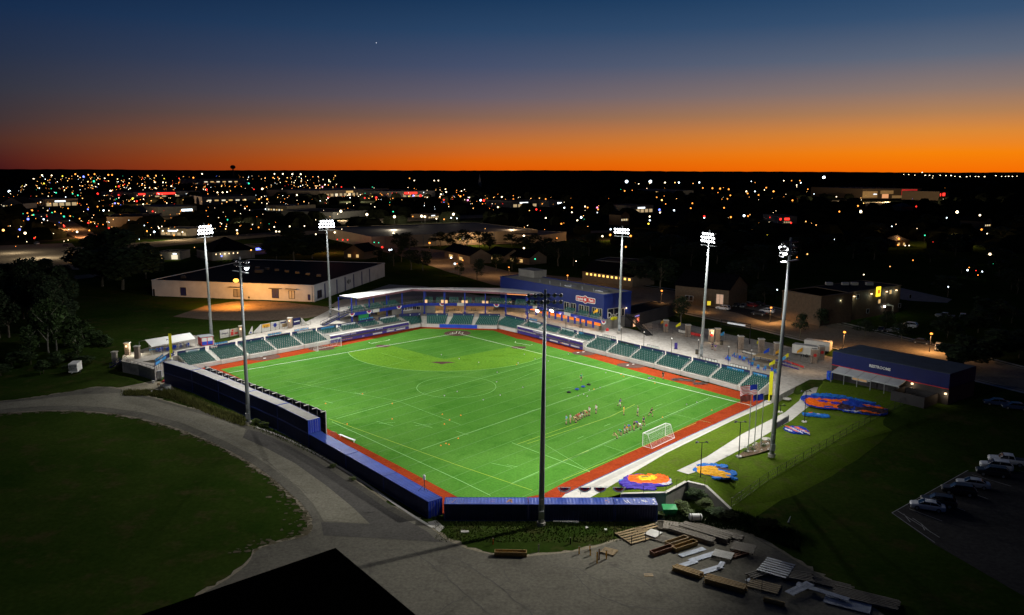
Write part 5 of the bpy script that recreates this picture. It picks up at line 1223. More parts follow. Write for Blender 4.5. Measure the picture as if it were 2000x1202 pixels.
def cm(n, c): 
    k = 'cloth_'+n
    if k not in MATS: mat(k, c, rough=.85, var=.12, sc=8)
    return MATS[k]
CL = dict(green=(.02,.33,.16), lblue=(.12,.45,.65), grey=(.40,.42,.40), black=(.018,.018,.022), red=(.50,.05,.04), white=(.75,.76,.74), orange=(.85,.16,.02), blue=(.03,.08,.42), navy=(.02,.03,.14), purple=(.08,.04,.35), teal=(.03,.17,.14), yellow=(.85,.62,.02), tan=(.55,.35,.2), brown=(.10,.05,.03), blond=(.45,.3,.12), lime=(.5,.75,.05), maroon=(.22,.03,.03))
def person(x, y, pose, shirt, shorts, label, face=0, z=0, hair='brown', shoes='black', group='players on the turf', scale=1.14, pos=None, roll=0):
    p = pos or P(x,y,z); t = thing('person', label, 'person', p, group, math.radians(face)); t.scale = (scale,)*3
    if roll: t.rotation_euler = (math.radians(roll),0,math.radians(face)); t.location.z += .14
    for k, m in (('body','skin'),('shirt',shirt),('shorts',shorts),('hair',hair),('face','black'),('shoes',shoes)):
        me = POSE[pose][k]
        o = bpy.data.objects.new(k, me); C.objects.link(o); o.parent = t
        if not me.materials: me.materials.append(M['skin'])
        sl = o.material_slots[0]; sl.link = 'OBJECT'; sl.material = M['skin'] if m == 'skin' else cm(m, CL[m])
    return t
pl = [ # x, foot y, pose, shirt, shorts, label, face
 (1135,745,'walk','green','black','player in a green shirt walking alone beyond the blue bags',20),
 (1106,829,'stand','lblue','green','player in a light blue shirt at the left end of the back row',-70),
 (1114,827,'stand','grey','tan','player in a grey shirt second from the left of the back row',-70),
 (1125,826,'bend','tan','black','player stooping in black shorts, start of the packed back row',-70),
 (1129,822,'bend','maroon','maroon','bending player in dark red behind the red shirted pair',-70),
 (1133,820,'bend','red','white','bending player in a bright red shirt, white shorts',-70),
 (1137,817,'bend','black','white','bending player in a black shirt right of the red shirts',-70),
 (1141,815,'crouch','black','grey','crouching player in black, middle of the back row',-70),
 (1146,813,'bend','tan','red','bending player in tan with red shorts, back row',-70),
 (1151,812,'stand','white','black','tall player in white top and black trousers, back row',-60),
 (1164,808,'stand','white','teal','player in a white shirt standing apart right of the back row',-60),
 (1210,795,'run','purple','white','running player with purple shirt and white shorts',60),
 (1245,813,'throw','grey','navy','player stretching one arm out beside the yellow vest',70),
 (1271,814,'run','black','black','player in all black running far right of the group',100),
 (1204,857,'crouch','tan','black','crouching player in black shorts at the left of the front row',-70),
 (1213,851,'bend','green','teal','bending player in a green shirt, front row',-70),
 (1220,848,'stand','teal','white','player in a dark teal shirt behind the orange shirt',-70),
 (1225,846,'bend','orange','white','bending player in a bright orange shirt, front row',-70),
 (1231,842,'bend','blue','tan','bending player in a mid blue shirt right of the orange shirt',-70),
 (1238,841,'stand','black','lime','player in black with lime shorts, middle of the front row',-70),
 (1246,835,'bend','purple','navy','bending player in deep blue, right part of the front row',-70),
 (1252,839,'bend','white','grey','bending player in a white shirt near the large goal',-70),
 (1257,832,'throw','navy','black','player in navy at the right end of the front row',-70),
 (1295,741,'stand','black','black','person in black standing on the red track by the dugout mats',30)]
for q in pl: person(*q)
person(0,0,'stand','purple','navy','person in purple lying stretched out on the turf by the track',70,pos=P(1280,741,0),roll=-90,group='players on the turf')
# yellow vest holder: person with a bib
person(1218,811,'stand','yellow','yellow','player in a wide bright yellow bib in the open turf',80)
person(1391,683,'stand','navy','black','person in navy by the lit gate pillar on the plaza',10,z=ZC,group='visitors on the plaza'); person(1397,686,'stand','purple','grey','person in a purple top beside the lit gate pillar',-20,z=ZC,group='visitors on the plaza')
# ------------------------------------------------ balls, cones, bags
def zone(x, y):
    return ('near the back row of players' if y < 790 and x > 1090 else 'among the players' if x > 1090 else 'by the centre circle' if 700 < x < 1010 and y < 790 else 'out on the near left turf')
balls = [(971,727),(970,746),(1021,757),(977,772),(944,781),(893,765),(868,773),(1024,692),(1071,705),(963,634+0),(1183,728),(1140,770),(1151,762),(1147,774),(1129,773),(1341,790),(1361,786),(1110,692),(862,693),(1012,709),(1045,701),(935,708),(897,701),(1172,757)]
for i, (x, y) in enumerate(balls):
    if y < 650: continue
    p = P(x,y,.12); t = thing('football', 'white football lying on the turf '+zone(x,y), 'ball', p, 'white balls '+zone(x,y)); mb = MB(); mb.sphere(p, .13, 10, 7); mb.build('shell', M['white'], t, smooth=True)
    mb = MB()
    for k in range(5): a = 2*PI*k/5; mb.sphere((p.x+.115*math.cos(a),p.y+.115*math.sin(a),p.z+.08), .05, 6, 4)
    mb.build('patch', M['black'], t)
cones = [(708,770),(636,789),(678,833-4),(766,789),(864,810),(868,829),(878,821),(861,871),(871,867),(877,869),(766,815+4),(895,857),(1218,736),(1279,749),(1160,761),(1294,816),(1390,802),(1213,732),(1009,713),(900,812)]
for i, (x, y) in enumerate(cones):
    p = P(x,y,0); t = thing('training_cone', 'small orange training cone on the turf '+zone(x,y), 'cone', p, 'orange cones '+zone(x,y))
    mb = MB(); mb.tube([(p.x,p.y,.02),(p.x,p.y,.2)], [.12,.03], 10); mb.build('cone', cm('cone',(.9,.25,.03)), t); mb = MB(); mb.box(p.x,p.y,.0,.26,.26,.03); mb.build('base', cm('cone',(.9,.25,.03)), t)
for x, y, c, lb in ((1111,768,'black','dark kit bag lowest left of the three bags'),(1127,762,'blue','blue kit bag in the middle of the bags'),(1139,757,'blue','bright blue kit bag nearest the green shirted player'),(1150,753,'black','black kit bag furthest right of the bags')):
    p = P(x,y,0); t = thing('kit_bag', lb, 'bag', p, 'kit bags on the turf'); mb = MB(); mb.sphere((p.x,p.y,.2), .35, 10, 6, (1.5,.8,.6)); mb.build('bag_body', cm(c,CL[c]), t, smooth=True); mb = MB(); mb.tube([(p.x-.3,p.y,.33),(p.x,p.y,.55),(p.x+.3,p.y,.33)], .03, 6); mb.build('handle', M['black'], t)
# mats by the track
for x, y, w, rz, lb in ((1325,742,3.6,.3,'dark crumpled mat on the red track nearest the lying person'),(1345,744,3.2,-.4,'dark mat beside the wall of the right stand'),(1367,750,3.4,.2,'long dark mat near the fourth aisle')):
    p = P(x,y,0); t = thing('ground_mat', lb, 'mat', p, 'dark mats on the track'); mb = MB(); n = 8; vs = []
    for i in range(n+1):
        for j in range(5): vs.append((p.x+(i/n-.5)*w*math.cos(rz)-(j/4-.5)*1.9*math.sin(rz), p.y+(i/n-.5)*w*math.sin(rz)+(j/4-.5)*1.9*math.cos(rz), .07+.1*abs(math.sin(i*2.3+j*1.7))))
    mb.add(vs, [(i*5+j,i*5+j+1,i*5+j+6,i*5+j+5) for i in range(n) for j in range(4)]); mb.build('sheet', cm('mat',(.07,.045,.035)), t); mb = MB(); mb.tube([(p.x-w*.4*math.cos(rz),p.y-w*.4*math.sin(rz),.22),(p.x+w*.4*math.cos(rz),p.y+w*.4*math.sin(rz),.22)], .16, 8); mb.build('roll', cm('mat',(.07,.045,.035)), t)
# ------------------------------------------------ goals
def goal(label, a, b, h, dt, db, back, sc=1):
    a = Vector(a); b = Vector(b); back = Vector(back).normalized(); t = thing('football_goal', label, 'goal', (a+b)/2, 'white football goals'); U = Vector((0,0,h))
    mb = MB(); r = .075
    mb.tube([a,a+U,b+U,b], r, 8); mb.build('goal_frame', M['white'], t)
    for e in (a,b):
        mb = MB(); mb.tube([e+U, e+U+back*dt, e+back*db, e], r*.8, 8); mb.build('side_frame', M['white'], t)
    mb = MB(); mb.tube([a+back*db, b+back*db], r*.8, 8); mb.tube([a+U+back*dt, b+U+back*dt], r*.3, 6); mb.build('back_bar', M['white'], t)
    mb = MB(); q = [a+U,a+U+back*dt,a+back*db]; w = [b+U,b+U+back*dt,b+back*db]; L_ = (b-a).length; n = int(L_/.30)
    for i in range(n+1):
        u = i/n; pts = [q[k].lerp(w[k],u) for k in range(3)]
        mb.tube([pts[0], (pts[0]+pts[1])/2-Vector((0,0,.12)), pts[1], (pts[1]+pts[2])/2+Vector((0,0,-.05)), pts[2]], .009, 3, cap=False)
    m_ = 14
    for j in range(m_+1):
        u = j/m_; s0 = (q[0].lerp(q[1],u*3) if u < 1/3 else q[1].lerp(q[2],(u-1/3)*1.5)); s1 = (w[0].lerp(w[1],u*3) if u < 1/3 else w[1].lerp(w[2],(u-1/3)*1.5)); mb.tube([s0,(s0+s1)/2-Vector((0,0,.1)),s1], .009, 3, cap=False)
    for e in (a,b):
        for k in range(1,7):
            z_ = h*k/7; x_ = db+(dt-db)*(z_/h); mb.tube([e+Vector((0,0,z_)), e+back*x_+Vector((0,0,z_))], .009, 3, cap=False)
        for k in range(1,5): x_ = db*k/5; mb.tube([e+back*x_, e+back*min(x_,dt)+Vector((0,0,h if x_ <= dt else h*(db-x_)/(db-dt)))], .009, 3, cap=False)
    mb.build('net', mat('net_white', (.55,.58,.55), var=0), t)
g0 = P(1255,872.5); g1 = P(1300,849+0); 
ga = P(1279.5,878); gb = P(1323.5,857)   # rear feet ; front post feet at the turf side
fa_ = P(1255,871.5); fb_ = P(1300,848)
bk_ = ga-fa_; goal('large white football goal at the near right, its back over the red track', fa_, fa_+(gb-ga), 2.44, 1.0, 2.0, bk_)
a_ = P(621,686.5); b_ = P(666.5,676.5); bk_ = Vector((b_.y-a_.y, -(b_.x-a_.x),0)); bk_ = bk_ if bk_.y > 0 else -bk_
goal('white football goal on the far left side before the dugout', a_, b_, 2.44, 1.0, 2.0, bk_)
# red training hurdle gate and white beam on the near track
p = P(645,855,0); t = thing('mesh_barrier', 'red mesh barrier standing at the end of the windscreens', 'barrier', p); mb = MB(); mb.tube([p,p+Vector((0,0,1.2)),p+Vector((1.3,-.5,1.2)),p+Vector((1.3,-.5,0))], .04, 6); mb.build('barrier_frame', M['red'], t); mb = MB()
for i in range(8): mb.beam(p+Vector((.16*i,-.06*i,.05)), p+Vector((.16*i,-.06*i,1.2)), .03)
for i in range(6): mb.beam(p+Vector((0,0,.2*i+.05)), p+Vector((1.3,-.5,.2*i+.05)), .03)
mb.build('mesh', cm('pinkred',(.55,.12,.1)), t)
a = P(663,853,.0); b = P(693,865,.0); t = thing('white_bench', 'long low white bench on the red track behind the blue containers', 'bench', (a+b)/2); mb = MB(); mb.beam(a+Vector((0,0,.45)), b+Vector((0,0,.45)), .4, .08); mb.build('seat', M['white'], t)
for u in (.05,.95): mb = MB(); c = a.lerp(b,u); mb.beam(c, c+Vector((0,0,.42)), .3, .08); mb.build('leg', M['white'], t)
# ------------------------------------------------ flagpoles with flags
for x, y, yt, lb, flag in ((1461,883,770,'flagpole with a dark red flag, left of the three by the flower bed','dark'),(1473,878,750,'tall middle flagpole with the striped national flag','us'),(1486,874,768,'flagpole with a blue flag, right of the three','blue')):
    b = P(x,y,2.0); top_ = PY(x+8,yt,b.y).z; t = thing('flagpole', lb, 'flagpole', b, 'three flagpoles on the lawn'); mb = MB(); mb.tube([b,(b.x,b.y,top_)], [.09,.05], 8); mb.sphere((b.x,b.y,top_+.06), .12); mb.build('pole', M['galv'], t)
    n, m_ = 14, 13; w, h = (3.0,1.7) if flag == 'us' else (1.8,1.1); sg = -1 if flag != 'blue' else -1; mb = MB(); vs = []
    dr = 1 if flag == 'blue' else 1
    for i in range(n+1):
        for j in range(m_+1): u = i/n; v = j/m_; vs.append((b.x+sg*(.08+w*u*.95), b.y+.16*math.sin(u*8+v*2)*u, top_-.15-h*v-.25*u*u*h+.05*math.sin(u*11)))
    fs = []; mi = []
    for i in range(n):
        for j in range(m_):
            fs.append((i*(m_+1)+j,i*(m_+1)+j+1,(i+1)*(m_+1)+j+1,(i+1)*(m_+1)+j))
            mi.append(2 if (flag == 'us' and i < n*.42 and j < 7) else (j % 2) if flag == 'us' else (0 if flag == 'dark' else 2))
    mb.add(vs, fs); mb.mi = mi; mb.build('flag', [M['red'] if flag != 'dark' else cm('darkred',(.22,.06,.05)), M['white'], M['blue']], t)
    if flag == 'us':
        pass
# flower bed
mb = MB(); c = P(1492,868,2.05); pts = px([(1450,893),(1470,889),(1500,880),(1513,871),(1512,862),(1500,858),(1480,866),(1455,880),(1443,889)], 2.05, .03); mb.face(*pts); struct('flower_bed', mb, ground_mat('mulch', (.13,.09,.06), (.2,.15,.1), (.08,.06,.04), s1=.6, s2=4))
for i in range(26):
    q = P(1452+R_.uniform(0,52), 884-R_.uniform(0,1)*.01-(R_.uniform(0,18) if 1 else 0), 2.05); mb = MB(); r = R_.uniform(.12,.3); mb.sphere((q.x,q.y,2.1), r, 7, 5, (1,1.2,.7)); mb.v = [(v[0]+R_.gauss(0,.02),v[1]+R_.gauss(0,.02),v[2]+R_.gauss(0,.02)) for v in mb.v]
    o = mb.build('landscape_rock', M['offwhite' if i % 2 else 'stone'] ); tag(o, ('pale' if i % 2 else 'brown')+' landscaping rock in the bed below the three flagpoles', 'rock', 'rocks in the flower bed')
def leafy(name, mb_m, pts_fn, n, size, m, parent=None, up=.5):
    mb = MB()
    for _ in range(n):
        p = pts_fn(); s = size*R_.uniform(.6,1.4); a = R_.uniform(0,2*PI); t = R_.uniform(-.9,.9); u = Vector((math.cos(a),math.sin(a),R_.uniform(-.5,.5)))*s; v = Vector((-math.sin(a)*math.cos(t),math.cos(a)*math.cos(t),math.sin(t)+up))*s
        mb.face(p-u*.5, p+v*.3-u*.1, p+u*.5, p-v*.35)
    return mb.build(name, m, parent)
for x, y in ((1456,884),(1470,879),(1490,872),(1503,863)):
    c = P(x,y,2.05); t = thing('shrub', 'small dark shrub in the bed at the foot of the flagpoles', 'shrub', c, 'shrubs in the flower bed'); leafy('foliage', None, lambda: Vector((c.x+R_.gauss(0,.3),c.y+R_.gauss(0,.3),2.15+abs(R_.gauss(0,.28)))), 120, .16, M['leaf'], t); mb = MB(); mb.tube([c,c+Vector((0,0,.4))], .04, 5); mb.build('stem', M['bark'], t)
# double headed lawn lamps
for x, y, yt, lb in ((1368,936,864,'black double headed lawn lamp beside the yellow inflatable'),(1443,892,824,'black double headed lawn lamp at the flower bed'),(1571,824,764,'black double headed lawn lamp by the striped inflatable'),(1524,805,795-0,'short black path light behind the flagpoles')):
    b = P(x,y,2.0); tz = PY(x,yt,b.y).z if yt != 795 else 3.4; t = thing('lawn_lamp', lb, 'lamp post', b, 'unlit double headed lawn lamps'); mb = MB(); mb.tube([b+Vector((0,0,.1)),(b.x,b.y,tz)], [.09,.06], 8); mb.build('post', M['black'], t); mb = MB(); mb.tube([b+Vector((0,0,-.1)),b+Vector((0,0,.12))], .5, 14); mb.build('footing', M['concrete_light'], t)
    for s in (-1,1):
        mb = MB(); mb.beam((b.x,b.y,tz-.1),(b.x+s*.75,b.y+.1,tz-.05), .07); mb.tube([(b.x+s*.75,b.y+.1,tz-.1),(b.x+s*.85,b.y+.12,tz+.1)], [.32,.14], 10); mb.build('lamp_head', M['black'], t)
# ------------------------------------------------ deflated inflatables
def blob(label, cells, z, m_default, group='deflated inflatables on the lawn', res=26, bbox=None, amp=.15):
    """cells: (px,py, rx,ry, rot, material) ellipses in metres painted over a crumpled sheet"""
    xs = [P(c[0],c[1],z) for c in cells]; mats = []; 
    for c in cells:
        if c[5] not in mats: mats.append(c[5])
    x0_ = min(p.x-max(c[2],c[3]) for p,c in zip(xs,cells)); x1_ = max(p.x+max(c[2],c[3]) for p,c in zip(xs,cells)); y0_ = min(p.y-max(c[2],c[3]) for p,c in zip(xs,cells)); y1_ = max(p.y+max(c[2],c[3]) for p,c in zip(xs,cells))
    s = .22; nx_, ny_ = int((x1_-x0_)/s), int((y1_-y0_)/s); t = thing('deflated_inflatable', label, 'inflatable', ((x0_+x1_)/2,(y0_+y1_)/2,z), group)
    ph = [R_.uniform(0,6) for _ in range(6)]
    def hgt(x,y): return z+.12+amp*(abs(math.sin(x*1.9+ph[0]+1.3*math.sin(y*1.1+ph[1])))*.5+abs(math.sin(y*2.6+ph[2]+math.sin(x*1.7+ph[3])))*.5)
    faces = {}; jit = {}
    def vv(i,j):
        if (i,j) not in jit: jit[(i,j)] = (x0_+i*s+R_.gauss(0,.05), y0_+j*s+R_.gauss(0,.05))
        x,y = jit[(i,j)]; return (x,y,hgt(x,y)+R_.gauss(0,.02))
    mb = MB(); idx = {}; cache = {}
    def vi(i,j):
        if (i,j) not in cache: cache[(i,j)] = len(mb.v); mb.v.append(vv(i,j))
        return cache[(i,j)]
    for i in range(nx_):
        for j in range(ny_):
            x, y = x0_+(i+.5)*s, y0_+(j+.5)*s; hit = None
            for p, c in zip(xs, cells):
                dx, dy = x-p.x, y-p.y; a = c[4]; u = dx*math.cos(a)+dy*math.sin(a); v = -dx*math.sin(a)+dy*math.cos(a)
                th = math.atan2(v,u); w = 1+.13*math.sin(th*2+p.x*3)+.12*math.sin(th*3+p.y*5)+.05*math.sin(th*7+p.x*7)
                if abs(u/c[2])**2.8+abs(v/c[3])**2.8 < w: hit = c[5]
            if hit: mb.f.append((vi(i,j),vi(i+1,j),vi(i+1,j+1),vi(i,j+1))); mb.mi.append(mats.index(hit))
    o = mb.build('fabric', [inf[k] for k in mats], t)
    # skirt so that the sheet has thickness down to the grass
    edge = {}
    for f in mb.f:
        for k in range(4): e = (f[k],f[(k+1)%4]); edge[tuple(sorted(e))] = edge.get(tuple(sorted(e)),0)+1
    ms = MB()
    for (a,b), n in edge.items():
        if n == 1: pa, pb = mb.v[a], mb.v[b]; ms.face(pa,pb,(pb[0],pb[1],z-.05),(pa[0],pa[1],z-.05))
    ms.build('hem', inf[m_default], t); return t
inf = {k: mat('vinyl_'+k, c, rough=.7, var=.28, sc=1.6, spec=.08) for k, c in dict(blue=(.015,.05,.38), lblue=(.02,.16,.55), orange=(.80,.13,.006), yellow=(.80,.38,.01), bright=(.88,.58,.01), white=(.5,.5,.58), dark=(.05,.03,.045), purple=(.06,.035,.36), pink=(.7,.15,.08)).items()}
blob('round orange and yellow inflatable with a purple rim, on the lawn by the containers', [(1232,943,1.7,1.3,.2,'lblue'),(1226,946,1.1,1.3,.9,'purple'),(1262,941,3.7,2.5,0,'purple'),(1250,952,2.4,1.3,-.3,'purple'),(1297,942,1.1,1.6,0,'white'),(1268,937.5,3.1,1.95,0,'orange'),(1264,936,1.45,1.0,.1,'bright'),(1262,933.5,.8,.2,.3,'dark')], 2.45, 'purple')
blob('yellow inflatable with ragged blue edges beside the footpath end', [(1392,912,2.5,.9,-.1,'lblue'),(1420,924,1.6,1.1,-.7,'lblue'),(1366,920,.9,1.0,0,'lblue'),(1395,926,2.6,1.5,-.5,'yellow'),(1382,918,1.7,1.3,0,'yellow'),(1412,918,1.2,.5,-.7,'dark'),(1400,935,.7,.4,0,'lblue'),(1429,934,1.1,.35,-.9,'lblue')], 2.1, 'lblue')
blob('blue inflatable with orange stripes, lying beside the path fence', [(1556,841,2.0,2.1,.2,'blue'),(1548,840,.45,2.0,.3,'pink'),(1557,843,.28,2.0,.3,'white'),(1566,842,.45,1.9,.3,'pink'),(1572,846,.2,1.3,.3,'white'),(1540,842,.3,.9,.3,'white')], 2.0, 'blue')
blob('small bright blue inflatable sheet beside the footpath', [(1587,811,1.9,.9,-.2,'lblue'),(1604,813,1.6,.9,-.2,'lblue'),(1598,811,.35,.3,0,'white'),(1583,808,.4,.25,0,'orange')], 2.1, 'lblue')
blob('very large orange and blue inflatable spread before the restrooms', [(1636,787,6.8,3.6,-.5,'blue'),(1668,794,5.0,3.4,-.7,'blue'),(1700,804,3.0,2.4,-.4,'dark'),(1620,775,3.4,1.2,-.3,'lblue'),(1660,780,5.5,.7,-.75,'lblue'),(1690,793,2.2,.5,-.9,'white'),(1620,790,4.8,3.4,-.3,'orange'),(1606,786,1.0,.8,0,'purple'),(1632,790,1.2,.8,-.5,'purple'),(1618,797,1.0,.5,0,'blue'),(1640,781,.9,.4,-.3,'blue'),(1652,796,1.4,2.6,-.6,'dark'),(1650,784,.8,.8,0,'orange'),(1668,791,2.2,2.0,-.7,'blue'),(1708,797,2.4,.6,-.7,'orange'),(1697,807,2.0,.5,-.6,'orange'),(1664,805,1.6,.4,-.4,'white')], 2.5, 'blue', amp=.22)
# ------------------------------------------------ retaining walls, rails, fences
def wall_thing(name, label, pts, h0, thick, cap=True, m='concrete', cat='wall', group=None):
    """pts: top line (x,y,z) ; goes down to h0"""
    t = thing(name, label, cat, (pts[0][0],pts[0][1],h0), group); mb = MB()
    for i in range(len(pts)-1):
        a, b = Vector(pts[i]), Vector(pts[i+1]); d = Vector((b.x-a.x,b.y-a.y,0)).normalized(); n_ = Vector((-d.y,d.x,0))*thick
        mb.hexa([Vector((p.x,p.y,h0)) for p in (a,b,b+n_,a+n_)], [a,b,b+n_,a+n_])
    mb.build('wall_face', M[m], t)
    if cap:
        mb = MB()
        for i in range(len(pts)-1):
            a, b = Vector(pts[i]), Vector(pts[i+1]); d = Vector((b.x-a.x,b.y-a.y,0)).normalized(); n_ = Vector((-d.y,d.x,0)); mb.hexa([p+Vector((0,0,.003)) for p in (a-n_*.06,b-n_*.06,b+n_*(thick+.06),a+n_*(thick+.06))],[p+Vector((0,0,.12)) for p in (a-n_*.06,b-n_*.06,b+n_*(thick+.06),a+n_*(thick+.06))])
        mb.build('coping', M['concrete_light'], t)
    return t
W1 = [P(1213,966,2.6),P(1301,964,2.6)]; W2 = [P(1301,964,2.6),P(1342,942,2.6)]; W3 = [P(1342,942,2.6),P(1377,950,2.5),P(1426,996,.5)]
wall_thing('retaining_wall', 'grey retaining wall directly behind the right end of the containers', W1, -.1, .35, group='retaining walls of the lawn')
wall_thing('retaining_wall', 'grey retaining wall running back to the shadowed corner', W2, -.1, .35, group='retaining walls of the lawn')
wall_thing('retaining_wall', 'sloping wing of the grey retaining wall above the bushes', W3, -.1, .35, group='retaining walls of the lawn')
mb = MB(); t = thing('wall_railing', 'thin black wire railing along the top of the retaining wall', 'railing', W1[0])
rp = [P(1095,967,2.6),W1[0],W1[1],W2[1],W3[1]]
for i in range(4):
    a, b = Vector(rp[i]), Vector(rp[i+1]); n = max(1, int((b-a).length/2.7))
    for k in range(n+1): c = a.lerp(b,k/n)+Vector((0,.15,0)); mb = MB(); mb.tube([c,c+Vector((0,0,1.25))], .03, 5); mb.build('post', M['black'], t)
mb = MB()
for i in range(4):
    for z_ in (.65,1.22): mb.tube([Vector(rp[i])+Vector((0,.15,z_)), Vector(rp[i+1])+Vector((0,.15,z_))], .014, 4)
mb.build('wire', M['black'], t)
for k, x in enumerate((1102,1142,1172,1209)):
    c = P(x,965,2.6)+Vector((0,0,.95)); t = thing('bunting_fan', 'pleated patriotic bunting fan on the rail behind the containers, '+['first','second','third','fourth'][k]+' from the pole', 'bunting', c, 'bunting fans on the rail'); mb = MB()
    for r, m_ in ((.95,0),(.68,1),(.4,2)): mb.cur = m_; mb.face(*[c+Vector((r*math.cos(-PI*q/12),.10-.02*(1-r),r*.8*math.sin(-PI*q/12))) for q in range(13)])
    mb.build('pleats', [M['white'], M['red'], M['navy']], t); mb = MB(); mb.beam(c+Vector((-.95,.12,0)), c+Vector((.95,.12,0)), .05); mb.build('hem', M['white'], t)
def mesh_fence(name, label, pts, h, m='black', pitch=2.6, group=None, diag=True, step=.6):
    t = thing(name, label, 'fence', pts[0], group); mp = MB(); mw = MB()
    for i in range(len(pts)-1):
        a, b = Vector(pts[i]), Vector(pts[i+1]); L_ = (b-a).length; n = max(1, int(L_/pitch))
        for k in range(n+1):
            c = a.lerp(b,k/n); mp = MB(); mp.tube([c,c+Vector((0,0,h))], .035, 5); mp.build('post', M[m], t)
        for z_ in (.1,h*.5,h): mw.beam(a+Vector((0,0,z_)), b+Vector((0,0,z_)), .03)
        if diag:
            k = int(L_/step)
            for q in range(k): c = a.lerp(b,q/k); c2 = a.lerp(b,min(1,(q+h/step*.5)/k)); mw.beam(c, Vector((c2.x,c2.y,c2.z+h)), .012); mw.beam(Vector((c.x,c.y,c.z+h)), c2, .012)
    mw.build('mesh', M[m], t); return t
fpts = [P(1428,992,.4), P(1500,940,1.2), P(1600,882,1.8), P(1700,824,2.2), P(1790,778,2.8)]
mesh_fence('lawn_fence', 'long black chain link fence down the outer edge of the lawn', fpts, 1.5)
a = P(1517,838,2.05); b = P(1540,824,2.05); t = thing('banner_fence', 'short black fence with a grey banner beside the footpath', 'fence', a); mb = MB(); 
for u in (0,.5,1): c = a.lerp(b,u); mb.tube([c,c+Vector((0,0,1.3))], .04, 6)
mb.beam(a+Vector((0,0,1.28)), b+Vector((0,0,1.28)), .05); mb.build('post', M['black'], t); mb = MB(); mb.beam(a+Vector((0,0,.65)), b+Vector((0,0,.65)), .03, 1.05); mb.build('banner', cm('greybanner',(.18,.17,.22)), t)
mb = MB(); c = P(1388,874,1.9); 
for x, y, r in ((1537,779,.9),(1497,858,.9)):
    c = P(x,y,2.05); tt2 = MB(); tt2.tube([c+Vector((0,0,-.1)),c+Vector((0,0,.06))], r, 18); o = tt2.build('manhole_cover', M['concrete'], None); tag(o, 'round concrete cover in the grass '+('by the plaza ramp' if x == 1537 else 'beside the flower bed'), 'manhole cover')
# ------------------------------------------------ foreground roof
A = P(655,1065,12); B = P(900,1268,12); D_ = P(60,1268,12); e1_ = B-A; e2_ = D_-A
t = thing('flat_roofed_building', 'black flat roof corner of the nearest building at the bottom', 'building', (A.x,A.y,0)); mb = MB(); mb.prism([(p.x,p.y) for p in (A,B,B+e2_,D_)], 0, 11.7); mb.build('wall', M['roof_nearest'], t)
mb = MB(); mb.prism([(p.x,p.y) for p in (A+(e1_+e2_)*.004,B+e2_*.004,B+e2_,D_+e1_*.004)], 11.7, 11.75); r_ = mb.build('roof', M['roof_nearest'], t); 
mb = MB()
for u, v in ((.25,.12),(.15,.3)): c = A+e1_*u+e2_*v; mb.tube([(c.x,c.y,11.7),(c.x,c.y,12.0)], .15, 8)
mb.build('vent', M['roof_nearest'], r_)
# ================================================================== scrap yard, near side
def obox(mb, c, rz, x0, x1, y0, y1, z0, z1):
    cs, sn = math.cos(rz), math.sin(rz); q = [(c.x+a*cs-b*sn, c.y+a*sn+b*cs) for a, b in ((x0,y0),(x1,y0),(x1,y1),(x0,y1))]
    mb.hexa([(p[0],p[1],c.z+z0) for p in q], [(p[0],p[1],c.z+z1) for p in q])
def from_px(a, b): A = P(*a,0); B = P(*b,0); return A, math.atan2(B.y-A.y,B.x-A.x), (B-A).length
def pallet(label, x, y, rz, w=2.4, dd=2.4, n=6, z=0, m='old_wood', group='wooden frames in the yard', posts=0, nm='wooden_pallet'):
    c = P(x,y,z); t = thing(nm, label, 'pallet', c, group); rz = math.radians(rz)
    mb = MB(); 
    for k in (-1,0,1): mb = MB(); obox(mb, c, rz, k*(w/2-.08)-.06, k*(w/2-.08)+.06, -dd/2, dd/2, .02, .22); mb.build('bearer', M['bark'], t)
    for i in range(n): mb = MB(); yy = -dd/2+(i+.5)*dd/n; j = R_.gauss(0,.02); obox(mb, c, rz+j, -w/2, w/2, yy-dd/n*.28, yy+dd/n*.28, .225, .27); mb.build('slat', M[m], t)
    if posts:
        for k in range(posts): mb = MB(); xx = -w/2+(k%3)*w/2; yy = (-1 if k < 3 else 1)*dd/2; obox(mb, c, rz, xx-.03, xx+.03, yy-.03, yy+.03, 0, 1.5); mb.build('upright', M['dark_metal'], t)
    return t
em_ = dict(group='wooden frames in the yard')
pallet('slatted bleacher frame with thin rusty uprights nearest the lawn edge', 1243,1048,28,4.6,4.0,6,posts=6,m='tan_wood'); pallet('slatted frame behind the boards of the first bleacher piece', 1262,1034,28,3.6,1.4,2,m='tan_wood')
pallet('broken slatted frame right of the first bleacher piece', 1296,1056,-32,4.4,1.9,6,m='old_wood')
c = P(1276,1042,.4); t = thing('white_board', 'white square board leaning over the slatted frames', 'board', c); mb = MB(); obox(mb, c, .9, -1,1,-.9,.9,0,.06); mb.build('sheet', M['offwhite'], t); mb = MB()
for k in (-.8,.8): obox(mb, c, .9, k-.05,k+.05,-.9,.9,-.38,-.003)
mb.build('batten', M['old_wood'], t)
c = P(1322,1034,.0); t = thing('timber_platform', 'grey timber platform section propped on rails', 'platform', c); mb = MB()
for i in range(9): obox(mb, c, -.25, -1.9+i*.43, -1.9+i*.43+.40, -1.2, 1.25, .45, .52)
mb.build('deck_board', M['old_wood'], t); mb = MB(); obox(mb, c, -.25, -2.6,1.9,-1.3,-1.15,.1,.44); obox(mb, c, -.25, -2.6,1.9,1.15,1.3,.1,.44)
for i in range(5): obox(mb, c, -.25, -2.6+i*.2,-2.5+i*.2,-1.15,1.15,.2,.3)
mb.build('bearer', M['bark'], t)
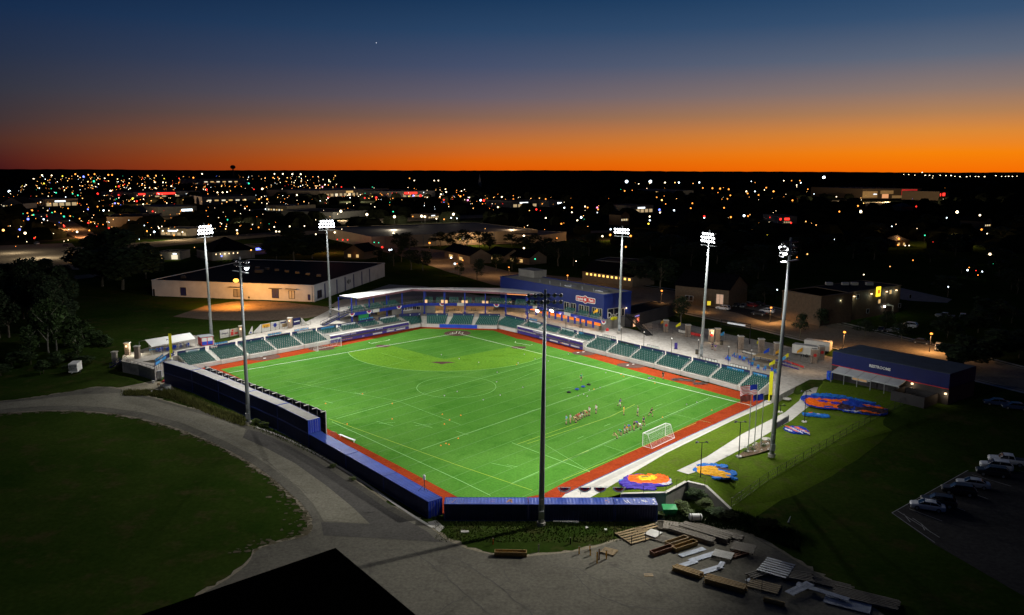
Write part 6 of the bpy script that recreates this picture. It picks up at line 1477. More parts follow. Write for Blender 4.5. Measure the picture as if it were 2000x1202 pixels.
def planks(label, x, y, rz, L_, w, n, layers, m='old_wood', group='stacks of old planks in the yard', nm='plank_stack', cat='planks'):
    c = P(x,y,0); t = thing(nm, label, cat, c, group); rz = math.radians(rz); mb = MB()
    for u in (-.35,.35): obox(mb, c, rz, L_*u-.06, L_*u+.06, -w/2, w/2, 0, .12)
    mb.build('bearer', M['bark'], t)
    for l_ in range(layers):
        mb = MB()
        for i in range(n): yy = -w/2+(i+.5)*w/n; sh_ = R_.gauss(0,.12); obox(mb, c, rz+R_.gauss(0,.012), -L_/2+sh_, L_/2+sh_, yy-w/n*.29, yy+w/n*.29, .125+l_*.14, .24+l_*.14)
        mb.build('plank', M[m] if isinstance(m,str) else m, t)
    return t
planks('long stack of dark planks reaching back to the weeds', 1352,1050,-38,6.5,1.6,5,4); planks('second long plank stack beside the first, grey on top', 1378,1046,-38,7.0,2.0,7,5); planks('third plank stack with gaps along the grass edge', 1402,1044,-38,7.0,1.6,5,3)
def trough(label, x, y, rz, L_, w=.9, h=.65, m='tan_wood'):
    c = P(x,y,0); t = thing('wooden_trough', label, 'planter box', c, 'open wooden troughs'); rz = math.radians(rz); mb = MB()
    obox(mb,c,rz,-L_/2,L_/2,-w/2,-w/2+.08,0,h); obox(mb,c,rz,-L_/2,L_/2,w/2-.08,w/2,0,h); obox(mb,c,rz,-L_/2,-L_/2+.08,-w/2+.083,w/2-.083,0,h-.003); obox(mb,c,rz,L_/2-.08,L_/2,-w/2+.083,w/2-.083,0,h-.003); mb.build('side_board', M[m], t)
    mb = MB(); obox(mb,c,rz,-L_/2+.09,L_/2-.09,-w/2+.09,w/2-.09,.04,.1); mb.build('bottom', M['bark'], t)
rw = mat('reddish_wood', (.17,.075,.04), var=.3, sc=4); M['reddish_wood'] = rw; oc = mat('ochre_wood', (.30,.19,.06), var=.3, sc=4); M['ochre_wood'] = oc
trough('reddish brown open trough, frontmost of three', 1293,1080,32,3.6,m='reddish_wood'); trough('pale lined open trough behind the reddish one', 1322,1062,32,3.6,m='tan_wood'); trough('ochre open trough right of the pair', 1337,1071,32,4.0,m='ochre_wood')
trough('long ochre open box at the lawn edge below the containers', 997.5,1086,-2,4.2,.8,.7,m='ochre_wood')
gs = mat('galv_sheet', (.34,.38,.46), rough=.55, var=.25, sc=1.2, metal=.15); M['galv_sheet'] = gs
def sheets(label, x, y, rz, L_, w, n=2, bright=False, z=0):
    c = P(x,y,z); t = thing('metal_bench_plank', label, 'metal plank', c, 'bluish aluminium planks'); rz = math.radians(rz)
    mb = MB(); 
    for u in (-.35,.35): obox(mb, c, rz, L_*u-.05, L_*u+.05, -w/2+.05, w/2-.05, 0, .15)
    mb.build('bearer', M['dark_metal'], t)
    for i in range(n):
        mb = MB(); y0_ = -w/2+i*w/n+.02; y1_ = y0_+w/n-.04
        for k in range(4): a = y0_+(y1_-y0_)*k/4; b = a+(y1_-y0_)/4; obox(mb, c, rz, -L_/2, L_/2, a+.01, b-.01, .153, .20+(.015 if k % 2 else 0))
        mb.build('plank', gs, t)
sheets('wide bluish metal plank, rearmost of the bright ones', 1352,1081,30,4.2,.9); sheets('long bluish metal plank in the middle of the yard', 1374,1090,30,4.6,.95); sheets('short bluish metal plank with a bright highlight', 1345,1103,30,2.6,.9); sheets('shiny metal seat piece with slotted bracket', 1387,1116,28,3.8,1.0); sheets('twisted shiny metal offcut beside the slotted piece', 1408,1106,60,1.8,.7,z=.25)
planks('squared stack of ochre beams in front of the metal planks', 1343,1122,-35,3.6,1.3,4,4,m='ochre_wood'); planks('second squared ochre beam stack with slats on top', 1416,1147,-32,4.8,1.5,5,5,m='ochre_wood')
pallet('light slatted pallet behind the metal seat pieces', 1412,1086,-28,2.5,2.0,8,z=.3,m='offwhite'); pallet('slatted pallet stacked beside the weeds', 1452,1072,-28,3.0,2.6,9,z=.45,m='old_wood')
planks('low stack with a red board under the slatted pallet', 1440,1085,28,2.6,1.6,4,2,m='reddish_wood')
pallet('big slatted bleacher panel in the dark right half of the yard', 1516,1112,-35,3.6,4.4,7,z=.3,m='steel'); planks('planks scattered beneath the big bleacher panel', 1490,1122,28,4.6,1.5,4,2); planks('jumbled dark timbers behind the fallen bench', 1556,1130,-20,3.6,2.4,6,3)
sheets('white folded metal piece lying between the stacks', 1470,1133,40,2.2,.8); pallet('lower slatted frame with two uprights in the dark yard', 1492,1148,-30,3.6,2.4,5,m='tan_wood',posts=2)
sheets('broad grey metal bench panel near the bottom right corner', 1562,1152,35,4.2,1.2,z=.3); sheets('L shaped grey metal bench running down right', 1606,1158,-38,6.0,.9,z=.3); planks('long thin dark planks beyond the metal bench', 1612,1140,-30,6.0,1.8,5,1); planks('dark planks at the very corner of the yard', 1690,1172,-30,7.0,2.6,7,2,m='old_wood'); sheets('dim metal panels at the bottom edge of the yard', 1655,1182,-30,5.0,2.2,4)
c = P(1512,1176,.3); t = thing('log_roll', 'yellowish roll of matting in the dark part of the yard', 'roll', c); mb = MB(); mb.tube([c+Vector((-1,.6,0)),c+Vector((1,-.6,0))], .3, 12); mb.build('roll', oc, t); mb = MB(); mb.tube([c+Vector((-1.03,.62,0)),c+Vector((-1.0,.6,0))], .18, 10); mb.build('core', M['bark'], t)
c = P(1267,1125,0); t = thing('plywood_sheet', 'small tan board lying alone on the asphalt', 'board', c); mb = MB(); obox(mb,c,0,-.55,.55,-.35,.35,.08,.12); mb.build('sheet', M['tan_wood'], t); mb = MB(); obox(mb,c,0,-.5,.5,-.04,.04,.12+.002,.15); mb.build('batten', M['old_wood'], t)
pallet('little pallet lying by the yellow posts', 1190,1080,-30,1.9,1.7,6,m='tan_wood')
for k, (x, y, h, cl, rz) in enumerate(((1131,1083,1.1,'amber',0),(1153,1086,1.0,'amber',0),(1166,1101,1.7,'amber',0),(1170,1094,1.6,'reddish_wood',0),(1184,1093,1.3,'amber',0),(1152,1076,.8,'amber',0),(1114,1063,.9,'black',0),(963,1064,.9,'orange',0),(1052,1078,1.0,'offwhite',0))):
    p = P(x,y,0); t = thing('bollard_post', ['first yellow post from the left','yellow post second from the left','tallest yellow post nearest the camera','reddish post in the cluster of yellow ones','yellow post beside the little pallet','short yellow post behind the others','black post in the grass','faded orange stake on the lawn','white topped stake at the asphalt edge'][k], 'post', p, 'posts at the yard edge'); mb = MB(); mb.box(p.x,p.y,0,.16,.16,h*.94); mb.build('post', M[cl], t); mb = MB(); mb.box(p.x,p.y,h*.94+.002,.2,.2,.06); mb.build('cap', M['bark'], t)
for x, y, lb in ((908,1039,'flat white slab in the grass by the front containers'),(1105,1019,'long white plank in the grass below the container wall'),(1146,1031,'white scrap of litter in the grass left of the yard'),(1183,1035,'white litter near the slatted frames')):
    p = P(x,y,.06); w = 3.6 if x == 1105 else 1.1 if x == 908 else .35; mb = MB(); obox(mb,p,R_.uniform(-.2,.2),-w/2,w/2,-.3,.3,-.05,.08); o = mb.build('white_slab', M['offwhite']); tag(o, lb, 'slab')
# bin, tank, tree
c = P(1307,1008,0); t = thing('waste_bin', 'green wheeled waste bin beside the retaining wall', 'bin', c); mb = MB(); mb.hexa([(c.x-.8,c.y-.6,.15),(c.x+.8,c.y-.6,.15),(c.x+.8,c.y+.6,.15),(c.x-.8,c.y+.6,.15)],[(c.x-1,c.y-.75,1.25),(c.x+1,c.y-.75,1.25),(c.x+1,c.y+.75,1.25),(c.x-1,c.y+.75,1.25)]); mb.build('bin_body', M['green'], t); mb = MB(); mb.hexa([(c.x-1.05,c.y-.8,1.26),(c.x+1.05,c.y-.8,1.26),(c.x+1.05,c.y+.8,1.26),(c.x-1.05,c.y+.8,1.26)],[(c.x-1.05,c.y-.8,1.33),(c.x+1.05,c.y-.8,1.33),(c.x+1.0,c.y+.8,1.5),(c.x-1.0,c.y+.8,1.5)]); mb.build('lid', M['green'], t)
for sx_ in (-.7,.7): mb = MB(); mb.tube([(c.x+sx_,c.y-.62,.12),(c.x+sx_,c.y-.52,.12)], .12, 8); mb.build('wheel', M['black'], t)
c = P(1358,1023,0); t = thing('storage_tank', 'white horizontal tank on black legs in the weeds', 'tank', c); mb = MB(); mb.tube([c+Vector((-.95,0,1.0)),c+Vector((-.8,0,1.0)),c+Vector((.8,0,1.0)),c+Vector((.95,0,1.0))], [.25,.5,.5,.25], 14); mb.build('tank_shell', M['white'], t, smooth=False); mb = MB()
for s in (-.6,.6): obox(mb,c,0,s-.06,s+.06,-.4,.4,0,.6); mb.tube([c+Vector((s-.05,0,1.0)),c+Vector((s+.05,0,1.0))], .52, 14)
mb.build('cradle', M['black'], t)
c = P(1540,1020,.1); t = thing('marker_buoy', 'small white marker leaning in the dark grass', 'marker', c); mb = MB(); mb.tube([c,c+Vector((.25,0,.9))], [.12,.04], 8); mb.build('cone', M['white'], t); mb = MB(); mb.box(c.x,c.y,0,.3,.3,.06); mb.build('base', M['black'], t)
# ================================================================== left end: tent, kiosk, gate, stairs
tc4 = [P(281,664,5.6), P(371,651,5.6), P(384,663,4.9), P(295,678,4.9)]
r0, r1 = P(283,664.5,6.0), P(371,650.5,6.0); e0_, e1_ = P(296,678,4.9), P(382,662,4.9); k0, k1 = P(273,671,4.9), P(360,655,4.9)
t = thing('canopy_tent', 'long white tent canopy over tables at the left end of the stand', 'tent', (r0.x,r0.y,ZC)); nrm_ = (e0_-r0); b0 = Vector((2*r0.x-e0_.x, 2*r0.y-e0_.y, 4.9)); b1 = Vector((2*r1.x-e1_.x, 2*r1.y-e1_.y, 4.9))
mb = MB(); mb.hexa([r0,r1,e1_,e0_],[p+Vector((0,0,.06)) for p in (r0,r1,e1_,e0_)]); mb.hexa([r0+Vector((0,.01,0)),r1+Vector((0,.01,0)),b1,b0],[p+Vector((0,0,.06)) for p in (r0+Vector((0,.01,0)),r1+Vector((0,.01,0)),b1,b0)]); cv = mb.build('canopy', M['white'], t)
mb = MB()
for i in range(6):
    for p, q in ((e0_,e1_),(b0,b1)): c = p.lerp(q,i/5); mb = MB(); mb.beam((c.x,c.y,ZC),(c.x,c.y,4.9), .1); mb.build('post', M['galv'], t)
c = r0.lerp(e0_,.5).lerp(r1.lerp(e1_,.5),.42); u_ = (r1-r0).normalized(); v_ = (r0-e0_).normalized(); text('A', 1.3, c+Vector((0,0,.1)), u_, v_, M['navy'], 'lettering', cv, .01)
for i in range(12):
    f = e0_.lerp(e1_,R_.uniform(.02,.98)).lerp(b0.lerp(b1,.5),R_.uniform(.05,.35)); p = Vector((f.x,f.y,ZC)); k = thing('plastic_chair', 'blue plastic chair under the white tent', 'chair', p, 'blue chairs under the tent')
    mb = MB(); mb.box(p.x,p.y,ZC+.42,.5,.5,.06); mb.build('seat', M['blue_bright'], k); mb = MB(); mb.box(p.x,p.y+.25,ZC+.5,.5,.06,.5); mb.build('backrest', M['blue_bright'], k); mb = MB()
    for a_ in (-.2,.2):
        for b_ in (-.2,.2): mb.box(p.x+a_,p.y+b_,ZC,.05,.05,.42)
    mb.build('leg', M['blue_bright'], k)
for i, u in enumerate((.12,.42,.7)):
    f = e0_.lerp(e1_,u).lerp(b0.lerp(b1,u),.3); p = Vector((f.x,f.y,ZC)); k = thing('folding_table', 'folding table under the white tent, '+['near the gate','in the middle','beside the kiosk'][i], 'table', p, 'tables under the tent'); mb = MB(); mb.box(p.x,p.y,ZC+.72,2.2,.9,.06,.5); mb.build('tabletop', M['offwhite'] if i else M['sky_blue'], k); mb = MB(); mb.box(p.x-.8,p.y-.4,ZC,.08,.6,.72,.5); mb.build('leg', M['steel'], k); mb = MB(); mb.box(p.x+.8,p.y+.4,ZC,.08,.6,.72,.5); mb.build('leg', M['steel'], k)
c = P(402,673,ZC); t = thing('food_kiosk', 'food kiosk with blue front panels, red side and grey roof', 'kiosk', c); mb = MB(); obox(mb,c,.65,-1.6,1.6,-1.5,1.5,0,2.3); mb.build('kiosk_body', M['red'], t); mb = MB(); obox(mb,c,.65,-1.8,1.8,-1.7,1.7,2.31,2.45); mb.build('roof', M['steel'], t)
for k in range(2): mb = MB(); obox(mb,c,.65,-1.4+k*1.5,-.1+k*1.5,-1.56,-1.503,.2,1.1); mb.build('lower_panel', M['blue_bright'], t); mb = MB(); obox(mb,c,.65,-1.4+k*1.5,-.1+k*1.5,-1.56,-1.503,1.15,2.1); mb.build('upper_panel', M['white'], t)
def pillar(x, y, z, h, label, lamp=True, m='stone', w=1.1, power=0, group='stone gate pillars', disc=None):
    c = P(x,y,z); t = thing('stone_pillar', label, 'pillar', c, group); mb = MB(); mb.box(c.x,c.y,z-.3,w,w,h+.3); mb.build('shaft', M[m], t); mb = MB(); mb.box(c.x,c.y,z+h+.002,w+.25,w+.25,.18); mb.build('cap', M['concrete_light'], t)
    if lamp: mb = MB(); mb.box(c.x,c.y-w/2-.12,z+h-.9,.3,.2,.4); mb.build('lantern', M['e_warm'], t)
    if disc: mb = MB(); mb.tube([(c.x,c.y-w/2-.02,z+h*.6),(c.x,c.y-w/2-.07,z+h*.6)], .42, 14); mb.build('round_sign', M[disc], t)
    if power: point((c.x+.3,c.y-w/2-.6,z+h-.6), power, (1,.72,.4), .15)
    return t
pillar(250,693,ZC,3.0,'stone pillar with lit lantern left of the tent steps',power=60); pillar(269,700,ZC,3.0,'darker stone pillar beside the star bright lamp',lamp=False); pillar(225,706,1.0,2.4,'short pale pillar at the foot of the entrance steps',lamp=False,m='concrete')
c = P(266,693,ZC); t = thing('gate_lamp', 'very bright white lamp on the gate post left of the tent', 'lamp', c); mb = MB(); mb.tube([c,(c.x,c.y,ZC+2.0)], .05, 6); mb.build('post', M['steel'], t); mb = MB(); mb.sphere((c.x,c.y,ZC+2.1), .28); mb.build('lantern', M['e_flood_dim'], t); point((c.x,c.y-.5,ZC+2.1), 420, (1,.93,.7), .2)
t = thing('entrance_railing', 'black railing along the edge of the left entrance deck', 'railing', P(240,712,ZC)); mb = MB(); rp = [P(228,706,1.4),P(262,713,ZC),P(302,724,ZC),P(322,714,ZC)]
for i in range(3):
    for z_ in (.5,1.0): mb.beam(rp[i]+Vector((0,0,z_)), rp[i+1]+Vector((0,0,z_)), .05)
    for k in range(5): q = rp[i].lerp(rp[i+1],k/5); mb.beam(q, q+Vector((0,0,1.0)), .05)
mb.build('rail', M['dark_metal'], t)
stairflight('entrance_steps', 'concrete entrance steps with black handrails at the far left', P(222,716,.9), P(243,703,ZC), 2.6, 'concrete', 9, 'stairs')
banner('navy rail banner turned towards the left foul pole', P(303,716,ZC), P(331,697,ZC), (.05,.75,'sky_blue'), ('TECH','white'), (.05,.6)); banner('short navy rail board at the left foul pole', P(329,699,ZC), P(341,694,ZC))
# utility clutter under the deck, tank, junk
c = P(312,742,0); t = thing('utility_cabinet', 'grey utility cabinet below the left deck', 'cabinet', c); mb = MB(); obox(mb,c,.3,-.5,.5,-.35,.35,.1,2.2); mb.build('cabinet_body', M['steel'], t); mb = MB(); obox(mb,c,.3,-.45,.45,-.38,-.353,.3,2.0); mb.build('door', M['galv'], t)
c = P(303,736,0); t = thing('pipe_riser', 'pair of pale pipes rising to the left deck', 'pipe', c); mb = MB(); mb.tube([c,c+Vector((0,0,2.4))], .15, 8); mb.tube([c+Vector((.5,.1,0)),c+Vector((.5,.1,2.0))], .1, 8); mb.build('pipe', M['galv'], t); mb = MB(); mb.box(c.x+.2,c.y,0,1.1,.5,.1); mb.build('footing', M['concrete'], t)
c = P(328,762,0); t = thing('white_drum', 'large white cylindrical drum beside the end of the containers', 'drum', c); mb = MB(); mb.tube([c,c+Vector((0,0,1.1))], .72, 18); mb.build('drum_body', M['white'], t); mb = MB(); mb.tube([c+Vector((0,0,1.1)),c+Vector((0,0,1.16))], .76, 18); mb.build('rim', M['steel'], t)
for k, (x, y, m_) in enumerate(((316,764,'white'),(311,766,'black'),(306,765,'offwhite'),(296,768,'white'),(322,756,'offwhite'),(310,752,'tan_wood'),(300,748,'offwhite'),(319,747,'red'),(316,755,'steel'))):
    c = P(x,y,0); mb = MB(); obox(mb,c,R_.uniform(0,3),-.4,.4,-.25,.25,0,.3); obox(mb,c,R_.uniform(0,3),-.25,.3,-.15,.15,.303,.5); o = mb.build('junk_box', M[m_]); tag(o, m_.replace('_',' ').replace('offwhite','pale')+' piece of clutter by the drum, number '+ordn[k]+' towards the deck', 'clutter', 'clutter at the end of the containers')
c = P(148,728,0.0); c.z = terrain(c.x,c.y); t = thing('cargo_trailer', 'small white cargo trailer parked alone on the left grass', 'trailer', c); mb = MB(); obox(mb,c,.2,-1.0,1.0,-1.8,1.8,.5,2.6); mb.build('box_body', M['white'], t); mb = MB(); obox(mb,c,.2,-.08,.08,-3.0,-1.8,.45,.55); obox(mb,c,.2,-.9,.9,-1.82,-1.803,.7,2.4); mb.build('drawbar', M['steel'], t)
for s in (-1.03,1.03): mb = MB(); mb.tube([c+Vector((s-.1,0,.34)),c+Vector((s+.1,0,.34))], .34, 12); mb.build('wheel', M['black'], t)
# sign boards along the left lawn fence
def fence_board(x0, x1, yb0, yb1, h, label, m='offwhite', txt=None, tri=None, extra=None):
    a = P(x0,yb0,ZC); b = P(x1,yb1,ZC); d = (b-a).normalized(); nn = Vector((d.y,-d.x,0)); nn = nn if nn.y < 0 else -nn; t = thing('sign_board', label, 'sign', a, 'advertising boards on the left fence'); mb = MB(); U = Vector((0,0,h)); o = Vector((0,0,.25))
    ta, tb = (U*.15, U) if tri == 'up' else (U, U*.1) if tri == 'down' else (U, U)
    mb.hexa([a+o,b+o,b-nn*.08+o,a-nn*.08+o],[a+o+ta,b+o+tb,b-nn*.08+o+tb,a-nn*.08+o+ta]); pn = mb.build('board', M[m], t)
    mb = MB(); mb.beam(a-nn*.15, a-nn*.15+ta+o, .1); mb.beam(b-nn*.15, b-nn*.15+tb+o, .1); mb.build('post', M['black'], t)
    if txt: text(txt[0], txt[1], a.lerp(b,.5)+nn*.03+Vector((0,0,.25+h*.55)), d, (0,0,1), M[txt[2]], 'lettering', pn, .01)
    if extra:
        for (u0,u1,v0,v1,mm_) in extra: mb = MB(); p = a.lerp(b,u0)+nn*.015; q = a.lerp(b,u1)+nn*.015; mb.face(p+o+U*v0,q+o+U*v0,q+o+U*v1,p+o+U*v1); mb.build('graphic', M[mm_], pn)
fence_board(430.5,448.5,663,659.5,2.2,'white sign board with dark lettering, left end of the fence',txt=('chapel',.85,'navy')); fence_board(449.5,467,659.5,656,2.1,'pale sign board with red graphics beside the lantern pillar',m='cream',extra=((.1,.4,.1,.6,'red'),(.5,.9,.2,.45,'red'),(.2,.4,.65,.9,'red')))
pillar(472,657,ZC,2.9,'brick pillar with a small lantern between the fence signs',power=25,w=1.0); fence_board(486,494,655,653.5,2.2,'narrow white sign board with a blue dot',tri='up',extra=((.3,.7,.1,.3,'blue'),)); fence_board(495.5,511,652.5,650,2.3,'white sign board with a rising slanted top',tri='up')
fence_board(512,528.5,650,647,2.2,'white and yellow sign board reading B20',txt=('B20',1.0,'black'),extra=((.05,.95,.5,.95,'amber'),)); fence_board(529.5,545.5,646.5,643.5,2.2,'white sign board with a round blue emblem'); 
c = P(537.5,641,ZC); 
a = P(529.5,646.5,ZC); b = P(545.5,643.5,ZC); d_ = (b-a).normalized(); n_ = Vector((d_.y,-d_.x,0)); n_ = n_ if n_.y < 0 else -n_; cc_ = (a+b)/2+Vector((0,0,1.5))+n_*.03; mb = MB(); mb.face(*[cc_+d_*.6*math.cos(2*PI*q/18)+Vector((0,0,.6*math.sin(2*PI*q/18))) for q in range(18)]); mb.build('emblem', M['blue'], bpy.data.objects['board.%03d' % (len([o for o in bpy.data.objects if o.name.startswith('board')])-1)] if False else None) if False else None
em_par = [o for o in bpy.data.objects if o.get('label') == 'white sign board with a round blue emblem'][0]; mb.build('emblem', M['blue'], em_par)
fence_board(546.5,562,643,640,2.2,'sign board with tan picture left of the lit pillar',m='offwhite',extra=((.3,.9,.05,.5,'tan_wood'),(.1,.8,.6,.8,'navy'))); pillar(567,641,ZC,3.0,'brick pillar with a bright lantern among the fence signs',power=40,w=1.2); fence_board(573,587,638,635,2.1,'dark sign board with a white swoosh shape',m='navy',extra=((.1,.9,.45,.6,'white'),)); fence_board(588.5,601,635,637,2.0,'white sign board with a falling slanted top',tri='down')
mesh_fence('lawn_edge_fence', 'thin black fence behind the advertising boards on the left', [P(428,664,ZC),P(520,648,ZC),P(606,634,ZC)], 1.5, diag=False)
c = P(655,632,ZC); t = thing('merchandise_stand', 'green backed stand under the left end of the grandstand', 'stall', c); mb = MB(); mb.box(c.x+8,c.y+4,ZC,3.4,.2,2.6,.6); mb.build('back_panel', M['green'], t)
# ================================================================== plaza furniture on the right
pil = [(1300,648,'stone pillar with a red disc near the entrance hall','red'),(1343,658,'plain stone pillar behind the plaza fence',None),(1388,668,'stone pillar at the arch gate with a red disc','red'),(1401,666,'second stone pillar of the arch gate',None),(1446,682,'stone pillar behind the orange flag',None),(1486,688,'stone pillar behind the yellow flag',None),(1517,696,'stone pillar beside the grass verge',None),(1589,709,'stone pillar with a red disc near the trailers','red'),(1603,703,'last stone pillar beside the restroom building','red')]
for i, (x, y, lb, dc) in enumerate(pil): pillar(x,y,ZC,3.4,lb,lamp=(i == 2),power=160 if i == 2 else 0,disc=dc,w=1.3)
for i, (x, y, pw) in enumerate(((1330,655,60),(1440,690,110),(1560,725,260),(1600,730,150))):
    b = P(x,y,ZC); point((b.x,b.y,6.5), pw, (1,.70,.42), .4)
a = P(1407,662,ZC); b = P(1464,672,ZC); t = thing('entrance_arch', 'thin black arch frame with a glowing white name board over the gate', 'gate', (a+b)/2); mb = MB(); H_ = PY(1407,625,a.y).z-ZC; mb.tube([a,a+Vector((0,0,H_)),b+Vector((0,0,H_)),b], .14, 6); mb.tube([a+Vector((0,0,H_-1.3)),b+Vector((0,0,H_-1.3))], .08, 6); mb.build('arch_frame', M['black'], t)
mb = MB(); d_ = (b-a).normalized(); c1_ = a.lerp(b,.22); c2_ = a.lerp(b,.82); mb.beam(c1_+Vector((0,-.1,H_-.55)), c2_+Vector((0,-.1,H_-.55)), .1, .45); mb.build('name_board', mat('e_arch', (.5,.5,.5), var=.2, sc=3, emis=.25, emcol=(.8,.9,1)), t)
mesh_fence('plaza_fence', 'black steel fence between the plaza pillars and the street', [P(1262,640,ZC),P(1300,649,ZC),P(1343,659,ZC),P(1386,669,ZC)], 1.8, diag=False); mesh_fence('plaza_fence', 'black steel fence behind the plaza flags', [P(1448,684,ZC),P(1488,690,ZC),P(1517,698,ZC),P(1586,711,ZC)], 1.8, diag=False)
for i, (a, b, m_) in enumerate((((1325,650),(1346,655),'offwhite'),((1349,655),(1372,660),'red'),((1450,690),(1495,702),'offwhite'),((1497,703),(1545,716),'purple'),((1510,700),(1570,722),'red'),((1500,709),(1560,726),'purple'))):
    A_ = P(*a,ZC); B_ = P(*b,ZC); t = thing('queue_barrier', ['white banner barrier left on the plaza','red and white banner barrier left on the plaza','pale barrier row before the flags','purple barrier row under the flags','red topped barrier row at the plaza end','lower purple barrier row at the plaza end'][i], 'barrier', A_, 'barriers on the plaza'); mb = MB(); mb.beam(A_+Vector((0,0,.55)), B_+Vector((0,0,.55)), .04, .8 if i < 2 else .35); mb.build('panel', M[m_], t); mb = MB(); mb.beam(A_+Vector((0,0,1.05)), B_+Vector((0,0,1.05)), .06); n = int((B_-A_).length/1.8)+1
    for k in range(n+1): c = A_.lerp(B_,k/n); mb.beam(c, c+Vector((0,0,1.05)), .06)
    mb.build('rail', M['dark_metal'] if i < 3 else M['steel'], t)
for i, (x, y) in enumerate(((1032,640),(1105,650),(1138,657),(1213,673),(1257,683),(1311,697),(1363,700),(1422,714),(1466,722),(1440,690),(1368,690))):
    b = P(x,y,ZC); t = thing('plaza_pole', 'slender black light pole along the right concourse, %s from home plate' % ordn[i], 'pole', b, 'slender black poles on the concourse'); mb = MB(); mb.tube([b,b+Vector((0,0,4.6))], .06, 6); mb.build('pole', M['black'], t); mb = MB(); mb.tube([b+Vector((0,0,4.6)),b+Vector((0,0,4.85))], [.2,.12], 8); mb.build('lamp_head', M['offwhite'], t)
ch = [(1419,703),(1424,706),(1437,699),(1445,703),(1452,706),(1458,703),(1464,712),(1468,716),(1473,708),(1476,713),(1480,722),(1493,724),(1509,727),(1515,731),(1432,697)]
for i, (x, y) in enumerate(ch):
    p = P(x,y,ZC); k = thing('plaza_chair', 'blue plastic chair on the plaza behind the last seat sections', 'chair', p, 'blue chairs on the plaza'); a_ = R_.uniform(0,6)
    mb = MB(); mb.box(p.x,p.y,ZC+.45,.6,.6,.07,a_); mb.build('seat', M['blue_bright'], k); mb = MB(); mb.box(p.x+.28*math.sin(a_),p.y-.28*math.cos(a_),ZC+.53,.6,.07,.6,a_); mb.build('backrest', M['sky_blue'] if i % 3 else M['blue_bright'], k); mb = MB()
    for q in (-.22,.22):
        for r in (-.22,.22): mb.box(p.x+q,p.y+r,ZC,.06,.06,.44)
    mb.build('leg', M['blue_bright'], k)
for i, (x, y) in enumerate(((1447,700),(1461,707),(1471,711),(1487,716),(1497,719),(1506,714))):
    p = P(x,y,ZC); k = thing('patio_table', 'round patio table among the blue chairs, %s from the left' % ordn[i], 'table', p, 'patio tables'); mb = MB(); mb.tube([(p.x,p.y,ZC+.7),(p.x,p.y,ZC+.76)], .7, 16); mb.build('tabletop', M['old_wood'] if i % 2 else M['steel'], k); mb = MB(); mb.tube([(p.x,p.y,ZC),(p.x,p.y,ZC+.7)], .06, 6); mb.build('pedestal', M['dark_metal'], k)
c = P(1497,716,ZC); t = thing('bar_hut', 'brown roofed bar hut with rails above the last seats', 'hut', c); mb = MB(); obox(mb,c,-.85,-2.6,2.6,-1.4,1.4,0,1.1); mb.build('counter', M['old_wood'], t); mb = MB(); obox(mb,c,-.85,-2.9,2.9,-1.7,1.7,2.4,2.55); mb.build('roof', M['tan_wood'], t); mb = MB()
for a_ in (-2.6,2.6):
    for b_ in (-1.4,1.4): obox(mb,c,-.85,a_-.06,a_+.06,b_-.06,b_+.06,1.103,2.4)
mb.build('post', M['dark_metal'], t)
for i, (x, y) in enumerate(((1361,692),(1409,674),(1172,645),(1134,640),(1131,628))):
    p = P(x,y,ZC); t = thing('litter_bin', 'dark brown litter bin on the concourse, '+['beside the tall floodlight pole','by the arch gate','before the orange shutters right','before the orange shutters left','at the blue door'][i], 'bin', p, 'litter bins on the concourse'); mb = MB(); mb.tube([p,p+Vector((0,0,1.1))], [.4,.45], 10); mb.build('bin_body', M['bark'], t); mb = MB(); mb.tube([p+Vector((0,0,1.1)),p+Vector((0,0,1.2))], [.48,.3], 10); mb.build('lid', M['black'], t)
c = P(1320,682,ZC); t = thing('ticket_sign', 'narrow purple standing sign on the open plaza', 'sign', c); mb = MB(); mb.box(c.x,c.y,ZC,.8,.2,1.7); mb.build('panel', M['purple'], t); mb = MB(); mb.box(c.x,c.y,ZC-.0,1.0,.6,.06); mb.build('base', M['black'], t)
c = P(1186,655,ZC); t = thing('table_umbrella', 'small folded red umbrella at the rail above the seats', 'umbrella', c); mb = MB(); mb.tube([c,c+Vector((0,0,1.9))], .04, 6); mb.build('pole', M['steel'], t); mb = MB(); mb.tube([c+Vector((0,0,1.3)),c+Vector((0,0,1.9)),c+Vector((0,0,2.1))], [.5,.4,.05], 10); mb.build('canopy', M['red'], t)
# white trailers behind the fence
for k, (x, y, L_, lb) in enumerate(((1578,697,7.5,'white box trailer with two wheels parked behind the plaza fence'),(1597,687,6.5,'second white box trailer farther behind the plaza fence'))):
    c = P(x,y,ZG); t = thing('box_trailer', lb, 'trailer', c, 'white trailers'); mb = MB(); obox(mb,c,-.65,-L_/2,L_/2,-1.2,1.2,.7,3.0); mb.build('box_body', M['offwhite'], t); mb = MB(); obox(mb,c,-.65,-L_/2+.1,L_/2-.1,-1.0,1.0,.45,.69); mb.build('chassis', M['black'], t)
    for u in (-1.0,0): mb = MB(); q = c+Vector((math.cos(-.65)*u+math.sin(-.65)*1.15, math.sin(-.65)*u-math.cos(-.65)*1.15, .42)); mb.tube([q,q+Vector((math.sin(-.65)*.2,-math.cos(-.65)*.2,0))], .42, 12); mb.build('wheel', M['black'], t)
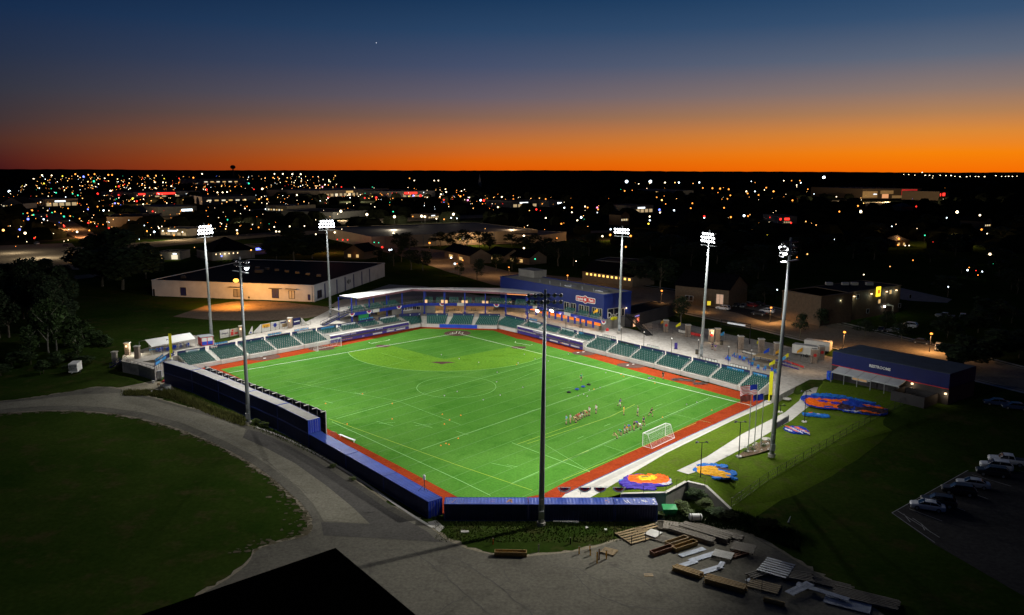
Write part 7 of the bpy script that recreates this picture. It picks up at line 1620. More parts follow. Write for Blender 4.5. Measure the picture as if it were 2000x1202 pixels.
# road lamps on the right
for x, y, yt, lb, pw, r in ((1291,606,569,'orange street lamp behind the blue building, near side',500,.35),(1646,688,650,'orange street lamp behind the restroom building, left',650,.38),(1815,688,653,'orange street lamp behind the restroom building, right',650,.38),(1504,630,602,'orange street lamp at the hotel car park entrance',500,.35),(1108,566,539,'orange street lamp just above the blue building roof',420,.32),(994,545,523,'orange street lamp left of the roof plant room',380,.3),(893,540,516,'small orange lamp among the street trees',250,.25),(839,510,475,'orange lamp in front of the long factory wall',600,.36),(1375,610,598,'small amber light by the plaza floodlight pole',60,.25)):
    street_lamp(x,y,ZG,yt,'e_orange',lb,'orange street lamps along the street',pw*(1.6 if x < 1000 else 5),r)
c = P(1384,608,ZG); t = thing('warning_sign', 'yellow lit sign on a post beside the street', 'sign', c); mb = MB(); mb.tube([c,c+Vector((0,0,2.4))], .05, 6); mb.build('post', M['black'], t); mb = MB(); mb.box(c.x,c.y,ZG+2.0,1.2,.1,1.4); mb.build('panel', mat('e_ysign',(.5,.4,.02),var=0,emis=.7,emcol=(1,.75,.05)), t)
# ================================================================== trees
def crown_mesh(seed, kind='round', n=1500, size=.5, r=1.0):
    """leaf clumps spread through irregular lobes, unit radius about 1, base at z=0, height about 2.2"""
    rg = random.Random(seed); lobes = []
    nl = rg.randint(9, 13)
    for i in range(nl):
        a = rg.uniform(0, 2*PI); z = rg.uniform(.35, 1.9) if kind != 'cone' else rg.uniform(.2, 2.0)
        rr = (.62*math.sin(min(1,max(.12,(z/2.15)))*PI)**.6) if kind != 'cone' else .6*(1-z/2.3)
        lobes.append((rr*math.cos(a)*rg.uniform(.5,1.1), rr*math.sin(a)*rg.uniform(.5,1.1), z, rg.uniform(.28,.48)*(1 if kind != 'cone' else .75)))
    lobes.append((0,0,1.1,.6)); lobes.append((0,0,1.75,.38))
    mb = MB()
    for k in range(n):
        l = lobes[rg.randrange(len(lobes))]; d = Vector((rg.gauss(0,1),rg.gauss(0,1),rg.gauss(0,1))).normalized()*(rg.random()**.35)*l[3]
        p = Vector((l[0]+d.x, l[1]+d.y, l[2]+d.z*.85)); s = size*rg.uniform(.5,1.3)*.16
        a = rg.uniform(0,2*PI); u = Vector((math.cos(a),math.sin(a),rg.uniform(-.5,.5))); v = Vector((-math.sin(a)*rg.uniform(.4,1),math.cos(a)*rg.uniform(.4,1),rg.uniform(-.7,.9))); mb.face(p-u*s, p-v*s*.7, p+u*s, p+v*s*.8)
    me = bpy.data.meshes.new('crown'); me.from_pydata(mb.v, [], mb.f); return me
def trunk_mesh(seed, slim=False):
    rg = random.Random(seed); mb = MB(); w = .04 if slim else .075
    pts = [(0,0,-.9),(rg.uniform(-.05,.05),rg.uniform(-.05,.05),-.2),(rg.uniform(-.1,.1),rg.uniform(-.1,.1),.7),(rg.uniform(-.12,.12),rg.uniform(-.12,.12),1.6)]
    mb.tube(pts, [w,w*.85,w*.55,w*.2], 7)
    for i in range(6):
        a = rg.uniform(0,2*PI); z = rg.uniform(-.1,.9); mb.tube([(0,0,z),(.25*math.cos(a),.25*math.sin(a),z+.3),(.55*math.cos(a),.55*math.sin(a),z+.65)], [w*.45,w*.3,w*.12], 5)
    me = bpy.data.meshes.new('trunk'); me.from_pydata(mb.v, [], mb.f); return me
CR = [crown_mesh(i, 'round', 1500) for i in range(5)]+[crown_mesh(10+i, 'cone', 1100) for i in range(2)]
CB = [crown_mesh(30+i, 'round', 5200, .55) for i in range(3)]
CS = [crown_mesh(50+i, 'round', 420, 1.0) for i in range(3)]
TR = [trunk_mesh(i) for i in range(3)]; TS = [trunk_mesh(i+9, True) for i in range(3)]
for me in CR+CB+CS: me.materials.append(M['leaf_dark'])
for me in TR: me.materials.append(M['bark'])
for me in TS: me.materials.append(M['bark_pale'])
tcount = [0]
def tree(p, h, w, label, group, kind='r', leafm=None, nm='tree'):
    """p base, total height h, crown radius w"""
    tcount[0] += 1; i = tcount[0]
    t = thing(nm, label, 'tree', p, group, R_.uniform(0,6.28))
    ms = {'r': CR[:5], 'c': CR[5:], 'b': CB, 's': CS}[kind]; me = ms[i % len(ms)]; ch = h*(.80 if kind != 'b' else .95); th = h-ch
    c = bpy.data.objects.new('crown', me); C.objects.link(c); c.parent = t; c.location = (0,0,th*.9); c.scale = (w, w, ch/2.2)
    if leafm: c.material_slots[0].link = 'OBJECT'; c.material_slots[0].material = M[leafm]
    tk = TS if nm == 'birch_tree' else TR
    k = bpy.data.objects.new('trunk', tk[i % 3]); C.objects.link(k); k.parent = t; s = h/3.1; k.location = (0,0,.9*s*.98); k.scale = (s*1.0,s*1.0,s)
    return t
def tree_px(x, yb, yt, wpx, label, group, kind='r', z=ZG, leafm=None, nm='tree'):
    p = P(x,yb,z); h = PY(x,yt,p.y).z-z; w = wpx/2*p.y/FPX; return tree(p, h, w*1.15, label, group, kind, leafm, nm)
# street trees between the white warehouse and the blue building
for x, yb, yt, w, lb in ((769,520,487,22,'small round street tree, first right of the warehouse corner'),(803,528,484,40,'round street tree left of a touching pair'),(826,530,486,36,'round street tree, right half of a touching pair'),(784,512,478,20,'small street tree before the red traffic lights'),(899,541,512,20,'little street tree beside the orange lamp'),(932,548,503,34,'wide street tree above the grandstand roof'),(969,530,493,30,'dark street tree left of the plant room'),(737,508,480,22,'narrow street tree behind the warehouse end'),(1562,661,610,34,'single street tree behind the trailers and leaning pole'),(1330,632,575,40,'dark street tree beside the plaza floodlight pole'),(1000,528,500,28,'street tree at the road bend')): tree_px(x,yb,yt,w,lb,'street trees')
for i, (x, yb, yt, w) in enumerate(((778,500,452,34),(800,497,450,40),(860,482,452,42),(885,490,450,36),(912,486,446,42),(936,488,448,46),(956,492,452,40),(1000,482,455,40),(1020,488,460,40),(1062,510,462,60),(1090,520,468,60),(1120,520,462,55),(1150,500,455,60),(1040,500,455,50))): tree_px(x,yb,yt,w,'dark tree in the row before the long factory wall','trees before the factory wall')
for x, yb, yt, w, lb in ((240,566,438,140,'huge dark spreading tree left of the white warehouse'),(200,560,455,110,'dark tree merging with the huge one on its left'),(285,545,470,70,'brownish lit side tree by the warehouse corner'),(575,512,440,110,'broad dark tree cluster behind the warehouse roof'),(540,508,462,60,'dark tree left of the broad cluster behind the warehouse'),(610,505,455,70,'dark tree right of the broad cluster behind the warehouse'),(90,560,502,70,'dark round tree at the edge of the pale parking lot'),(40,575,512,80,'dark tree below the pale parking lot'),(130,560,515,50,'small dark tree before the pale parking lot')): tree_px(x,yb,yt,w,lb,'large dark trees on the left','b')
rows = []
for i in range(26):
    x = R_.uniform(-30,150); yb = R_.uniform(590,665); rows.append((x,yb))
for i, (x, yb) in enumerate(sorted(rows, key=lambda q: q[1])): tree_px(x,yb,yb-R_.uniform(75,110),R_.uniform(45,75),'dark tree in the wood at the left edge','trees of the left wood','r' if i % 3 else 'b')
M['leaf_lit'] = mat('leaf_lit', (.028,.055,.012), rough=.85, var=.5, sc=.7)
for i, (x, yb, yt, w) in enumerate(((78,692,600,44),(96,700,572,56),(112,697,580,50),(128,690,590,48),(145,692,612,46),(166,690,620,44),(186,688,640,40),(60,705,630,44),(205,690,650,36),(150,700,640,40))): tree_px(x,yb,yt,w,'birch with a pale stem at the edge of the left wood, %s from the front' % ordn[i],'pale stemmed birches',['r','r','s'][i % 3],z=.3,leafm='leaf_lit',nm='birch_tree')
for i in range(14):
    x = -10+i*14+R_.uniform(-6,6); yb = 722+R_.uniform(-14,22)-(i*1.2); p = PT(x,yb); p_h = R_.uniform(2,4); tree(p, p_h, R_.uniform(1.8,3), 'low dark bush along the left road verge', 'bushes on the left verge', 's', 'leaf_lit', 'bush')
# hotel and right side trees
for i in range(64):
    x = R_.uniform(1440,2060); yb = R_.uniform(455,640)
    if 1500 < x < 1830 and yb > 520 and yb < 650: continue
    tree_px(x,yb,yb-R_.uniform(28,48),R_.uniform(34,60),'dark tree in the sparse wood on the right','trees on the right side','s' if i % 2 else 'r')
for i, (x, yb, yt, w) in enumerate(((1880,720,650,90),(1940,705,640,90),(1990,700,640,80),(1910,650,600,70),(1850,660,615,60),(1730,640,605,40),(1690,660,625,44),(1760,665,628,40),(1600,640,600,40),(1240,560,505,60),(1290,570,500,70),(1260,548,500,60),(1450,560,505,70),(1480,545,500,60),(1350,520,470,80),(1400,515,465,80),(1310,500,455,80),(1270,490,450,70))): tree_px(x,yb,yt,w,'tall dark tree '+('by the right edge road' if x > 1830 else 'beside the hotel' if x > 1500 else 'behind the plaza across the street'),'tall trees '+('by the right edge road' if x > 1830 else 'beside the hotel' if x > 1500 else 'behind the plaza across the street'),'b' if i < 5 else 'r')
# bushes by the retaining wall, tall weeds by the road
for x, y, h, w, m_, lb in ((1335,1003,2.0,1.6,'leaf_weed','large yellowish bush in front of the retaining wall corner'),(1360,985,2.6,1.8,'leaf_lit','dark bush in the corner of the retaining wall'),(1380,1000,2.0,1.8,'leaf_weed','bush below the sloping wall wing'),(1290,1013,1.0,.8,'leaf_weed','small bright bush left of the green bin'),(1400,1012,1.6,1.6,'leaf_lit','bush right of the white tank'),(1345,1012,1.3,1.3,'leaf_weed','low bush behind the white tank'),(517,836,1.3,1.1,'leaf_weed','bush right of the thin floodlight pole'),(500,829,1.2,1.0,'leaf_weed','bush at the foot of the thin floodlight pole'),(652,915,.8,.8,'leaf_weed','small weed bush along the single containers'),(690,940,.8,.8,'leaf_weed','second weed bush along the single containers'),(1420,1018,1.4,1.8,'far_leaf','dark shrub at the top corner of the yard'),(1500,1034,1.3,2.4,'far_leaf','dark shrub right of the scrap stacks')):
    tree(P(x,y,0), h, w, lb, 'bushes', 's' if h < 1.5 else 'r', m_, 'bush')
def weeds(name, region, n, hgt, m, label):
    mb = MB()
    for _ in range(n):
        p = region(); h = hgt*R_.uniform(.4,1.3); a = R_.uniform(0,2*PI); w = .06*R_.uniform(.6,2); dx, dy = R_.gauss(0,.25*h), R_.gauss(0,.25*h)
        mb.face((p.x-w*math.cos(a),p.y-w*math.sin(a),p.z),(p.x+w*math.cos(a),p.y+w*math.sin(a),p.z),(p.x+dx,p.y+dy,p.z+h))
    o = mb.build(name, m); return tag(o, label, 'weeds', kind='stuff')
M['weed_yellow'] = mat('weed_yellow', (.13,.135,.035), rough=.9, var=.5, sc=1.2)
vp = [(245,768),(300,768),(340,775),(380,790),(430,812),(478,828)]
def reg1():
    i = R_.randrange(5); u = R_.random(); a = vp[i]; b = vp[i+1]; x = a[0]+(b[0]-a[0])*u; y = a[1]+(b[1]-a[1])*u; return P(x+R_.gauss(0,4), y+R_.uniform(-10 if x > 320 else -3, 6), 0)
weeds('tall_weeds', reg1, 9000, .75, M['weed_yellow'], 'tall yellow weeds between the road and the double stack')
def reg2():
    x = R_.uniform(490,860); u = (x-490)/370; y = 838+u*190-14*math.sin(u*PI); return P(x+R_.gauss(0,3), y-R_.uniform(2,14), 0)
weeds('verge_weeds', reg2, 4200, .32, M['leaf_weed'], 'thin weeds along the foot of the containers')
def reg3(): return P(R_.uniform(850,1290), 1020+R_.random()**2*40, 0)
weeds('lawn_weeds', reg3, 5000, .22, M['leaf_weed'], 'short grass before the front containers')
def reg4(): x = R_.uniform(1300,1560); return P(x, R_.uniform(1000,1035)+max(0,(x-1440)*.35), 0)
weeds('meadow_weeds', reg4, 7000, .6, M['leaf_lit'], 'rough weeds around the tank and the yard edge')
# ================================================================== buildings beyond
M['brickbrown'] = mat('brickbrown', (.10,.068,.042), var=.25, sc=1.5); M['creamwall'] = mat('creamwall', (.30,.26,.19), var=.15, sc=.3); M['greywall'] = mat('greywall', (.20,.20,.19), var=.2, sc=.4); M['housewall'] = mat('housewall', (.16,.125,.09), var=.15)
GB = lambda x, y: P(x,y,ZG)
# hotel: two wings
hw = [('window', 3.2, 4.7, 5.2, 7.0, 'e_win', 'cream'),('window', 3.2, 4.7, 1.6, 3.3, 'e_win', 'cream'),('window', 9, 10.4, 5.2, 7.0, 'glass_dark', 'steel'),('window', 9, 10.4, 1.6, 3.3, 'glass_dark', 'steel'),('window', 14, 15.4, 1.6, 3.3, 'glass_dark', 'steel'),('window', 14, 15.4, 5.2, 7.0, 'glass_dark', 'steel')]
t, A, B, d, nn, l, bk, z = bld('hotel', 'three storey brown brick hotel with wall lamps and a lit yellow sign', 'hotel', GB(1530,622), GB(1600,637), 9.0, 14, 'brickbrown', 'roof_black', [(w[0], w[1]*.5, w[2]*.5, w[3], w[4]) + w[5:] for w in hw if w[2] < 22])
A2 = B+d*.1; t2, A3, B3, d3, n3, l3, b3, z3 = bld('hotel', 'long rear wing of the hotel running back to the lit yellow sign', 'hotel', (A2.x,A2.y,ZG), GB(1755,610), 9.0, 14, 'brickbrown', 'roof_black', [('window', 6+i*6.2, 7.4+i*6.2, 1.5+(i%3)*2.6, 2.9+(i%3)*2.6, 'e_win' if i in (1,4,5) else 'glass_dark', 'steel') for i in range(8)])
for u in (.20,.38,.60,.80,.93):
    c = A3+d3*l3*u+n3*.35; mb = MB(); mb.box(c.x,c.y,ZG+7.6,.5,.4,.3); mb.build('wall_lamp', M['e_warm'], t2); point((c.x+n3.x*.6,c.y+n3.y*.6,ZG+7.2), 90, (.85,.95,.7), .2)
c = A3+d3*l3*.66+n3*.4; mb = MB(); mb.beam(c+Vector((0,0,ZG+8.2-c.z)), c+d3*2.2+Vector((0,0,ZG+8.2-c.z)), .3, 3.2); sb = mb.build('lit_sign', mat('e_hotel',(.5,.4,.02),var=0,emis=1.6,emcol=(1,.72,.03)), t2); mb = MB(); mb.beam(c+n3*.18+d3*.5+Vector((0,0,ZG+8.2-c.z)), c+n3*.18+d3*1.7+Vector((0,0,ZG+8.2-c.z)), .05, 1.2); mb.build('emblem', mat('e_red_s',(.4,.02,.02),var=0,emis=.8,emcol=(1,.25,.02)), sb)
for k, (x, y) in enumerate(((1620,541),(1652,535),(1670,533),(1700,528))): c = PY(x,y,A3.y+25); mb = MB(); mb.box(c.x,c.y,ZG+9.15,2.2,1.4,.9); mb.build('roof_unit', M['steel'], t2)
c = GB(1712,612); pt = thing('porch_canopy', 'pale hipped entrance porch beside the hotel wing', 'porch', c); mb = MB(); q = [(c.x-4,c.y-3,ZG+3),(c.x+4,c.y-3,ZG+3),(c.x+4,c.y+3,ZG+3),(c.x-4,c.y+3,ZG+3)]; tp = (c.x,c.y,ZG+4.6)
for i in range(4): mb.face(q[i],q[(i+1)%4],tp)
mb.face(*q); mb.build('roof', M['offwhite'], pt)
for i in range(4): mb = MB(); mb.beam((q[i][0]*.97+c.x*.03,q[i][1]*.99+c.y*.01,ZG),(q[i][0]*.97+c.x*.03,q[i][1]*.99+c.y*.01,ZG+3), .3); mb.build('column', M['cream'], pt)
point((c.x,c.y-3.6,ZG+2.6), 160, (1,.95,.8), .2); mb = MB(); mb.sphere((c.x+1,c.y-3.2,ZG+2.8), .3); mb.build('lantern', M['e_flood_dim'], pt)
# buildings behind the plaza
bl_list = [
 ('motel','low dark roofed building with a row of amber lights under its eaves',(1137,548),(1235,562),4.2,14,'housewall','roof_black','gable','amber'),
 ('office_building','small grey block with a row of lit windows behind the amber lit roof',(1162,530),(1246,536),5.0,16,'greywall','roof_black','flat','lowwin'),
 ('office_building','dark angular building with one tall lit window across the street',(1318,592),(1422,604),6.5,16,'brickbrown','roof_black','gable','tallwin'),
 ('long_factory','very long pale factory wall behind the row of dark trees',(726,487),(1050,471),7.2,90,'creamwall','roof_dark','flat','factory'),
 ('long_factory','pale low factory annex right of the long wall',(1052,478),(1106,470),5.5,60,'creamwall','roof_dark','flat',None),
 ('house','gabled brown house lit orange near the street lamp',(868,503),(918,516),4.0,12,'housewall','roof_black','gable','porch'),
 ('house','low gabled house behind the road with warm lit windows',(950,508),(985,514),3.4,12,'housewall','roof_black','gable','porch'),
 ('house','long low house with an orange porch left of the plant room',(988,512),(1034,518),3.4,12,'housewall','roof_black','gable','porch'),
 ('civic_building','hipped dark roof building with a row of wall lamps',(415,510),(498,504),4.6,22,'greywall','roof_black','hip','lamps'),
 ('shop','small shop with a warm lit entrance below the hipped building',(308,508),(352,508),3.8,14,'greywall','roof_black','flat','entr'),
 ('shop','building with a chain of lamps beside the pale parking lot',(134,500),(178,521),4.2,24,'brickbrown','roof_dark','flat','lamps2'),
 ('warehouse_store','long cream wall building behind the red traffic lights',(210,444),(311,442),8,50,'creamwall','roof_black','flat',None),
 ('house','gabled pale house at the far left under the blue sign',(2,408),(46,408),6,30,'greywall','roof_black','gable','lowwin'),
 ('restaurant','brightly lit restaurant block left of the first floodlight',(313,460),(366,462),5,20,'creamwall','roof_dark','flat','shopfront'),
 ('store','wide store with glowing white front under the green signals',(88,404),(153,402),9,60,'creamwall','roof_dark','flat','shopfront'),
 ('store','store front with a long red sign in the left city',(262,387),(392,383),9,90,'greywall','roof_black','flat','redsign'),
 ('warehouse_store','plain pale block behind the first floodlight head',(310,423),(385,420),9,60,'greywall','roof_dark','flat','whitesign'),
 ('warehouse_store','pale cubic block left of the second floodlight',(520,418),(560,420),9,40,'creamwall','roof_dark','flat','lowwin'),
 ('warehouse_store','long grey shed left of the second floodlight',(550,424),(650,428),6,60,'greywall','roof_black','flat',None),
 ('shopping_strip','far shopping strip with a continuous white lit front',(625,386),(760,380),11,120,'creamwall','roof_dark','flat','mall'),
 ('shopping_strip','far dim strip with small red signs in the centre',(760,386),(850,384),10,120,'greywall','roof_black','flat','redsign'),
 ('pavilion','small block with an orange glowing canopy among white lamps',(836,428),(858,426),4,20,'brickbrown','roof_dark','flat','shopfront'),
 ('store','two lit shop fronts right of the first far floodlights',(1232,417),(1276,415),8,40,'creamwall','roof_black','flat','shopfront'),
 ('tower_block','small lit house behind the third floodlight head',(1212,441),(1229,440),9,14,'brickbrown','roof_black','gable','lowwin'),
 ('supermarket','wide supermarket with tan front and red panel with white letters',(1684,389),(1798,388),17,140,'brickbrown','roof_black','flat','super'),
 ('supermarket','short brick wing with a red box sign right of the supermarket',(1834,392),(1852,391),14,60,'brickbrown','roof_black','flat','redsign'),
 ('chapel','little lit pavilion with a peaked roof before the supermarket',(1760,412),(1783,412),5,22,'housewall','roof_dark','hip',None),
 ('house','dim cottage with a lit gable at the far right',(1922,450),(1936,449),7,20,'housewall','roof_black','gable','lowwin'),
 ('house','orange lit bungalow in the right wood',(1748,482),(1774,482),4,14,'housewall','roof_black','hip','porch'),
 ('store','row of shops glowing red right of the fourth floodlight',(1520,437),(1556,437),6,40,'greywall','roof_black','flat','redsign'),
 ('store','low shop with pink and white lights in the centre distance',(1000,406),(1050,404),8,50,'greywall','roof_black','flat','shopfront'),
 ('store','far lit shop with white sign, centre distance',(1072,405),(1100,404),8,50,'greywall','roof_black','flat','whitesign'),
 ('stadium_block','far pale grandstand block beneath the two distant floodlights',(1245,378),(1320,382),9,40,'greywall','roof_dark','flat','lowwin'),
 ('store','big dim store row behind the left city signals',(395,400),(500,398),10,90,'greywall','roof_black','flat','lowwin'),
 ('store','low shop row with a green sign near the horizon',(390,362),(480,361),18,140,'greywall','roof_black','flat','lowwin'),
 ('shop','dark motel like block with purple sign right of the hipped roof',(500,496),(530,494),4,16,'greywall','roof_black','flat','bluesign'),
 ('house','dark house with red glow behind the broad tree',(672,505),(712,507),4,14,'brickbrown','roof_black','gable','porch'),
]
for nm, lb, a, b, h, dep, wm, rm, rk, deco in bl_list:
    A_ = GB(*a); B_ = GB(*b); l_ = (B_-A_).length; it = []
    if deco == 'amber': it = [('lit_window', l_*(.08+.084*i), l_*(.08+.084*i)+1.3, 2.6, 3.6, mat('e_amberwin',(.3,.18,.05),var=0,emis=2.2,emcol=(1,.55,.12)), 'cream') for i in range(11)]
    elif deco == 'lowwin': it = [('lit_window', l_*(.1+.13*i), l_*(.1+.13*i)+l_*.07, h*.45, h*.62, 'e_win' if i % 2 else 'e_win_white') for i in range(6)]
    elif deco == 'tallwin': it = [('lit_window', l_*.78, l_*.78+2.6, 1.4, 4.8, mat('e_tallwin',(.3,.2,.15),var=.3,sc=2,emis=.45,emcol=(1,.62,.42)), 'cream'),('window', l_*.2, l_*.2+3, 1.4, 3.2, 'glass_dark', 'steel')]
    elif deco == 'factory': it = [('downpipe', l_*i/14, l_*i/14+.5, 0, h-.3, 'greywall') for i in range(1,14)]+[('lit_window', l_*.50, l_*.505, 3, 5, 'e_yellow'),('lit_window', l_*.512, l_*.53, 3.2, 5, 'e_win_white')]
    elif deco == 'porch': it = [('lit_window', l_*.2, l_*.34, .8, 2.4, 'e_win'),('lit_window', l_*.6, l_*.72, .8, 2.4, 'e_win')]; mid = A_.lerp(B_,.5); point((mid.x,mid.y-2.2,ZG+2.6), 55, (1,.42,.10), .3)
    elif deco == 'lamps': it = [('wall_lamp', l_*(.08+.1*i), l_*(.08+.1*i)+.5, 3.0, 3.6, 'e_warm') for i in range(6)]; mid = A_.lerp(B_,.35); point((mid.x,mid.y-2,ZG+3), 250, (1,.8,.5), .3)
    elif deco == 'lamps2': it = [('wall_lamp', l_*(.05+.12*i), l_*(.05+.12*i)+.6, 1.6, 2.3, 'e_amber') for i in range(8)]; mid = A_.lerp(B_,.6); point((mid.x-2,mid.y-2,ZG+2.6), 250, (1,.6,.2), .3)
    elif deco == 'entr': it = [('lit_window', l_*.1, l_*.2, .3, 2.6, 'e_win'),('lit_window', l_*.62, l_*.9, .3, 2.6, 'e_win_white'),('lit_window', l_*.7, l_*.84, 2.9, 3.4, 'e_cool')]; mid = A_.lerp(B_,.75); point((mid.x,mid.y-2,ZG+2.6), 200, (1,.8,.5), .3)
    elif deco == 'shopfront': it = [('lit_window', l_*(.05+.19*i), l_*(.05+.19*i)+l_*.14, .5, h*.5, 'e_store') for i in range(5)]+[('lit_sign', l_*.3, l_*.62, h*.6, h*.8, 'e_signwhite')]
    elif deco == 'redsign': it = [('lit_sign', l_*.32, l_*.60, h*.5, h*.85, 'e_red'),('lit_sign', l_*.06, l_*.16, h*.5, h*.8, 'e_red')]+[('lit_window', l_*(.3+.1*i), l_*(.36+.1*i), .5, h*.3, 'e_store') for i in range(4)]
    elif deco == 'whitesign': it = [('lit_sign', l_*.6, l_*.88, h*.5, h*.7, 'e_cool')]
    elif deco == 'bluesign': it = [('lit_sign', l_*.0, l_*.6, h*.5, h*.8, 'e_blue')]
    elif deco == 'mall': it = [('lit_window', l_*(.02+.06*i), l_*(.055+.06*i), 1, 5.5, 'e_store' if i % 3 else 'e_win_white') for i in range(16)]+[('lit_sign', l_*.35, l_*.45, 6, 9.5, 'e_win')]
    elif deco == 'super': it = [('panel', l_*.0, l_*.25, 2, 13, mat('e_tan',(.4,.25,.1),var=.2,sc=.2,emis=.10,emcol=(1,.6,.25))),('lit_sign', l_*.18, l_*.24, 7, 9, 'e_signwhite'),('lit_window', l_*.33, l_*.44, 1, 8, mat('e_arch2',(.4,.2,.1),var=0,emis=.7,emcol=(1,.45,.2))),('panel', l_*.30, l_*.52, 8.2, 14, MATS['e_tan']),('red_panel', l_*.66, l_*.93, 6, 16, mat('e_redpanel',(.4,.02,.02),var=0,emis=.35,emcol=(1,.05,.04))),('lower_panel', l_*.5, l_*1.0, 1, 5.5, MATS['e_tan'])]
    r_ = bld(nm, lb, 'building', A_, B_, h, dep, wm, rm, it, roofkind=rk, group='buildings of the night city')
    if deco == 'super':
        _, A5, B5, d5, n5, l5, b5, z5 = r_; text('Store', 5.0, Vector((A5.x,A5.y,0))+d5*l5*.78+n5*1.0+Vector((0,0,ZG+11)), d5, (0,0,1), M['e_signwhite'], 'lettering', r_[0], .1, bold=.15)
# water tower and steeple on the horizon
c = PY(455,331,5200.); c.z = 3; t = thing('water_tower', 'water tower silhouetted on the horizon at the left', 'water tower', (c.x,c.y,ZG)); zt = PY(455,323.0,5200.).z
mb = MB(); mb.tube([(c.x,c.y,ZG),(c.x,c.y,zt-14)], [4,4], 10); mb.build('stem', M['black'], t); mb = MB(); mb.sphere((c.x,c.y,zt-12), 13.5, 14, 8, (1.25,1.25,.95)); mb.build('tank', M['black'], t)
c = GB(937,366); t = thing('steeple', 'thin pale church steeple in the dark distance', 'steeple', c); mb = MB(); mb.box(c.x,c.y,ZG,9,9,14); mb.build('tower', M['greywall'], t); mb = MB(); mb.tube([(c.x,c.y,ZG+14),(c.x,c.y,ZG+36)], [3.6,.3], 6); mb.build('spire', M['offwhite'], t)
# ================================================================== lights of the city
CK = dict(o='e_orange', w='e_white', c='e_cool', a='e_amber', r='e_red', g='e_green', b='e_blue', y='e_yellow', p='e_pink')
nice = dict(o='orange', w='warm white', c='cool white', a='amber', r='red', g='green', b='blue', y='yellow', p='pink')
def zname(x, y):
    h_ = 'near the horizon' if y < 372 else 'in the middle distance' if y < 440 else 'in the nearer streets'
    return ('left city, ' if x < 420 else 'centre left city, ' if x < 800 else 'centre city, ' if x < 1180 else 'right hand city, ' if x < 1500 else 'far right, ')+h_
STR = []
def city_lamp(x, y, c, s=1.0, hgt=None):
    yb = y+ (5 if y < 400 else 9 if y < 450 else 16)+(6 if s > 2.1 and y > 400 else 0); p = P(x,max(yb,338),ZG); q = PY(x,y,p.y); STR.append((x,y,p.y)); t = thing('street_lamp' if c in 'owcay' else 'signal_light', nice[c]+(' street lamp in the ' if c in 'owcay' else ' signal or sign light in the ')+zname(x,y), 'street lamp' if c in 'owcay' else 'light', p, nice[c]+' lights, '+zname(x,y))
    k = p.y/FPX; r = max(.22, .92*s*k)
    mb = MB(); mb.tube([p,(p.x,p.y,q.z)], max(.08, .12*k), 5); mb.build('post', M['dark_metal'], t); mb = MB(); mb.sphere((p.x,p.y,q.z), r, 8, 6); mb.build('lantern', M[CK[c]], t); return p, q
Z1 = [(590,122,'o',1.5),(740,122,'o',1.5),(848,128,'o',1.6),(877,128,'o',1.4),(1155,135,'o',1.5),(1220,133,'o',1.3),(1512,150,'o',1.6),(692,127,'o',1.2),(720,210,'a',1),(690,180,'a',1),(962,210,'o',1.1),(1010,192,'a',1),(1110,208,'o',1),(520,232,'o',1),(765,376,'o',1.3),(535,390,'o',1.1),(255,405,'o',1.6),(217,427,'o',1.1),(432,415,'o',1.3),(480,430,'o',1),(552,450,'o',1.3),(625,470,'o',1.2),(712,497,'o',1.3),(703,562,'o',1.4),(760,530,'r',1),(1153,567,'o',1.5),(928,352,'o',1.3),
 (475,350,'w',1.6),(205,583,'w',2.4),(608,573,'w',2.0),(1210,573,'c',1.9),(812,405,'c',1.6),(75,258,'c',2.6),(866,255,'w',2.2),(1360,385,'c',1.6),(1265,530,'w',1.3),(1275,565,'w',1.3),(1300,545,'w',1.1),(1245,545,'w',1.1),(1390,560,'w',1.3),(1430,575,'w',1.4),(1363,600,'o',1.4),
 (765,275,'r',2.0),(1090,275,'r',2.4),(930,218,'r',1.8),(1615,243,'r',2),(693,503,'r',1.8),(505,530,'r',1.9),(853,543,'r',1.8),(275,622,'r',1.6),(1195,413,'r',1.6),(1070,333,'r',1.8),(1400,155,'r',1.2),(928,285,'r',1.6),(500,520,'r',1.2),(370,453,'r',1),
 (503,453,'g',1.8),(265,440,'g',1.5),(440,268,'g',1.3),(570,275,'g',1.3),(610,287,'g',1.4),(735,178,'g',2),(1670,185,'g',2.2),(1945,195,'g',1.6),(410,422,'g',1.1),(225,473,'b',2.2),(158,555,'b',1.9),(655,142,'b',2),(690,397,'b',1.4),(900,350,'b',1.6),(1735,762,'b',1.6),(1780,478,'g',1.3),
 (345,195,'y',1.4),(1040,315,'y',2.4),(1130,400,'y',1.6),(1120,357,'w',1.2),(1855,560,'w',1.7),(1858,585,'a',1.7),(35,560,'a',2.4),(1580,120,'w',1.2),(1445,260,'w',1.3),(1210,185,'w',1.2),(1275,185,'w',1),(1340,215,'w',1),(820,155,'w',1),(1985,240,'r',1.2),(1765,550,'a',1.2),(1965,715,'a',1.2),(1915,390,'w',1.1),(50,95,'w',1),(110,97,'w',1),(330,130,'w',1.3),(405,132,'w',1.2),(490,138,'y',1.3),(530,98,'w',1),(782,100,'w',.9),(1700,265,'w',1.2),(1740,265,'w',1.3),(1775,262,'w',1.2),(345,475,'c',1.5)]
for x, y, c, s in Z1: city_lamp(x/4, 310+y/4, c, s)
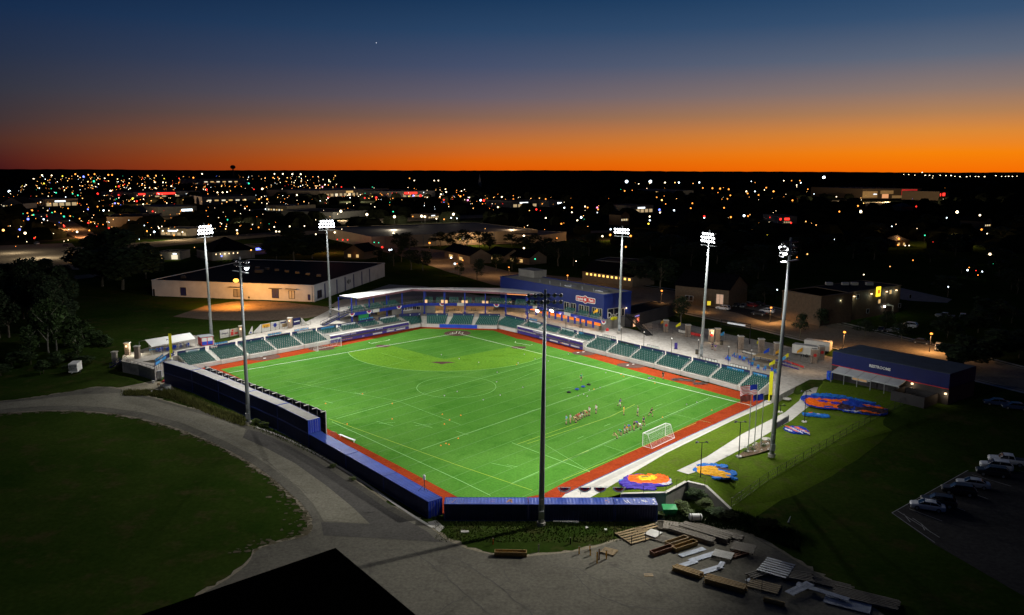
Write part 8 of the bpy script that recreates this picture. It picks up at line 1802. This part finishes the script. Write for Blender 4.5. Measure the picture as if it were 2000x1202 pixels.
Z2 = [(145,120,'w',1.2),(210,120,'w',1.3),(285,122,'w',1.5),(350,122,'w',1.4),(135,150,'o',1.3),(245,150,'a',.9),(50,237,'w',2),(362,262,'y',1.8),(320,285,'w',1.4),(25,318,'o',1.5),(88,318,'o',1.6),(520,222,'p',1.4),(668,222,'r',1.3),(725,248,'o',2.2),(1045,98,'w',.9),(1200,155,'o',1.1),(1237,172,'w',1),(1393,172,'w',1.1),(1425,172,'w',1.1),(570,168,'w',.9),(620,135,'a',.9),(565,305,'r',1.7),(665,412,'w',2.6),(597,415,'o',1.9),(868,437,'w',2.6),(1083,455,'w',2.6),(1072,415,'g',1.2),(1295,450,'w',2.5),(1320,455,'w',2.2),(1543,435,'w',2.5),(1525,463,'c',1.2),(1570,468,'c',1.1),(1410,470,'w',1.3),(1470,475,'o',1.3),(1225,453,'o',1.2),(1076,588,'w',2.4),(1357,660,'o',2),(617,577,'w',1.7),(670,583,'w',1.7),(733,597,'w',1.7),(757,580,'g',1.4),(470,592,'w',1.3),(145,535,'w',1.3),(265,530,'w',1.3),(160,570,'w',1.6),(185,572,'w',1.6),(22,538,'o',1.3),(380,527,'w',1.1),(680,635,'r',1.6),(718,635,'r',1.5),(638,632,'r',1.2),(988,693,'r',2.2),(906,710,'r',1.6),(1045,715,'c',1.6),(1060,712,'c',1.2),(1597,700,'o',1.5),(1525,775,'c',1.7),(1555,823,'c',2.0),(1615,795,'o',1.4),(1285,290,'r',2.6),(1230,290,'b',1.8),(1780,328,'r',2.4),(1755,326,'c',1.8),(1655,325,'p',1.8),(1468,323,'r',1.6),(1597,295,'o',1.7),(1445,280,'w',1.4),(1487,262,'w',1.3),(870,583,'g',1),(920,593,'g',1),(925,655,'g',1.1),(960,658,'g',1),(1455,578,'y',1.2),(1960,547,'c',1),(940,305,'r',2.2),(850,308,'r',1.6),(1830,330,'w',1.6),(1920,300,'w',1.4),(1880,350,'o',1.5),(1890,380,'w',1.4),(1980,350,'w',1.7),(1860,545,'o',.9)]
for x, y, c, s in Z2: city_lamp(500+x/4, 310+y/4, c, s)
Z3 = [(895,180,'c',3.0),(1080,180,'c',3.0),(1195,188,'w',1.4),(1272,188,'a',1.1),(1303,188,'c',1.6),(1462,187,'c',1.5),(1565,232,'o',1.6),(1625,235,'o',1.7),(1692,240,'o',1.6),(1490,230,'o',1.3),(880,253,'o',1.4),(1130,303,'o',1.2),(1170,325,'a',1.7),(1200,355,'o',1),(1408,350,'o',1.4),(1395,388,'o',1.4),(1655,385,'o',1.5),(1705,288,'o',1.4),(1682,315,'o',1.2),(1840,273,'o',1.4),(1925,285,'o',1.4),(1985,228,'o',1.3),(1830,257,'w',1.4),(1897,257,'c',1.2),(263,317,'o',1.3),(10,320,'o',1.7),(190,398,'r',1.9),(232,345,'c',2.0),(322,352,'c',1.8),(178,343,'b',1.2),(570,375,'w',1.4),(590,383,'o',1.4),(665,383,'p',1.8),(672,398,'o',1.4),(467,383,'o',1.5),(408,385,'c',1.4),(467,420,'w',1.3),(540,460,'c',1.9),(510,483,'w',1.5),(263,465,'w',1.5),(788,430,'w',1.6),(928,437,'w',1.5),(770,472,'w',1.6),(1075,453,'w',1.6),(1075,483,'c',1.5),(1065,510,'y',1.8),(1150,400,'b',2.2),(1155,422,'w',1.5),(1265,405,'c',1.5),(1500,453,'r',2.2),(1500,462,'c',1.5),(1680,460,'w',2.0),(1708,458,'o',1.8),(1810,447,'c',2.3),(1842,450,'o',1.5),(1930,505,'o',1.3),(1980,500,'a',1.2),(765,597,'o',2.2),(925,605,'o',2.2),(705,607,'w',1.8),(770,553,'c',1.6),(887,690,'o',1.8),(92,605,'w',2.2),(117,575,'o',1.8),(350,622,'o',1.2),(385,510,'o',1.6),(93,700,'w',1.9),(180,785,'g',1.4),(1990,597,'y',1),(500,802,'w',.8),(430,915,'o',1.0),(1535,1148,'y',1.0)]
for x, y, c, s in Z3:
    if y < 900: city_lamp(1000+x/4, 310+y/4, c, s)
Z4 = [(435,148,'c',3),(122,173,'w',1.1),(183,173,'o',1),(248,173,'o',1.1),(255,190,'c',1.1),(223,207,'w',1),(222,222,'w',1),(310,240,'o',1.1),(258,250,'w',1),(360,262,'w',1.1),(360,277,'c',1.1),(43,257,'o',1.7),(190,327,'o',1.6),(540,262,'w',1.3),(723,245,'w',1.3),(793,240,'w',1.2),(870,268,'w',1.1),(1040,238,'w',1.3),(1397,263,'w',1.4),(690,283,'w',1),(533,298,'w',1),(700,370,'o',1.6),(720,415,'w',2.8),(1030,362,'g',1.7),(1155,375,'r',1.5),(1472,418,'w',2.8),(1652,443,'w',1.9),(1393,463,'c',1.1),(1665,555,'o',1.9),(1705,587,'w',1.1),(1718,520,'w',1.6),(413,483,'o',1.9),(17,460,'r',1.9),(67,455,'g',1.7),(133,450,'r',1.1),(155,452,'p',1.1),(180,452,'r',1.1),(178,502,'r',1.9),(293,492,'a',1),(965,530,'c',1.1),(865,655,'o',2.3),(1015,627,'o',2.3),(1010,675,'o',1.6),(1067,680,'w',1),(1097,680,'w',1),(1220,600,'g',1.3),(513,632,'c',1.2),(1725,747,'w',2.4),(1752,827,'g',1.7),(1553,872,'c',1.8),(1667,883,'c',1.3),(1127,795,'o',1.2),(303,747,'a',1.3),(222,772,'o',1.2),(743,907,'w',1.2),(68,1025,'c',1.0),(555,415,'o',1.6),(10,495,'w',1.4)]
for x, y, c, s in Z4: city_lamp(1500+x/4, 310+y/4, c, s)
# the bright row low on the right horizon
for i, (x, y, s) in enumerate(((1060,125,1),(1100,125,1.1),(1147,130,1.1),(1205,108,1.5),(1228,131,1.6),(1262,131,1.5),(1290,136,1),(1345,131,1.4),(1390,133,1.4),(1430,133,1.9),(1460,140,1.2),(1500,142,1.6),(1552,142,1.5),(1580,138,1.0),(1620,140,1.2),(1645,141,1.6),(1692,141,1.8),(1780,134,1.6),(1825,140,1.2),(1855,140,1.2),(1880,139,1.5),(1910,140,1.5),(1945,138,1),(1285,152,1.2),(1577,158,1.1))):
    Y_ = 5000.; q = PY(1500+x/4, 310+y/4, Y_); t = thing('street_lamp', 'white lamp in the bright row on the right horizon', 'street lamp', (q.x,Y_,ZG), 'bright row of lamps on the right horizon'); mb = MB(); mb.tube([(q.x,Y_,ZG),(q.x,Y_,q.z)], .5, 4); mb.build('post', M['dark_metal'], t); mb = MB(); mb.sphere((q.x,Y_,q.z), 1.5*s, 8, 5, (1.8,1,.8)); mb.build('lantern', M['e_white'], t)
# hundreds of further little lights: one mass per colour
def dens(n, x0_, x1_, y0_, y1_, bias=1.0): return [(R_.uniform(x0_,x1_), y0_+(y1_-y0_)*R_.random()**bias) for _ in range(n)]
mass = []
mass += dens(430,40,660,339,374,.9)+dens(260,0,660,366,408)+dens(150,40,560,398,462)+dens(190,600,920,370,396)+dens(60,760,1120,384,408)+dens(26,900,1200,392,470)+dens(36,1210,1560,350,400)+dens(30,1440,1900,370,470)+dens(30,0,420,440,500)+dens(10,1600,1990,450,600)+dens(26,640,980,398,420)+dens(20,500,760,420,470)
cols = {}
for i, (x, y) in enumerate(mass): c = R_.choices('wocargby', [30,32,8,30,4,2,1,2])[0]; cols.setdefault(c, []).append((x,y))
for c, L_ in cols.items():
    mb = MB()
    for x, y in L_: p = P(x,y+2,ZG); k = p.y/FPX; mb.sphere((p.x,p.y,ZG+2+R_.uniform(2,6)), max(.2,k*(.28+.62*R_.random()**2.2)), 6, 4)
    o = mb.build('city_lights', M[CK[c]]); tag(o, 'scattered %s lights of the far city, too many to count' % nice[c], 'city lights', kind='stuff')
# soft pools of light on the streets
for x, y, pw, c in ((80,505,3500,(1,.85,.6)),(30,495,2500,(1,.85,.6)),(120,450,14000,(1,.5,.2)),(160,465,9000,(1,.45,.2)),(250,430,14000,(1,.75,.4)),(340,470,7000,(1,.8,.5)),(470,455,9000,(1,.8,.6)),(300,400,22000,(1,.6,.35)),(670,432,12000,(1,.85,.6)),(720,436,12000,(1,.85,.6)),(771,442,12000,(1,.85,.6)),(825,440,12000,(1,.85,.6)),(886,437,12000,(1,.85,.6)),(769,470,6000,(1,.85,.6)),(930,480,5000,(1,.6,.3)),(1000,470,5000,(1,.65,.35)),(560,480,4000,(1,.6,.3)),(650,495,2600,(1,.3,.2)),(820,395,60000,(1,.7,.5)),(690,395,60000,(1,.8,.6)),(1740,396,70000,(1,.75,.45)),(1640,396,40000,(1,.8,.5)),(1260,385,60000,(1,.9,.8)),(1250,470,5000,(1,.5,.2)),(1200,470,5000,(1,.5,.2)),(1860,480,5000,(1,.6,.3)),(1750,480,4000,(1,.5,.2)),(1110,560,900,(1,.6,.3)),(960,540,900,(1,.55,.25)),(860,520,1200,(1,.55,.25))):
    p = P(x,y,ZG); point((p.x,p.y,ZG+9), pw*(5 if y < 425 else 2.6), c, .6, 'street_light')
# streets of the far city
fs = ground_mat('far_street', (.16,.13,.10), (.22,.18,.13), s1=.01, s2=.2)
STP = [[tuple(P(a,b,ZG)[:2]) for a,b in ((-80,470),(150,470),(190,505),(160,535),(-80,530))]]
for k, lst in enumerate(([(60,420),(110,415),(190,460),(240,480),(210,490),(140,462)],[(230,478),(520,455),(700,448),(700,454),(520,464),(240,490)],[(380,500),(560,485),(560,492),(400,512)],[(290,425),(520,408),(520,412),(300,432)],[(640,432),(1000,418),(1000,424),(650,440)],[(1150,452),(1265,448),(1265,452),(1150,457)],[(700,478),(900,470),(1060,470),(1060,476),(900,480),(720,486)],[(1690,396),(1800,394),(1800,400),(1690,404)],[(1625,392),(1655,391),(1655,398),(1622,399)],[(0,520),(150,540),(300,525),(300,530),(150,548),(0,530)],[(310,545),(470,520),(480,526),(330,552)])):
    mb = MB(); q_ = px(lst, ZG, .25+k*.02); STP.append([(v.x,v.y) for v in q_]); mb.face(*q_); struct('street', mb, fs)
# dark canopy of the suburbs: one mass of far tree tops
mb = MB()
def clump(x, y, r, h):
    n = 7; base = len(mb.v); ring1 = []; 
    for k in range(n): a = 2*PI*k/n+R_.uniform(0,.5); ring1.append((x+r*R_.uniform(.75,1.1)*math.cos(a), y+r*R_.uniform(.75,1.1)*math.sin(a), ZG+h*R_.uniform(.35,.6)))
    ring0 = [(p[0]*.9+x*.1, p[1]*.9+y*.1, ZG) for p in ring1]; ring2 = [(x+(p[0]-x)*.55, y+(p[1]-y)*.55, ZG+h*R_.uniform(.85,1.0)) for p in ring1]
    mb.add(ring0+ring1+ring2+[(x,y,ZG+h)], [(i,(i+1)%n,(i+1)%n+n,i+n) for i in range(n)]+[(i+n,(i+1)%n+n,(i+1)%n+2*n,i+2*n) for i in range(n)]+[(i+2*n,(i+1)%n+2*n,3*n) for i in range(n)])
blocked = []
for nm, lb, a, b, *_ in bl_list: A_ = GB(*a); B_ = GB(*b); blocked.append((A_,B_))
for i in range(3600):
    Y_ = 470*math.exp(R_.random()*2.35); X_ = R_.uniform(-.72,.72)*Y_
    k = X_/Y_*FPX+1000; yy_ = 333+CAMH*FPX/Y_
    if k < 700 and yy_ < 420 and R_.random() < .55: continue
    if any(abs(X_-(A_.x+B_.x)/2) < abs(B_.x-A_.x)/2+10 and -60 < Y_-A_.y < 160 for A_,B_ in blocked): 
        continue
    if any(inside((X_+dx_,Y_-dy_),q_) for q_ in STP for dx_,dy_ in ((0,0),(0,12),(10,0),(-10,0))): continue
    cr_, ch_ = R_.uniform(5,11)*(1+Y_/3500), R_.uniform(6,12); ty_ = 333+(CAMH-ZG-ch_)*FPX/Y_; wp_ = cr_*FPX/Y_+1
    if any(abs(k-s_[0]) < wp_ and Y_ < s_[2] and ty_ < s_[1]+2 for s_ in STR): continue
    clump(X_, Y_, cr_, ch_)
o = mb.build('distant_trees', M['far_leaf']); tag(o, 'dark mass of far tree tops covering the suburbs to the horizon', 'trees', kind='stuff')
# ================================================================== cars
def loft(mb, secs):
    k = len(secs[0]); vs = [p for s in secs for p in s]; fs = []
    for i in range(len(secs)-1):
        for j in range(k): fs.append((i*k+j, i*k+(j+1)%k, (i+1)*k+(j+1)%k, (i+1)*k+j))
    fs += [tuple(range(k))[::-1], tuple(range((len(secs)-1)*k, len(secs)*k))]; return mb.add(vs, fs)
def ringsec(x, w, z0, z1, bev=.12):
    return [(x,-w,z0+bev),(x,-w+bev,z0),(x,w-bev,z0),(x,w,z0+bev),(x,w,z1-bev),(x,w-bev*1.3,z1),(x,-w+bev*1.3,z1),(x,-w,z1-bev)]
def car_proto(kind):
    t = thing('parked_car', kind, 'car', (0,0,0)); 
    if kind == 'sedan': L_ = 4.7; body = [(-2.35,.75,.35,.70),(-2.2,.86,.25,.82),(-1.4,.9,.22,.92),(-.6,.9,.22,.95),(.6,.9,.22,.95),(1.5,.9,.22,.97),(2.2,.86,.25,.95),(2.35,.78,.35,.85)]; cab = [(-1.25,.72,.90,.96),(-.55,.66,.90,1.40),(.5,.66,.90,1.43),(1.1,.66,.90,1.36),(1.75,.72,.90,1.0)]
    elif kind == 'suv': L_ = 4.8; body = [(-2.4,.8,.4,.85),(-2.25,.9,.3,1.0),(-1.4,.94,.28,1.10),(-.6,.94,.28,1.12),(.8,.94,.28,1.12),(2.2,.92,.3,1.12),(2.4,.86,.4,1.05)]; cab = [(-1.2,.78,1.05,1.14),(-.55,.74,1.05,1.66),(.6,.74,1.05,1.72),(1.8,.74,1.05,1.68),(2.3,.78,1.05,1.16)]
    else: L_ = 5.6; body = [(-2.8,.85,.5,1.0),(-2.6,.95,.4,1.12),(-1.4,.98,.38,1.2),(-.9,.98,.38,1.2),(.9,.98,.38,1.2),(2.7,.98,.4,1.2),(2.8,.95,.5,1.15)]; cab = [(-1.25,.82,1.15,1.24),(-.7,.76,1.15,1.80),(.3,.76,1.15,1.84),(.85,.76,1.15,1.80),(1.0,.82,1.15,1.24)]
    mb = MB(); loft(mb, [ringsec(*s) for s in body]); mb.build('body', M['car_paint'], t, smooth=False)
    mb = MB(); loft(mb, [ringsec(x,w,z0,z1,.04) for x,w,z0,z1 in cab]); mb.build('window', M['glass_dark'], t)
    mb = MB(); loft(mb, [ringsec(x+(.12 if i == 0 else 0),w+.02,z1-.10,z1+.02,.03) for i,(x,w,z0,z1) in enumerate(cab[1:-1])])
    for (x,w,z0,z1),(x2,w2,z02,z12) in ((cab[0],cab[1]),(cab[-1],cab[-2])):
        for s in (-1,1): mb.beam((x,s*w,z1),(x2,s*w2,z12), .07)
    for s in (-1,1): mb.beam((cab[2][0]-.2,s*(cab[2][1]+.02),cab[2][2]),(cab[2][0]-.2,s*(cab[2][1]+.01),cab[2][3]), .08, .05)
    mb.build('roof', M['car_paint'], t)
    if kind == 'pickup': mb = MB(); mb.box(1.9,0,1.205,1.5,1.7,.02); mb.build('cargo_bed', M['black'], t)
    wx = {'sedan':1.42,'suv':1.42,'pickup':1.75}[kind]; rr = {'sedan':.33,'suv':.37,'pickup':.40}[kind]
    for x in (-wx,wx):
        for s in (-1,1):
            y = s*(body[3][1]-.10); mb = MB(); mb.tube([(x,y-.12*s,rr),(x,y+.13*s,rr)], rr, 16); w = mb.build('wheel', M['black'], t); mb = MB(); mb.tube([(x,y+.131*s,rr),(x,y+.14*s,rr)], rr*.62, 12); mb.build('rim', M['galv'], w)
    for s in (-1,1):
        mb = MB(); mb.box(-L_/2+.03,s*.58,body[1][3]-.28,.12,.34,.14); mb.build('headlight', M['white'], t); mb = MB(); mb.box(L_/2-.02,s*.62,body[-2][3]-.28,.1,.28,.16); mb.build('tail_light', M['red'], t)
    return t
M['car_paint'] = mat('car_paint', (.5,.5,.5), rough=.25, var=0, metal=.3, spec=.6)
for k_, c_ in dict(white=(.75,.76,.78), silver=(.45,.47,.5), dark=(.025,.027,.03), blue=(.03,.05,.12), red=(.25,.02,.02), grey=(.16,.17,.18)).items(): M['paint_'+k_] = mat('paint_'+k_, c_, rough=.35, var=0, metal=0, spec=.4)
prot = {k: car_proto(k) for k in ('sedan','suv','pickup')}; index_kids(); used = set()
def car(kind, x, y, rz, col, label, group, z=None):
    p = PT(x,y) if z is None else P(x,y,z); p = Vector((p.x,p.y,p.z+.06)); rz = math.radians(rz)
    c = dup(prot[kind], p, rz, label, group=group, swap={'car_paint': M['paint_'+col]}); c['category'] = 'car'; return c
lotr = P(1742,1002,0); lote = P(1960,880,0); ang = math.degrees(math.atan2(lote.y-lotr.y, lote.x-lotr.x))-90
A0 = ang+180-28 if False else -28
for kind, x, y, col, lb in (('sedan',1811,996,'white','white saloon at the near end of the right parking row'),('suv',1832,988,'dark','dark car tucked behind the nearest white saloon'),('suv',1872,966,'dark','black car third in the right parking row'),('sedan',1900,952,'silver','silver saloon in the middle of the right parking row'),('suv',1938,930,'dark','black estate car in front of the white hatchback'),('suv',1945,918,'white','white hatchback below the pickup'),('pickup',1966,908,'white','white pickup truck at the far end of the right row'),('sedan',1946,792,'blue','bluish car parked beyond the restroom building'),('sedan',1982,800,'blue','second bluish car beyond the restroom building')): car(kind,x,y,-24 if y > 850 else -20,col,lb,'cars in the right car park')
hc = [('suv',1412,606,'white','white van like car behind the plaza floodlight pole'),('sedan',1438,600,'dark','dark car right of the white one across the street'),('sedan',1452,601,'grey','grey car in the lot across the street'),('sedan',1466,600,'red','red car in the lot across the street'),('sedan',1480,597,'dark','dark car under the small lot trees'),('sedan',1482,616,'dark','black car below the hotel entrance lamp'),('suv',1498,612,'white','white car under the orange lamp by the hotel'),('pickup',1845,622,'grey','grey pickup on the hotel drive'),('suv',1880,624,'silver','silver car on the far hotel drive'),('suv',1833,684,'silver','silver car on the street beyond the restroom roof'),('sedan',1800,672,'dark','dark car with bright reflections beyond the restrooms'),('sedan',1876,690,'red','dim red car at the right street edge'),('sedan',1720,648,'dark','dark car in the dark lot behind the restrooms'),('sedan',1745,650,'grey','grey car in the dark lot behind the restrooms'),('suv',1775,640,'silver','silver car in the dark lot behind the restrooms'),('suv',72,478,'silver','silver car on the pale lot at the far left'),('sedan',128,482,'dark','dark car at the end of the pale left lot')]
for k, x, y, col, lb in hc: car(k,x,y,R_.choice((-40,-35,140,60)),col,lb,'cars across the street',z=ZG)
p_ = P(1836,988); 
for k in prot.values():
    for o in list(bpy.data.objects):
        if o.parent and o.parent.parent == k: bpy.data.objects.remove(o)
    for o in list(bpy.data.objects):
        if o.parent == k: bpy.data.objects.remove(o)
    bpy.data.objects.remove(k)
